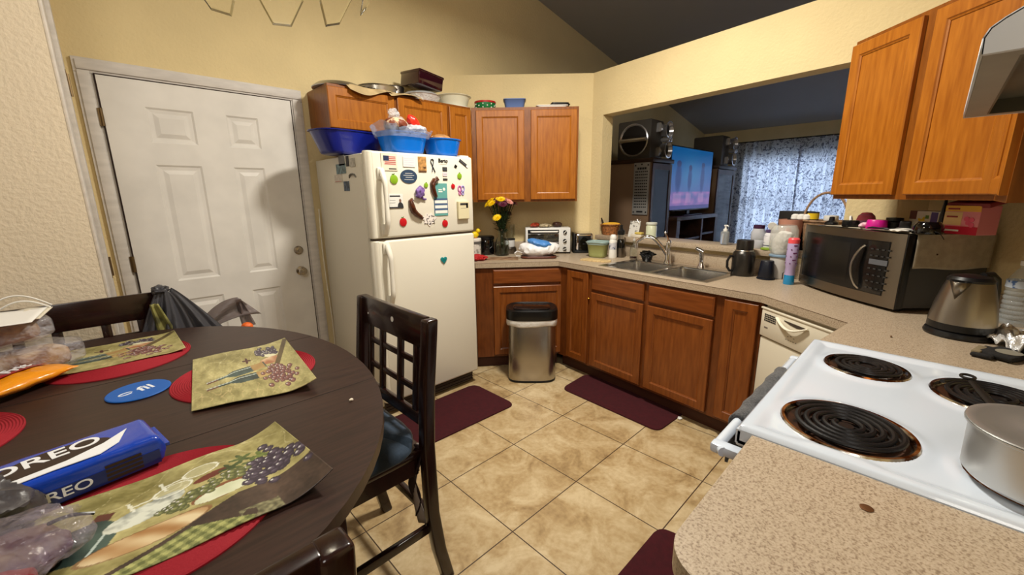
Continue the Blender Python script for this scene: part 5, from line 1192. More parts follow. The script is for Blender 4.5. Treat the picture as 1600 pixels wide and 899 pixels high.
# plastic bag in front of toaster oven, on a brown tray
TO_A = P(832, 402, CT)
tr_ = on(842, 404); o = mk('serving_tray', lambda b: tub(b, .29, .17, .014, 1.05, .4), mat('tray_brown', (96, 48, 34), .4), None); o.location = (tr_[0]+.035, tr_[1]+.035, CT+.0004); o.rotation_euler = (0, 0, RZC); tag(o, 'low brown tray under the white plastic bag', 'tray')
wb = thing('plastic_bag', 'crumpled white carrier bag with blue printing in front of the toaster oven', 'bag', (tr_[0]+.035, tr_[1]+.035, CT+.0148), RZC)
wb.scale = (1.12, 1.12, 1.12)
mk('film', lambda b: crumple(b, .33, .15, .125, 71, .30, 7), mat('white_bag_film', (236, 236, 238), .35, bump=.5, bs=24, bd=.012), wb)
mk('blue_print', lambda b: crumple(b, .20, .11, .075, 73, .30, 9), mat('bag_blue_print', (72, 134, 206), .4), wb); LAST[0].location = (.0, -.022, .066); LAST[0].rotation_euler = (0, .25, 0)
mk('handle_loop', lambda b: b.tube([(-.13, -.03, .03), (-.165, -.05, .045), (-.185, -.055, .03), (-.175, -.05, .008), (-.14, -.045, .006)], .008, 8, flat=.4), mat('white_bag_film', (236, 236, 238), .35), wb)
# toaster oven (front face parallel to the corner cabinet)
kf = 3.74*math.sqrt(2); fA, fB = (0, kf), (kf, 0)
g0 = PL(821, 400, fA, fB)[2]; g1 = PL(891, 395, fA, fB)[2]
TW = (V((g1.x, g1.y))-V((g0.x, g0.y))).length; TH = PL(889, 356, fA, fB)[1]-CT
to = thing('toaster_oven', 'white and black toaster oven with three knobs under the corner cabinet', 'toaster oven', (g0.x, g0.y, CT+.0004), RZC)
mk('body', lambda b: b.b2(0, TW, .0, .182, .014, TH, bev=.008), mat('oven_shell_white', (222, 222, 220), .3), to)
mk('door', lambda b: b.b2(.006, TW*.755, -.010, .002, .022, TH-.008, bev=.004), mat('oven_trim_white', (232, 232, 230), .25), to)
mk('door_glass', lambda b: b.b2(.022, TW*.74, -.0125, -.009, .040, TH-.055, bev=.001), mat('oven_glass', (62, 62, 60), .08, .2, coat=1, var=.4, vs=30, stretch=(1, 1, 6)), to)
mk('dark_strip', lambda b: b.b2(.022, TW*.74, -.0125, -.009, TH-.050, TH-.016), black_p, to, smooth=False)
mk('handle', lambda b: b.tube([(.05, -.012, TH-.033), (.055, -.032, TH-.033), (TW*.70, -.032, TH-.033), (TW*.71, -.012, TH-.033)], .0075, 10), white_p, to)
mk('rack', lambda b: [b.tube([(.03, -.0135, z), (TW*.73, -.0135, z)], .002, 6) for z in (.075, .105)], chrome, to)
for i, z in enumerate((TH-.040, TH*.50, .045)):
    kb_ = mk('knob', lambda b: b.lathe([(.0175, 0), (.0165, .014), (0, .015)], 24, M=Matrix.Translation((TW*.875, 0, z)) @ Matrix.Rotation(math.pi/2, 4, 'X')), black_p, to)
    mk('pointer', lambda b: b.box((TW*.875, -.0155, z), (.030, .003, .006), ry=-.8+i*.3), white_p, kb_)
mk('black_side', lambda b: b.b2(TW-.006, TW+.003, .004, .18, .006, TH-.006, bev=.002), black_p, to)
for xx in (.03, TW-.03): mk('foot', lambda b: b.lathe([(.012, 0), (.012, .016)], 12, c=(xx, .03, 0)), black_p, to)
def tp(s, d): M = to.matrix_basis; a = RZC; return (g0.x+s*math.cos(a)-d*math.sin(a), g0.y+s*math.sin(a)+d*math.cos(a), CT+TH+.0008)
for nm, lb, s, d, L, W_, H, sd, m in (('snack_packet', 'crumpled orange-red snack packet at left on the toaster oven top', .085, .07, .11, .08, .045, 81, mat('packet_red', (178, 62, 36), .45, var=.5, vs=40)),
    ('snack_packet', 'cream and tan crumpled packets in the middle of the toaster oven top', .19, .07, .15, .09, .04, 83, mat('packet_cream', (204, 186, 150), .5, var=.5, vs=40)),
    ('leather_pouch', 'dark brown leather pouch at right on the toaster oven top', .30, .09, .10, .08, .055, 85, mat('pouch_brown', (58, 34, 26), .4))):
    o = mk(nm, lambda b: crumple(b, L, W_, H, sd, .35, 16), m, None); o.location = tp(s, d); tag(o, lb, nm.split('_')[1])
# outlet + plug on the wall behind the toaster
# toaster
g2 = PL(899, 395, fA, fB)[2]; g3 = PL(925, 395, fA, fB)[2]
ts = thing('toaster', 'small chrome and black two-slice toaster between toaster oven and green tub', 'toaster', (g2.x+.02, g2.y+.02, CT+.0004), RZC)
tw_ = .165
mk('shell', lambda b: b.b2(.0, tw_, 0, .17, .020, .185, bev=.024, seg=4), chrome, ts)
mk('end_cap', lambda b: b.b2(.028, tw_-.024, -.004, .006, .028, .160, bev=.003), black_p, ts)
mk('arch', lambda b: b.prism([(.040, .030), (tw_-.036, .030), (tw_-.036, .110), (.092, .150), (.070, .150), (.040, .110)], .0045, .0075, M=MX), black_g, ts)
mk('base', lambda b: b.b2(-.004, tw_+.004, -.004, .174, 0, .024, bev=.004), black_p, ts)
mk('side_cover', lambda b: b.b2(-.016, .004, 0, .165, .012, .182, bev=.004), black_p, ts)
mk('lever', lambda b: b.box((tw_*.5, -.014, .085), (.030, .020, .008), bev=.002), black_p, ts)
mk('power_cord', lambda b: b.tube([(.045, .23, .20), (.060, .22, .185), (.085, .18, .17), (.12, .12, .155), (.165, .05, .120), (.185, .03, .06), (.19, .04, .01)], .0035, 8), black_m, ts); mk('plug', lambda b: b.box((.045, .232, .205), (.030, .03, .034), bev=.005), black_p, ts)
# green tub, bottles
q = on(953, 400); q = P(942, 399, CT)
gt_ = thing('food_tub', 'translucent olive green lidded tub beside the chrome toaster', 'container', (2.985, 2.005, CT+.0004), math.radians(-80)); gt_.scale = (1.1, 1.1, 1.1)
mk('tub', lambda b: tub(b, .150, .120, .105, 1.12, .5), mat('olive_plastic', (158, 164, 104), .35, bump=.1, bs=20), gt_, ang=1); mk('lid', lambda b: tub(b, .166, .136, .014, 1.02, .5), mat('lid_teal_grey', (150, 172, 170), .35), gt_, ang=1); LAST[0].location = (0, 0, .106)
wbt = thing('lotion_bottle', 'white squeeze bottle with cap standing right of the olive green tub', 'bottle', on(957, 403)[:2]+(CT+.0004,))
wbt.scale = (1.32, 1.32, 1.32)
mk('body', lambda b: b.lathe([(0, 0), (.031, 0), (.033, .006), (.030, .05), (.028, .085), (.031, .105), (.025, .118), (0, .119)], 32, sx=1.0, sy=.75), white_p, wbt)
mk('cap', lambda b: b.lathe([(.020, .119), (.022, .124), (.019, .140), (.012, .149), (0, .150)], 24), white_p, wbt)
lab2 = mat('label_scribble', (206, 206, 214), .5, var=1, col2=(96, 104, 130), vs=70, fac=(.40, .46)); mk('label', lambda b: b.lathe([(.0303, .055), (.0293, .085), (.0298, .10)], 32, sy=.76, cap0=False, cap1=False), lab2, wbt)
gr_ = thing('pepper_grinder', 'dark bottle shaped grinder with steel band beside the white squeeze bottle', 'grinder', on(969, 402)[:2]+(CT+.0004,))
gr_.scale = (1.32, 1.32, 1.32)
mk('body', lambda b: b.lathe([(0, 0), (.026, 0), (.028, .005), (.028, .062)], 32, cap1=False), steel_d, gr_)
mk('neck', lambda b: b.lathe([(.0275, .062), (.026, .10), (.020, .115), (.019, .118)], 32), black_g, gr_); mk('band', lambda b: b.lathe([(.0195, .118), (.0195, .145)], 24), steel, gr_)
mk('cap', lambda b: b.lathe([(.0205, .145), (.024, .155), (.023, .170), (.010, .182), (.008, .20), (.010, .206), (0, .21)], 24), black_p, gr_)
b_ = P(953, 408, CT); o = mk('cutting_board', lambda b: b.prism([(-.12, -.055), (.10, -.050), (.125, .0), (.10, .065), (-.11, .06), (-.13, .01)], 0, .010, bev=.003), mat('board_maple', (214, 186, 134), .5, var=.15, vs=10, stretch=(8, 1, 1)), None); o.location = (2.790, 1.885, CT+.0004); o.rotation_euler = (0, 0, math.radians(-84)); tag(o, 'small pale wooden cutting board at the left end of the sink', 'board')
# dish soap bottle, scrubber holder on sink deck
bt = thing('soap_bottle', 'clear upside pump bottle with a little dark red soap behind the left sink bowl', 'bottle', SKp(srel(1010, 402)[0], SDp-.046))
mk('bottle', lambda b: b.lathe([(0, 0), (.028, 0), (.030, .004), (.030, .075), (.024, .10), (.012, .125), (.010, .150), (.0085, .150), (.0105, .124), (.022, .099), (.028, .074), (.028, .006), (0, .004)], 32), glass, bt)
mk('soap', lambda b: b.lathe([(0, .005), (.0275, .006), (.0275, .022), (0, .022)], 32), mat('dark_red_soap', (66, 20, 26), .2), bt); mk('spout', lambda b: (b.lathe([(.011, .150), (.011, .160), (.004, .165), (.004, .175), (0, .176)], 16)), plast, bt)
sc_ = thing('scrubber', 'spiky black scrubbing pad in a black holder behind the sink', 'scrubber', SKp(srel(1034, 404)[0], SDp-.042))
sc_.scale = (1.25, 1.25, 1.25)
mk('holder', lambda b: b.lathe([(0, 0), (.026, 0), (.030, .008), (.040, .045), (.037, .045), (.028, .010), (0, .006)], 24), black_p, sc_); mk('pad', lambda b: b.ball((0, 0, .040), .036, (1.1, 1, .55), 4, .8, 90), black_m, sc_)
# thermos, cup, jar, bottle
tm = on(1159, 430); th_ = thing('thermos', 'dark grey speckled steel insulated jug with loop handle right of the sink', 'jug', tm, math.radians(170))
tm_m = mat('hammered_graphite', (66, 64, 62), .32, .85, bump=.35, bs=160); k = sz(28, tm)/2*1.12
mk('body', lambda b: b.lathe([(0, 0), (k*.98, 0), (k*1.02, .006), (k*1.02, .135), (k*.94, .150), (k*.80, .160)], 40), tm_m, th_)
mk('cup_lid', lambda b: b.lathe([(k*.76, .158), (k*.76, .222), (k*.72, .231), (0, .233)], 40), tm_m, th_)
mk('band', lambda b: b.lathe([(k*.785, .158), (k*.81, .162), (k*.77, .167)], 40, cap0=False, cap1=False), steel, th_)
a = math.radians(-20)
mk('handle', lambda b: b.tube([(k*.9*math.cos(a)*1, k*.9*math.sin(a), .120), ((k+.022)*math.cos(a), (k+.022)*math.sin(a), .128), ((k+.038)*math.cos(a), (k+.038)*math.sin(a), .095), ((k+.036)*math.cos(a), (k+.036)*math.sin(a), .055), ((k+.018)*math.cos(a), (k+.018)*math.sin(a), .030), (k*.9*math.cos(a), k*.9*math.sin(a), .034)], .008, 10), black_p, th_)
th_.rotation_euler = (0, 0, math.radians(155))
cpn = on(1196, 436); cp = thing('tumbler', 'upturned dark navy plastic tumbler right of the graphite jug', 'cup', cpn); nvp = mat('navy_plastic', (14, 20, 34), .4)
mk('cup', lambda b: b.lathe([(.044, 0), (.046, .004), (.036, .110), (.033, .115), (0, .115)], 40, cap0=False), nvp, cp); mk('rim', lambda b: b.lathe([(.050, 0), (.051, .003), (.050, .008), (.0445, .009)], 40, cap1=False), nvp, cp)
# rice jar (blender like jug on base)
jx = on(1222, 437)
jg = thing('storage_jar', 'large clear plastic jar filled with white paper packets standing between tumbler and microwave', 'jar', (jx[0]+.045, jx[1]+.030, jx[2]))
mk('base', lambda b: b.lathe([(0, 0), (.052, 0), (.056, .006), (.060, .135), (0, .136)], 36), mat('jar_base_white', (214, 210, 204), .3, alpha=.92), jg)
mk('ring', lambda b: b.lathe([(.062, .134), (.068, .138), (.068, .146), (.062, .150)], 36), mat('ring_blue', (122, 146, 168), .3), jg)
mk('jar', lambda b: b.lathe([(.060, .150), (.072, .18), (.076, .25), (.074, .30), (.064, .325), (.060, .330), (.058, .329), (.072, .30), (.073, .25), (.070, .18), (.058, .152)], 36, cap0=False, cap1=False), clp if False else mat('clear_jar', (226, 228, 222), .12, 0, alpha=.30, coat=.8), jg)
mk('packets', lambda b: crumple(b, .118, .118, .16, 91, .28, 16), mat('packet_white', (230, 226, 220), .5), jg); LAST[0].location = (0, 0, .155)
mk('steel_tap', lambda b: (b.lathe([(.014, 0), (.014, .045), (.010, .05), (0, .05)], 16, c=(-.055, -.042, 0)),), chrome, jg)
pb = on(1236, 444)
pbt = thing('water_bottle', 'lilac water bottle with blue base and coral lid, slim, touching the microwave', 'bottle', (pb[0]-.012, pb[1]+.012, pb[2]))
mk('base', lambda b: b.lathe([(0, 0), (.027, 0), (.028, .005), (.026, .055)], 32, cap1=False), mat('bottle_blue', (20, 134, 190), .15, coat=.5), pbt)
mk('body', lambda b: b.lathe([(.026, .055), (.025, .10), (.029, .112), (.029, .235), (.027, .240)], 32, cap0=False), mat('bottle_lilac', (172, 156, 196), .35), pbt)
mk('lid', lambda b: b.lathe([(.028, .240), (.029, .262), (.024, .270), (0, .271)], 32), mat('coral', (238, 84, 92), .4), pbt)
mk('grip_dots', lambda b: [b.ball((.029*math.cos(a), .029*math.sin(a), z), .0045, (1, 1, .7), 1) for z in (.125, .165, .205) for a in [i*math.pi/3 for i in range(6)]], mat('plum', (92, 30, 84), .4), pbt)
mk('printed_marks', lambda b: [b.box((.0285*math.cos(-2.5), .0285*math.sin(-2.5), z), (.003, .018, .006), rz=-2.5) for z in (.145, .185, .228)], mat('plum', (92, 30, 84), .4), pbt, smooth=False)
# ================================================================ microwave and what lies on it
MA = V((2.868, .520)); MBp = V((2.425, .077)); MW_ = (MBp-MA).length; mz0 = CT+.0004
mv = thing('microwave', 'large steel and black microwave with curved door handle in the right corner', 'microwave', (MA.x, MA.y, mz0), rot2(MA, MBp))
MH = .345
mk('body', lambda b: b.prism([(.006, .012), (MW_-.006, .012), (MW_-.006, .372), (.25, .372), (.006, .16)], .018, MH-.004), mat('microwave_grey', (74, 74, 74), .45, .3), mv)
def mfront(b):
    def fn(u, v):
        x = MW_*u; return V((x, -.030*math.sin(u*math.pi)**.8 if 0 < u < 1 else 0, .014+(MH-.014)*v))
    b.grid(fn, 40, 2); b.b2(0, MW_, .0, .020, .014, MH, bev=.003)
fm = mat('front_steel', (128, 119, 108), .28, 1, bump=.1, bs=20, stretch=(1, 1, 60))
mk('front_frame', mfront, fm, mv)
def curvep(x): u = x/MW_; return -.030*math.sin(max(.001, min(.999, u))*math.pi)**.8
def cpatch(b, x0, x1, z0, z1, d=.0015, n=24): b.grid(lambda u, v: V((x0+(x1-x0)*u, curvep(x0+(x1-x0)*u)-d, z0+(z1-z0)*v)), n, 2)
mk('door_window', lambda b: cpatch(b, .028, MW_-.058, .062, MH-.038), mat('window_black', (9, 9, 10), .22), mv)
mk('window_mesh', lambda b: cpatch(b, .055, MW_*.60, .092, MH-.062, .0022), mat('window_brown', (22, 19, 16), .2), mv)
mk('control_panel', lambda b: cpatch(b, MW_*.745, MW_-.062, .066, MH-.042, .0024), mat('panel_black', (16, 16, 17), .2, coat=.5), mv)
def btn(b):
    for r in range(7):
        for c in range(4):
            if r == 4: continue
            x = MW_*.775+c*.026; z = .085+r*.030; y = curvep(x)-.0034; b.b2(x, x+.014, y-.0006, y+.001, z, z+.006)
mk('keypad', btn, mat('button_grey', (44, 44, 44), .6), mv, smooth=False)
mk('display', lambda b: cpatch(b, MW_*.775, MW_*.775+.085, .198, .222, .0034, 6), mat('display_grey', (92, 94, 100), .3), mv)
mk('door_handle', lambda b: b.tube([(MW_*.705+.030*math.sin(u*math.pi)*-1+.015, curvep(MW_*.70)-.004-.026*math.sin(min(1, max(0, u))*math.pi)**.5, .075+(MH-.14)*u) for u in [i/16 for i in range(17)]], .0095, 10, flat=.6), steel, mv)
mk('logo_print', lambda b: cpatch(b, .045, .10, .034, .038, .001, 6), dgrey, mv)
mk('side_edge', lambda b: b.b2(MW_-.004, MW_+.004, .002, .036, .016, MH-.002, bev=.003), black_p, mv)
for xx in (.04, MW_-.04): mk('foot', lambda b: b.lathe([(.014, 0), (.014, .02)], 12, c=(xx, .05, 0)), black_p, mv)
def mt(x, y, z=0.):      # a place on top of the microwave, in its own frame
    a = mv.rotation_euler.z; return (MA.x+x*math.cos(a)-y*math.sin(a), MA.y+x*math.sin(a)+y*math.cos(a), mz0+MH+z)
clo = mat('oatmeal_cloth', (176, 166, 146), .95, bump=.5, bs=300, var=.08, vs=30)
ct = thing('cloth_cover', 'oatmeal cloth laid over the microwave top and hanging down its right side', 'cloth', mt(0, 0), mv.rotation_euler.z)
def cloth(b):
    def fn(u, v):
        s = u*(MW_-.10+.155); x = .10+s; y = .035+.330*v
        if x < MW_+.004: return V((x, y, .0025+.0015*noise.noise(V((x*12, y*12, 0)))))
        d_ = x-MW_-.004; return V((MW_+.0085+.002*math.sin(y*30)*min(1, d_*20), y+.01*d_, .002-d_+.004*math.sin(y*22)*d_/.14))
    b.grid(fn, 60, 24)
mk('cloth', cloth, clo, ct, solid=.003)
mk('stain', lambda b: b.box((MW_+.0112, .13, -.085), (.001, .006, .007), bev=.0004), mat('stain_brown', (84, 64, 46), .9), ct)
def MP(px, py, y): # on the microwave top at depth y under pixel column px
    a = V(mt(0, y)[:2]); c_ = V(mt(1, y)[:2]); s = PL(px, py, tuple(a), tuple(c_))[0]; return mt(s, y, .0052)
def cap(name, label, px, y, m, prof, cat='lid', py=350, **k):
    q = MP(px, py, y); t = mk(name, lambda b: b.lathe(prof, 32), m, None, **k); t.location = q; return tag(t, label, cat)
cap('spouted_top', 'black spouted bottle top standing at the left end of the microwave top', 1299, .07, black_p, [(.0, 0), (.030, 0), (.032, .004), (.030, .014), (.014, .022), (.012, .042), (0, .044)])
t = cap('jar_lid', 'black round lid topped by a white loop, second from the left on microwave', 1329, .06, black_p, [(0, 0), (.034, 0), (.036, .004), (.036, .028), (.032, .032), (0, .033)]); mk('white_loop', lambda b: b.tube([(.022*math.cos(a), .004*math.sin(a), .033+.018*math.sin(a)) for a in [i*math.pi/10 for i in range(11)]], .005, 8), white_p, t)
t = cap('snap_cup', 'lilac and pink domed cup lying behind the magenta cup on microwave', 1352, .16, mat('lilac_plastic', (196, 140, 188), .35), [(0, 0), (.036, 0), (.040, .006), (.040, .03), (.030, .058), (.012, .068), (0, .069)], 'cup'); mk('pink_band', lambda b: b.lathe([(.0405, .030), (.0345, .052), (.020, .068), (.0, .072)], 32, cap0=False), mat('pink_plastic', (232, 110, 140), .35), t)
mgp = mat('magenta_plastic', (206, 22, 140), .35)
cap('measuring_cup', 'bright magenta cup upside down near the centre of the microwave top', 1370, .075, mgp, [(.040, 0), (.041, .003), (.038, .038), (.035, .042), (0, .042)], 'cup')
o = mk('pale_wrapper', lambda b: crumple(b, .07, .05, .03, 95, .4, 30), mat('pale_pink_wrap', (226, 190, 200), .5), None); o.location = MP(1350, 350, .055); tag(o, 'small pale pink crumpled wrapper between black lid and magenta cup', 'wrapper')
t = cap('blender_lid', 'wide black lid with stepped top behind the magenta cup', 1397, .17, black_p, [(0, 0), (.050, 0), (.052, .006), (.048, .030), (.034, .036), (.032, .050), (0, .052)])
o = mk('black_cap', lambda b: b.box((0, 0, .022), (.045, .04, .044), bev=.006), black_p, None); o.location = MP(1415, 350, .10); tag(o, 'boxy black cap between wide black lid and the yellow flower box', 'lid')  # a boxy black cap, not a container
def blade(name, label, px, y, rz, L): 
    q = MP(px, 352, y); o = mk(name, lambda b: b.tube([(-L/2, 0, .006), (-L*.3, .004, .009), (0, 0, .008), (L*.3, -.004, .009), (L/2, .002, .006)], [.005, .009, .006, .009, .006], 8, flat=.6), black_p, None); o.location = q; o.rotation_euler = (0, 0, mv.rotation_euler.z+rz); return tag(o, label, 'utensil')
blade('black_spoon', 'short black plastic spoon lying at the front edge of microwave top', 1375, .030, .15, .11); blade('black_spatula', 'long black plastic spatula handle lying on cloth right of magenta cup', 1418, .045, .25, .17)
o = mk('white_napkin', lambda b: crumple(b, .20, .08, .014, 97, .35, 14), mat('napkin_white', (226, 222, 212), .8), None); o.location = MP(1408, 352, .055); tag(o, 'crumpled white napkin under the black spatula on the microwave', 'napkin')
cap('cup_lid', 'glossy black cone shaped cap in front of the flower printed box', 1452, .060, black_g, [(0, 0), (.048, 0), (.050, .005), (.046, .035), (.034, .050), (0, .051)])
o = mk('black_strap', lambda b: b.grid(lambda u, v: V((.02*v, 0-.03*u, .012-.03*u*u)), 8, 3), black_m, None, solid=.002); o.location = MP(1462, 358, .035); tag(o, 'short black strap end hanging below the cone shaped black cap', 'strap')
def teabox(label, px, y, L, D, H, rz, mbase, deco):
    q = MP(px, 350, y); t = thing('tea_box', label, 'box', (q[0], q[1], q[2]), mv.rotation_euler.z+rz)
    mk('carton', lambda b: b.b2(-L/2, L/2, 0, D, 0, H, bev=.0015), mbase, t, smooth=False); deco(t, L, D, H); return t
def pr(t, name, m, x0, x1, z0, z1, y=-.0006): return mk(name, lambda b: b.b2(x0, x1, y-.0004, y+.0008, z0, z1), m, t, smooth=False)
def d1(t, L, D, H):
    pr(t, 'brown_corner', mat('box_brown', (98, 50, 40), .5), -L*.5, -L*.28, H*.55, H)
    mk('flower_print', lambda b: b.prism([(.018*math.cos(a)*(1+.4*math.cos(5*a))-L*.08, .018*math.sin(a)*(1+.4*math.cos(5*a))+H*.42) for a in [i*math.pi/20 for i in range(40)]], .0006, .0012, M=MX), mat('print_yellow', (236, 206, 40), .5), t, smooth=False)
    pr(t, 'leaf_print', mat('print_green', (96, 140, 60), .5), L*.0, L*.10, H*.60, H*.78); pr(t, 'purple_print', mat('print_purple', (98, 84, 150), .5), L*.16, L*.36, H*.35, H*.95)
teabox('white box with yellow flower and purple print on the microwave', 1444, .215, .155, .06, .085, 0, mat('box_white', (226, 222, 206), .5), d1)
def d2(t, L, D, H):
    pr(t, 'cream_panel', mat('box_cream', (226, 190, 130), .5), -L*.5, L*.02, H*.32, H*.78)
    pr(t, 'yellow_top', mat('box_yellow', (232, 176, 60), .5), -L*.5, L*.5, H*.80, H); pr(t, 'text_line', mat('box_maroon', (150, 40, 40), .5), -L*.42, -L*.08, H*.86, H*.92, -.0012); pr(t, 'text_line', mat('box_maroon', (150, 40, 40), .5), -L*.42, -L*.10, H*.58, H*.64, -.0012)
    pr(t, 'red_band', mat('box_red', (196, 24, 56), .5), -L*.5, L*.5, 0, H*.28); pr(t, 'text_line', white_p, -L*.40, L*.0, H*.10, H*.16, -.0012)
    for k_, (xx, zz) in enumerate(((.22, .42), (.30, .52), (.16, .55), (.32, .34))): mk('fruit_print', lambda b: b.lathe([(.0095, 0), (.0095, .001)], 20, M=Matrix.Translation((L*xx, -.0008, H*zz)) @ MX), mat('fruit_pink', (226, 90, 120), .5), t)
teabox('large pink and cream fruit tea box at the right end of the microwave', 1500, .150, .125, .09, .115, .10, mat('box_pink', (226, 138, 146), .5), d2)
q = MP(1508, 350, .16); o = mk('tea_box_lid', lambda b: b.box((0, .035, .128), (.16, .085, .018), rx=.28, bev=.002), mat('box_dark_red', (130, 40, 44), .5), None); o.location = q; o.rotation_euler = (0, 0, mv.rotation_euler.z); tag(o, 'dark red carton lid leaning on top of the pink fruit tea box', 'box')  # lid of a tea box
q = MP(1475, 330, .20); o = mk('knife_handle', lambda b: b.tube([(0, 0, 0), (.003, 0, .07), (.012, 0, .14)], [.012, .011, .005], 8), black_p, None); o.location = q; tag(o, 'upright pointed black handle between the two tea boxes', 'utensil')
# things behind the microwave, on the bar ledge: wicker basket with hoop, chargers
def LG(px, py, d_):      # on the ledge: pixel column px, depth d_ beyond the wall face
    a = PA+V((-pd.y, pd.x))*d_; s = PL(px, py, tuple(a), tuple(a+pd))[2]; return (s.x, s.y, lz1+.0006)
wk = mat('wicker_tan', (176, 112, 60), .7, var=.35, vs=60, bump=.5, bs=150)
wk2 = mat('wicker_pale', (168, 132, 100), .7, var=.3, vs=60)
def basket(b, R, H, e=1.0, n=44, rows=9):
    def fn(u, v):
        a = u*2*math.pi; r = R*(.80+.20*v)*(1+.030*math.sin(a*n/2+math.pi*int(v*rows+.5))); return V((r*math.cos(a)*e, r*math.sin(a), H*v))
    b.grid(fn, n*4, rows, cu=True); b.lathe([(R*.8, .0), (0, .001)], 32, cap0=False)
    b.tube([(R*1.02*math.cos(a)*e, R*1.02*math.sin(a), H) for a in [i*math.pi/24 for i in range(48)]], .006, 8, closed=True)
q = LG(1283, 380, .10); bk1 = thing('wicker_basket', 'pale wicker basket with tall hoop handle on the ledge behind the microwave', 'basket', q, rzp)
mk('bowl', lambda b: basket(b, .088, .19, 1.25), wk2, bk1); mk('hoop_handle', lambda b: b.tube([(.112*math.cos(a), .0, .19+.168*math.sin(a)) for a in [i*math.pi/20 for i in range(21)]], .007, 8), wk2, bk1)
t = thing('spread_jar', 'small jar with yellow lid label inside the hooped basket', 'jar', (q[0]+.00, q[1]+.06, q[2]+.193)); mk('jar', lambda b: b.lathe([(0, 0), (.028, 0), (.030, .004), (.030, .050), (0, .052)], 28), dgrey, t); mk('yellow_label', lambda b: b.lathe([(.0305, .006), (.0305, .042)], 28, cap0=False, cap1=False), mat('label_yellow', (226, 190, 30), .5), t)
for i, (dx, dy, l) in enumerate(((-.01, .150, 'white cap leftmost in the row on the basket rim'), (-.012, .118, 'white cap second from left on the basket rim'), (-.014, .088, 'white cap third from left on the basket rim, beside yellow jar'))):
    o = mk('white_cap', lambda b: b.lathe([(0, 0), (.021, 0), (.024, .005), (.022, .026), (.012, .034), (0, .035)], 20), white_p, None); o.location = (q[0]+dx, q[1]+dy, q[2]+.195); tag(o, l, 'lid')  # plain white caps
o = mk('white_jar_lid', lambda b: b.lathe([(0, 0), (.036, 0), (.038, .004), (.036, .030), (0, .033)], 28), white_p, None); o.location = (q[0]+.0, q[1]-.03, q[2]+.193); tag(o, 'wide white jar lid right of the yellow labelled jar in the basket', 'lid')
q2 = LG(1232, 380, .065)
cpk = thing('copper_bowl', 'reddish copper bowl on the ledge behind the paper filled jar', 'bowl', q2); cpk.scale = (1, 1, 1.7); mk('bowl', lambda b: b.lathe([(0, 0), (.04, 0), (.055, .03), (.070, .115), (.067, .115), (.052, .032), (.0, .006)], 32), mat('terracotta_copper', (186, 132, 112), .4), cpk)
q2 = LG(1240, 380, .160); o = mk('black_box', lambda b: b.box((0, 0, .122), (.19, .05, .245), rz=rzp, bev=.004), black_p, None); o.location = (q2[0]+.06, q2[1], q2[2]); tag(o, 'flat black box standing behind the copper bowl on the far side of the ledge', 'box')
o.location = (q2[0]-.02, q2[1], q2[2])
# vitamins, round lid, tablets box, green lid
t = thing('pill_bottle', 'clear ribbed jar with dark purple cap on the ledge above the graphite jug', 'bottle', LG(1183, 383, .03)); t.scale = (1.35, 1.35, 1.4); mk('body', lambda b: b.lathe([(0, 0), (.030, 0), (.032, .005), (.032, .035), (.030, .040), (.032, .045), (.032, .075), (.024, .092)], 28), mat('jar_cloudy', (196, 196, 200), .2, alpha=.8, coat=.5), t); mk('cap', lambda b: b.lathe([(.024, .092), (.025, .094), (.025, .108), (0, .110)], 28), mat('cap_purple', (62, 28, 62), .4), t)
t = thing('pill_bottle', 'white labelled bottle leaning under a round white lid beside the purple capped jar', 'bottle', LG(1204, 384, .03)); t.scale = (1.35, 1.35, 1.25); mk('body', lambda b: b.lathe([(0, 0), (.030, 0), (.032, .005), (.032, .070), (.026, .085)], 28), mat('bottle_white_label', (222, 220, 224), .4, var=1, col2=(80, 80, 110), vs=30, stretch=(.2, .2, 2.5), fac=(.38, .44)), t); mk('cap', lambda b: b.lathe([(.026, .085), (.028, .088), (.028, .100), (0, .102)], 28), mat('cap_violet', (84, 66, 110), .4), t)
q = LG(1203, 384, -.012); o = mk('round_white_lid', lambda b: b.lathe([(0, 0), (.026, 0), (.027, .003), (.026, .008), (0, .009)], 28, M=Matrix.Rotation(1.2, 4, 'Y')), white_p, None); o.location = (q[0]-.0, q[1]+.0, q[2]+.150); tag(o, 'tilted round white lid perched above the violet capped bottle', 'lid')
o = mk('green_lid', lambda b: b.lathe([(0, 0), (.036, 0), (.038, .003), (.037, .012), (0, .014)], 28), mat('lime_plastic', (132, 160, 44), .45), None); q = LG(1199, 386, -.022); o.location = q; tag(o, 'flat lime green lid at the ledge front below the white bottle', 'lid')
# hand sanitiser
hs = thing('pump_bottle', 'clear sanitiser pump bottle with white label on the middle of the bar ledge', 'bottle', LG(1132, 376, .035))
hs.scale = (1.22, 1.22, 1.22)
mk('bottle', lambda b: b.box((0, 0, .040), (.045, .030, .080), rz=rzp, bev=.010, seg=4), mat('gel_clear', (206, 212, 216), .08, trans=.7, ior=1.35), hs); mk('label', lambda b: b.box((-.0165, 0, .040), (.0012, .030, .055), rz=rzp+math.pi/2*0, bev=.0003), mat('label_plain_white', (232, 236, 240), .5, var=1, col2=(110, 120, 150), vs=30, stretch=(1, .2, 4), fac=(.30, .36)), hs)
mk('pump', lambda b: (b.lathe([(.012, .080), (.012, .092), (.005, .095), (.005, .108), (.009, .110), (.009, .116), (0, .117)], 18), b.tube([(0, 0, .113), (-.012, -.014, .113), (-.018, -.020, .108)], .0035, 8)), white_p, hs)
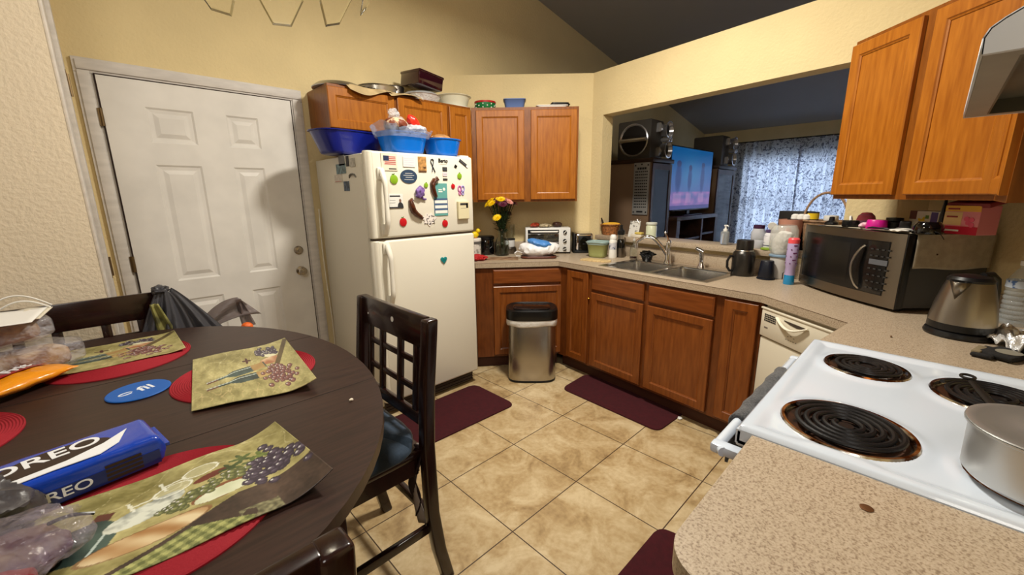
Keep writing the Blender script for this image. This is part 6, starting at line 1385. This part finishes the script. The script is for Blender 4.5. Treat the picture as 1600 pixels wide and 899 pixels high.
# candle jar, note box, basket with bananas
cj = thing('candle_jar', 'pale green candle jar with lid on the bar ledge right of the note box', 'candle', LG(1017, 370, .03)); mk('jar', lambda b: b.lathe([(0, 0), (.030, 0), (.033, .004), (.033, .075), (.028, .086)], 32), mat('pale_green_wax', (206, 212, 184), .2, coat=.8), cj); mk('lid', lambda b: b.lathe([(.029, .086), (.034, .088), (.034, .097), (.031, .101), (0, .102)], 32), mat('lid_pale', (206, 208, 196), .3), cj)
cj.scale = (1.32, 1.32, 1.32)
nb = thing('note_box', 'open white printed booklet leaning in a small box on the bar ledge', 'booklet', LG(993, 370, .03), rzp)
nb.scale = (1.4, 1.4, 1.4)
mk('booklet', lambda b: b.box((-.018, .008, .048), (.075, .006, .10), rx=-.22, bev=.001), mat('printed_grey_white', (214, 212, 206), .6, var=1, col2=(120, 118, 112), vs=40, fac=(.36, .42)), nb, smooth=False)
mk('box', lambda b: b.box((.02, -.012, .010), (.075, .03, .018), bev=.002), mat('box_offwhite', (216, 208, 190), .6), nb); mk('yellow_sponge', lambda b: b.box((.035, -.012, .0265), (.05, .028, .012), bev=.003), mat('sponge_yellow', (206, 182, 90), .8), nb)
mk('wire', lambda b: b.tube([(-.02, .0, .10), (.005, .0, .108), (.02, .0, .09), (.028, .0, .11)], .0018, 6), steel, nb)
q = LG(953, 368, .05); bk = thing('wicker_basket', 'orange-brown woven basket of bananas at the left end of the bar ledge', 'basket', (q[0], q[1], q[2])); mk('bowl', lambda b: basket(b, .082, .092, 1.0), wk, bk)
q = (q[0], q[1], q[2]+.074)
for i in range(4):
    def ban(b):
        pts = [(.075*math.cos(a)*1.05, .012*math.sin(a*2), .035*math.sin(a)) for a in [math.pi*(j/10) for j in range(11)]]
        b.tube(pts, [.004, .010, .014, .016, .017, .017, .017, .016, .013, .008, .004], 8)
    o = mk('banana', ban, mat('banana_yellow', (226, 170, 40), .5, var=1, col2=(110, 70, 26), vs=16, fac=(.2, .35)), None); o.location = (q[0]+(-.024+.016*i), q[1]+.004*(i % 2), q[2]+.004*i); o.rotation_euler = (0, 0, math.radians(95+7*i)); o.scale = (1.0, 1.0, .5); tag(o, ['leftmost ripe banana lying in the woven basket', 'second ripe banana from the left in the woven basket', 'third ripe banana from the left in the woven basket', 'rightmost ripe banana lying in the woven basket'][i], 'banana')
mk('stalk', lambda b: b.tube([(0, .08, .10), (-.005, .088, .125), (-.012, .092, .15)], [.010, .009, .006], 8), mat('stalk_dark', (44, 32, 22), .7), bk)
# ================================================================ kettle, bottles, foil, pot, ladle, coin
q = P(1497, 520, CT); kt = thing('electric_kettle', 'brushed steel electric kettle with black lid, handle and base on the right worktop', 'kettle', (2.205, -.118, CT+.0004), math.radians(155))
kr = .086
kst = mat('kettle_steel', (152, 146, 138), .30, 1, bump=.12, bs=18, stretch=(1, 1, 50))
mk('base', lambda b: b.lathe([(0, 0), (kr*1.10, 0), (kr*1.13, .008), (kr*1.08, .020), (kr*1.0, .024), (kr*1.05, .028), (kr*1.045, .052)], 48), black_p, kt)
def kbody(b):
    b.lathe([(kr*1.045, .052), (kr*1.02, .075), (kr*.93, .125), (kr*.80, .175), (kr*.72, .200), (kr*.70, .206)], 64, cap0=False, cap1=False)
mk('body', kbody, kst, kt)
mk('spout', lambda b: (b.bm.faces.new([b.bm.verts.new(v) for v in ((kr*.70, -.030, .206), (kr*.70+.034, 0, .206), (kr*.86, 0, .140))]), b.bm.faces.new([b.bm.verts.new(v) for v in ((kr*.70, .030, .206), (kr*.86, 0, .140), (kr*.70+.034, 0, .206))]), b._t()), kst, kt, solid=.002)
mk('lid', lambda b: b.lathe([(kr*.715, .204), (kr*.72, .212), (kr*.62, .222), (kr*.30, .228), (0, .229)], 48), black_p, kt)
ha = math.radians(162)
mk('handle', lambda b: b.tube([(kr*q_*math.cos(ha), kr*q_*math.sin(ha), z_) for q_, z_ in ((.5, .222), (.85, .224), (1.10, .208), (1.22, .165), (1.24, .110), (1.06, .060))], [.013, .014, .013, .012, .012, .012], 12), black_p, kt)
wp = mat('water_plastic', (214, 224, 228), .06, 0, alpha=.30, coat=1., bump=.9, bs=28, bd=.01)
for i, (px, py, dx, l) in enumerate(((1583, 500, 0, 'ribbed clear water bottle with blue and white band right of the kettle'), (1600, 488, .0, 'clear water bottle behind the banded one, at right frame edge'))):
    p = P(px, py, CT); t = thing('plastic_bottle', l, 'bottle', ((2.525, -.272, CT+.0004), (2.435, -.372, CT+.0004))[i]); t.scale = (1.25, 1.25, 1.12)
    prof = [(0, 0), (.030, 0), (.034, .006)]
    for k_ in range(7): z = .015+k_*.017; prof += [(.035, z), (.0325, z+.006), (.035, z+.012)]
    prof += [(.035, .150), (.034, .160), (.020, .195), (.013, .205), (.013, .215)]
    mk('bottle', lambda b: b.lathe(prof, 36), wp, t); mk('cap', lambda b: b.lathe([(.0155, .212), (.016, .228), (0, .229)], 24), white_p, t)
    mk('label', lambda b: b.lathe([(.0356, .135), (.0356, .160)], 36, cap0=False, cap1=False), mat('label_blue_white', (196, 206, 220), .4, var=1, col2=(62, 96, 150), vs=30, fac=(.45, .5)), t)
ft = thing('foil_tray', 'crumpled aluminium foil sheet on a dark pad behind the cooker at right frame edge', 'foil', (2.12, -.31, CT+.0004), math.radians(22))
mk('foil', lambda b: b.grid(lambda u, v: V(((u-.5)*.44+.01*math.sin(v*17), (v-.5)*.22, .014+.050*abs(noise.noise(V((u*9, v*6, 2))))*(.4+v)+.014*noise.noise(V((u*25, v*19, 5))))), 70, 44), foil, ft, solid=.001, ang=.2)
o = mk('oven_mitt', lambda b: (b.box((0, 0, .012), (.115, .085, .018), bev=.008), b.box((-.02, .03, .008), (.13, .05, .014), rz=.2, bev=.006)), mat('mitt_black', (26, 24, 24), .8, bump=.8, bs=26, bd=.01), None); _q = P(1570, 562, CT); o.location = (_q.x+.02, _q.y, CT+.0006); o.rotation_euler = (0, 0, -.5); tag(o, 'black ribbed pot holder with grey round patch behind the cooker', 'pot holder')
mk('round_patch', lambda b: b.lathe([(0, .0215), (.030, .0215), (.030, .0225), (0, .0228)], 28, c=(-.005, -.01, 0)), mat('patch_grey', (132, 126, 112), .8), o)
mk('folded_cuff', lambda b: b.box((-.035, .045, .014), (.08, .022, .012), rz=.25, bev=.004), mat('cuff_tan', (128, 114, 88), .8), o)
alu2 = mat('worn_aluminium', (206, 206, 204), .42, .9, bump=.12, bs=14)
# pot with lid on the near rear burner
pt_ = thing('cooking_pot', 'aluminium pot with lid and chrome knob handle on the rear right burner', 'pot', (1.094, -.200, .9335), 0)
pr_ = .104
mk('pot', lambda b: b.lathe([(0, 0), (pr_*.93, 0), (pr_*.98, .006), (pr_, .090), (pr_*1.06, .094), (pr_*1.06, .097), (pr_*.98, .096), (pr_*.95, .010), (0, .008)], 64), alu2, pt_)
mk('lid', lambda b: b.lathe([(pr_*1.04, .0975), (pr_*1.05, .101), (pr_*.90, .103), (pr_*.80, .098), (pr_*.45, .103), (0, .106)], 64), alu2, pt_)
mk('lid_handle', lambda b: b.tube([(-.035, .02, .106), (-.028, .016, .122), (-.010, .006, .128), (.012, -.006, .128), (.030, -.016, .122), (.036, -.02, .106)], .0045, 10), chrome, pt_)
cp_ = [P(1510, 582, .965), P(1560, 640, .945)]
ld = thing('ladle', 'dark iron spoon lying across the coils with its looped handle end up', 'utensil', (0, 0, 0))
A_, B_ = P(1512, 590, .958), P(1562, 645, .938); dv = (B_-A_)
iron = mat('black_iron', (46, 42, 38), .5, .6)
mk('loop', lambda b: b.tube([A_+V((.013*math.cos(a)*1.3, .013*math.sin(a), .002)) for a in [i*math.pi/8 for i in range(16)]], .0035, 8, closed=True), iron, ld)
mk('shaft', lambda b: b.tube([A_+dv.normalized()*.014, A_+dv*.5, B_, A_+dv*1.25], [.006, .009, .010, .011], 10, flat=.5), iron, ld)
copper = mat('old_copper', (112, 74, 44), .45, .6)
p = P(1354, 795, CT); o = mk('coin', lambda b: b.lathe([(0, 0), (.0092, 0), (.0096, .0004), (.0096, .0013), (.0088, .0016), (0, .0016)], 32), copper, None); o.location = (p.x, p.y, CT+.0003); tag(o, 'single brown coin on the nearest worktop', 'coin')
p = P(1392, 527, CT); o = mk('crumb', lambda b: b.ball((p.x, p.y, CT+.003), .006, (1.6, .5, .5), 2), mat('crumb_brown', (112, 84, 56), .8), None); tag(o, 'small brown crumb on the worktop behind the cooker', 'crumb')
# ================================================================ living room beyond the opening
dkw = mat('dark_walnut', (72, 48, 38), .4, var=.3, vs=6, stretch=(1, 1, 6)); shelfm = mat('walnut_face', (94, 66, 54), .4, var=.3, vs=6)
side_m = mat('cabinet_side_taupe', (150, 122, 98), .5)
inner = mat('dark_inside', (22, 18, 18), .6)
smoked = mat('smoked_glass', (20, 22, 28), .12, .0, ior=1.3)
def tower(label, x0, x1, yF, top, n, group='tall display cabinets beside the screen'):
    t = thing('display_cabinet', label, 'cabinet', (x0, yF, 0), 0, group); L = x1-x0
    mk('carcass', lambda b: (b.b2(0, .025, 0, .60, 0, top), b.b2(L-.025, L, 0, .60, 0, top), b.b2(0, L, .58, .60, 0, top), b.b2(0, L, 0, .60, 0, .06)), side_m, t, smooth=False)
    mk('top_moulding', lambda b: b.b2(-.02, L+.03, -.03, .62, top, top+.05, bev=.008), dkw, t)
    mk('shelf', lambda b: [b.b2(.025, L-.025, .02, .58, z, z+.015) for z in (.5, .9, 1.3)], inner, t, smooth=False)
    dd = mk('door', lambda b: (b.b2(.0, .05, -.02, 0, .06, top-.01), b.b2(L-.06, L, -.02, 0, .06, top-.01), b.b2(.05, L-.06, -.02, 0, top-.08, top-.01), b.b2(.05, L-.06, -.02, 0, .06, .13)), shelfm, t, smooth=False)
    mk('glass', lambda b: b.b2(.05, L-.06, -.012, -.008, .13, top-.08), smoked, dd, smooth=False); return t
tower('tall taupe cabinet with smoked glass door, left of the lit screen', 4.60, 5.09, 2.40, 1.80, 0)
tower('tall dark cabinet with smoked glass door, between lit screen and curtains', 6.62, 7.33, 2.40, 1.80, 1)
tvx0, tvx1 = 5.13, 6.47
tv = thing('television', 'large flat television glowing blue and pink between two cabinets', 'television', ((tvx0+tvx1)/2, 2.42, 1.215))
tw2 = (tvx1-tvx0)/2
mk('bezel', lambda b: b.b2(-tw2, tw2, .0, .05, 0, .82, bev=.006), black_p, tv)
def tvcol(u, v):
    c = lerp3((104, 92, 156), (0, 86, 150), (v-.08)/.85); c = lerp3(c, (40, 160, 190), max(0, .5-abs(u-.45))*max(0, 1-abs(v-.55)*2)*.8)
    if v < .30: c = lerp3(c, (176, 110, 176), .45+.7*noise.noise(V((u*9, v*12, 1))))
    for gx, gw, gz, gh in ((.17, .075, .52, .26), (.44, .055, .50, .22), (.76, .06, .52, .27)):
        e = ((u-gx)/gw)**2+((v-gz)/gh)**2
        if e < 1: c = lerp3(c, (20, 44, 104), min(.8, .9*(1-e)+.15))
        e = ((u-gx)/(gw*.7))**2+((v-gz-gh*.85)/.05)**2
        if e < 1: c = (40, 44, 96)
        if abs(u-gx) < gw*1.2 and .10 < v < .26: c = lerp3(c, (206, 150, 190), .4)
    if v < .07: c = (66, 62, 128)
    return c
bm = bmesh.new(); lay = bm.verts.layers.float_color.new('Col'); NU, NV = 120, 70; g = []
for i in range(NU+1):
    row = []
    for j in range(NV+1):
        u, v = i/NU, j/NV; vt = bm.verts.new((-tw2+.015+(2*tw2-.03)*u, -.0015, .02+.785*v)); vt[lay] = lin(tvcol(u, v)); row.append(vt)
    g.append(row)
for i in range(NU):
    for j in range(NV): bm.faces.new((g[i][j], g[i+1][j], g[i+1][j+1], g[i][j+1]))
me = bpy.data.meshes.new('screen'); bm.to_mesh(me); bm.free()
m = bpy.data.materials.new('lit_screen'); m.use_nodes = True; nt = m.node_tree; bs_ = nt.nodes['Principled BSDF']; bs_.inputs['Base Color'].default_value = (.01, .01, .01, 1); bs_.inputs['Roughness'].default_value = .2
va = nt.nodes.new('ShaderNodeVertexColor'); va.layer_name = 'Col'; nt.links.new(va.outputs[0], bs_.inputs['Emission Color']); bs_.inputs['Emission Strength'].default_value = .70
me.materials.append(m); obj_from(me, 'screen', tv)
mk('stand', lambda b: (b.b2(-.30, .30, -.06, .14, -.062, -.050, bev=.003), b.b2(-.04, .04, .02, .05, -.055, .03)), black_p, tv)
ms = thing('media_stand', 'dark low media console with open bays under the television', 'tv stand', ((5.20+6.60)/2, 2.32, 0)); L2 = .69
mk('top', lambda b: b.b2(-L2, L2, 0, .65, 1.095, 1.150, bev=.006), shelfm, ms)
mk('side', lambda b: b.b2(-L2, -L2+.09, 0, .63, 0, 1.095), shelfm, ms, smooth=False); mk('side', lambda b: b.b2(L2-.09, L2, 0, .63, 0, 1.095), shelfm, ms, smooth=False)
mk('divider', lambda b: b.b2(.10, .15, .0, .62, 0, 1.095), shelfm, ms, smooth=False); mk('back_panel', lambda b: b.b2(-L2+.09, L2-.09, .61, .63, 0, 1.095), inner, ms, smooth=False)
mk('shelf', lambda b: (b.b2(-L2+.09, .10, .01, .61, .82, .85), b.b2(.15, L2-.09, .01, .61, .86, .89)), dkw, ms, smooth=False)
for sx0, sy0, sz0, l in ((4.83, 2.66, 1.852, 'large silver and black stereo speaker with big round woofer on the left cabinet'), (6.97, 2.62, 1.852, 'silver and black stereo speaker with two round cones on the right cabinet')):
    sp = thing('stereo_speaker', l, 'speaker', (sx0, sy0, sz0), 0, 'stereo speakers on the cabinets')
    silver = mat('silver_plastic', (215, 215, 220), .25, .75)
    mk('box', lambda b: b.b2(-.17, .14, -.20, .24, 0, .44, bev=.02), mat('speaker_grey', (84, 80, 76), .6), sp)
    for z in (.105, .330):
        M_ = Matrix.Translation((.11, -.205, z)) @ Matrix.Rotation(math.pi/2, 4, 'X')
        c_ = mk('cone_ring', lambda b: b.lathe([(.055, -.02), (.075, .0), (.082, .055), (.100, .085), (.088, .088), (.078, .060), (.062, .02), (.03, .0), (0, .01)], 32, M=M_), silver, sp)
        mk('cone', lambda b: b.lathe([(.070, .045), (.03, .012), (.0, .025)], 28, M=M_), black_p, c_)
    mk('tweeter', lambda b: [b.lathe([(.022, 0), (.024, .10), (.014, .105), (0, .10)], 20, M=Matrix.Translation((xx, -.205, .218)) @ Matrix.Rotation(math.pi/2, 4, 'X')) for xx in (.085, .14)], silver, sp)
    for z in (.03, .30): mk('silver_horn', lambda b: b.prism([(-.01, 0), (.05, .02), (.055, .06), (.0, .10)], 0, .05, M=Matrix.Translation((-.04+.0, -.20, z)) @ MX), silver, sp, smooth=False)
    if sx0 < 5:
        MY = Matrix.Translation((-.172, .02, .215)) @ Matrix.Rotation(-math.pi/2, 4, 'Y')
        w_ = mk('woofer_ring', lambda b: b.lathe([(.165, 0), (.178, .012), (.190, .006), (.190, 0)], 48, M=MY), silver, sp); mk('woofer_grille', lambda b: b.lathe([(.166, .0), (.10, .012), (0, .02)], 40, M=MY), mat('grille_black', (30, 26, 24), .6, bump=.6, bs=90), w_)
        mk('cross_bar', lambda b: b.box((-.20, .02, .215), (.03, .36, .045), bev=.012), silver, sp)
# plaque hanging on the left cabinet's side
pq = thing('wall_plaque', 'narrow pale plaque with rows of small dark writing on the left cabinet corner', 'sign', (4.585, 2.42, 1.43))
plm = mat('plaque_grey', (168, 166, 164), .5)
mk('board', lambda b: b.box((-.004, .0, 0), (.012, .20, .60), bev=.003), plm, pq); pq.location = (4.590-.004, 2.508, 1.50); pq.rotation_euler = (0, 0, .0)
for z in [.19-.034*i for i in range(13)]: mk('writing', lambda b: [b.b2(-.0115, -.0102, y0, y0+.016, z, z+.014) for y0 in (-.078, -.055, -.030, -.006, .018, .042, .062)], dgrey, pq, smooth=False)
for yy, zz in ((-.08, .27), (.08, .27), (0, .28), (-.08, -.27), (.08, -.27)): mk('screw_dot', lambda b: b.ball((-.011, yy, zz), .010, (.3, 1, 1), 2), dgrey, pq)
mk('heading', lambda b: [b.b2(-.0118, -.0102, y0, y0+.024, .222, .246) for y0 in (-.06, -.03, .0, .03)], dgrey, pq, smooth=False); mk('footer', lambda b: b.b2(-.0118, -.0102, -.04, .04, -.275, -.255), dgrey, pq, smooth=False)
# curtains: two hanging panels on a rod in front of the window
cm = bpy.data.materials.new('patterned_curtain'); cm.use_nodes = True; nt = cm.node_tree; N = nt.nodes.new; L_ = nt.links.new; out = nt.nodes['Material Output']; nt.nodes.remove(nt.nodes['Principled BSDF'])
tc = N('ShaderNodeTexCoord'); vo = N('ShaderNodeTexNoise'); vo.inputs['Scale'].default_value = 16; vo.inputs['Detail'].default_value = 3; vo.inputs['Distortion'].default_value = 2.2; L_(tc.outputs['Object'], vo.inputs[0])
r = N('ShaderNodeValToRGB'); e = r.color_ramp.elements; e[0].position = .40; e[0].color = lin((112, 116, 134)); e[1].position = .50; e[1].color = lin((206, 210, 220)); L_(vo.outputs[0], r.inputs[0])
df = N('ShaderNodeBsdfDiffuse'); tl = N('ShaderNodeBsdfTranslucent'); mx = N('ShaderNodeMixShader'); mx.inputs[0].default_value = .5
L_(r.outputs[0], df.inputs[0]); L_(r.outputs[0], tl.inputs[0]); L_(df.outputs[0], mx.inputs[1]); L_(tl.outputs[0], mx.inputs[2]); L_(mx.outputs[0], out.inputs[0])
def curtain(label, y0, y1, ph):
    def fn(u, v):
        y = y0+(y1-y0)*u; amp = .022+.016*v; return V((7.95+amp*math.sin(u*(y1-y0)*2*math.pi/.135+ph)+.012*math.sin(u*17+ph*3), y+.012*math.sin(v*3+u*20), 2.268-2.206*v))
    o = mk('curtain', lambda b: b.grid(fn, 150, 14), cm, None); return tag(o, label, 'curtain', 'patterned window curtains')
curtain('blue grey patterned curtain panel nearest the television', 1.64, 2.64, 0); curtain('blue grey patterned curtain panel right of the dark gap, behind hoop basket', .10, 1.66, 1.3)
cr_ = mk('curtain_rod', lambda b: b.tube([(7.95, .02, 2.275), (7.95, 2.72, 2.275)], .010, 10), black_p, None); tag(cr_, 'thin dark rod above the patterned curtains', 'rod')
# ================================================================ chandelier with bevelled glass panes, its lower tips in view
cha = thing('chandelier', 'hanging lamp with clear faceted glass panes above the table at the top', 'lamp', (.405, 1.375, 2.0))
cg = mat('pane_glass', (250, 250, 244), .05, trans=1., ior=1.04); cge = mat('pane_bevel', (236, 238, 226), .08, trans=1., ior=1.22)
NP = 10
for i in range(NP):
    a = 2*math.pi*(i+.80)/NP; M_ = Matrix.Rotation(a, 4, 'Z') @ Matrix.Translation((.268, 0, 0)) @ Matrix.Rotation(math.radians(18), 4, 'Y') @ Matrix.Rotation(math.pi/2, 4, 'X') @ Matrix.Rotation(math.pi/2, 4, 'Y')
    pts = [(-.028, .0), (.028, .0), (.070, .10), (.070, .20), (-.070, .20), (-.070, .10)]
    def pane(b):
        M2 = Matrix.Rotation(a, 4, 'Z') @ Matrix.Translation((.268, 0, .0)) @ Matrix.Rotation(math.radians(20), 4, 'Y')
        def pts3(s, x): return [M2 @ V((x, p[0]*s, .1+(p[1]-.1)*s)) for p in pts]
        A0, A1, A2, A3 = pts3(.90, -.003), pts3(1, 0), pts3(1, .001), pts3(.90, .004)
        L4 = [[b.bm.verts.new(q_) for q_ in A_] for A_ in (A0, A1, A2, A3)]
        b.m(0); b.bm.faces.new(L4[0]); b._t(); b.m(1)
        for p_, q_ in zip(L4, L4[1:]):
            for k_ in range(6): j = (k_+1) % 6; b.bm.faces.new((p_[k_], p_[j], q_[j], q_[k_]))
        b._t()
    mk('glass_pane', pane, [cg, cge], cha, smooth=False)
brz = mat('bronze_frame', (70, 52, 38), .4, .8)
mk('ring', lambda b: b.tube([(.345*math.cos(t_), .345*math.sin(t_), .195) for t_ in [k_*math.pi/24 for k_ in range(48)]], .008, 8, closed=True), brz, cha)
mk('arm', lambda b: [b.tube([(.345*math.cos(t_), .345*math.sin(t_), .195), (.15*math.cos(t_), .15*math.sin(t_), .30), (0, 0, .33)], .007, 8) for t_ in (.3, 1.87, 3.44, 5.01)], brz, cha)
mk('stem', lambda b: b.lathe([(.0, .28), (.03, .29), (.02, .33), (.01, .36), (.01, cz(.405)-2.03), (.06, cz(.405)-2.015), (.06, cz(.405)-2.002)], 20), brz, cha)
for t_ in (.3, 1.87, 3.44, 5.01): mk('candle_bulb', lambda b: b.lathe([(.010, .30), (.014, .33), (.016, .36), (.008, .39), (0, .40)], 14, c=(.16*math.cos(t_), .16*math.sin(t_), 0)), mat('warm_bulb', (255, 214, 150), .4, emit=3.), cha)
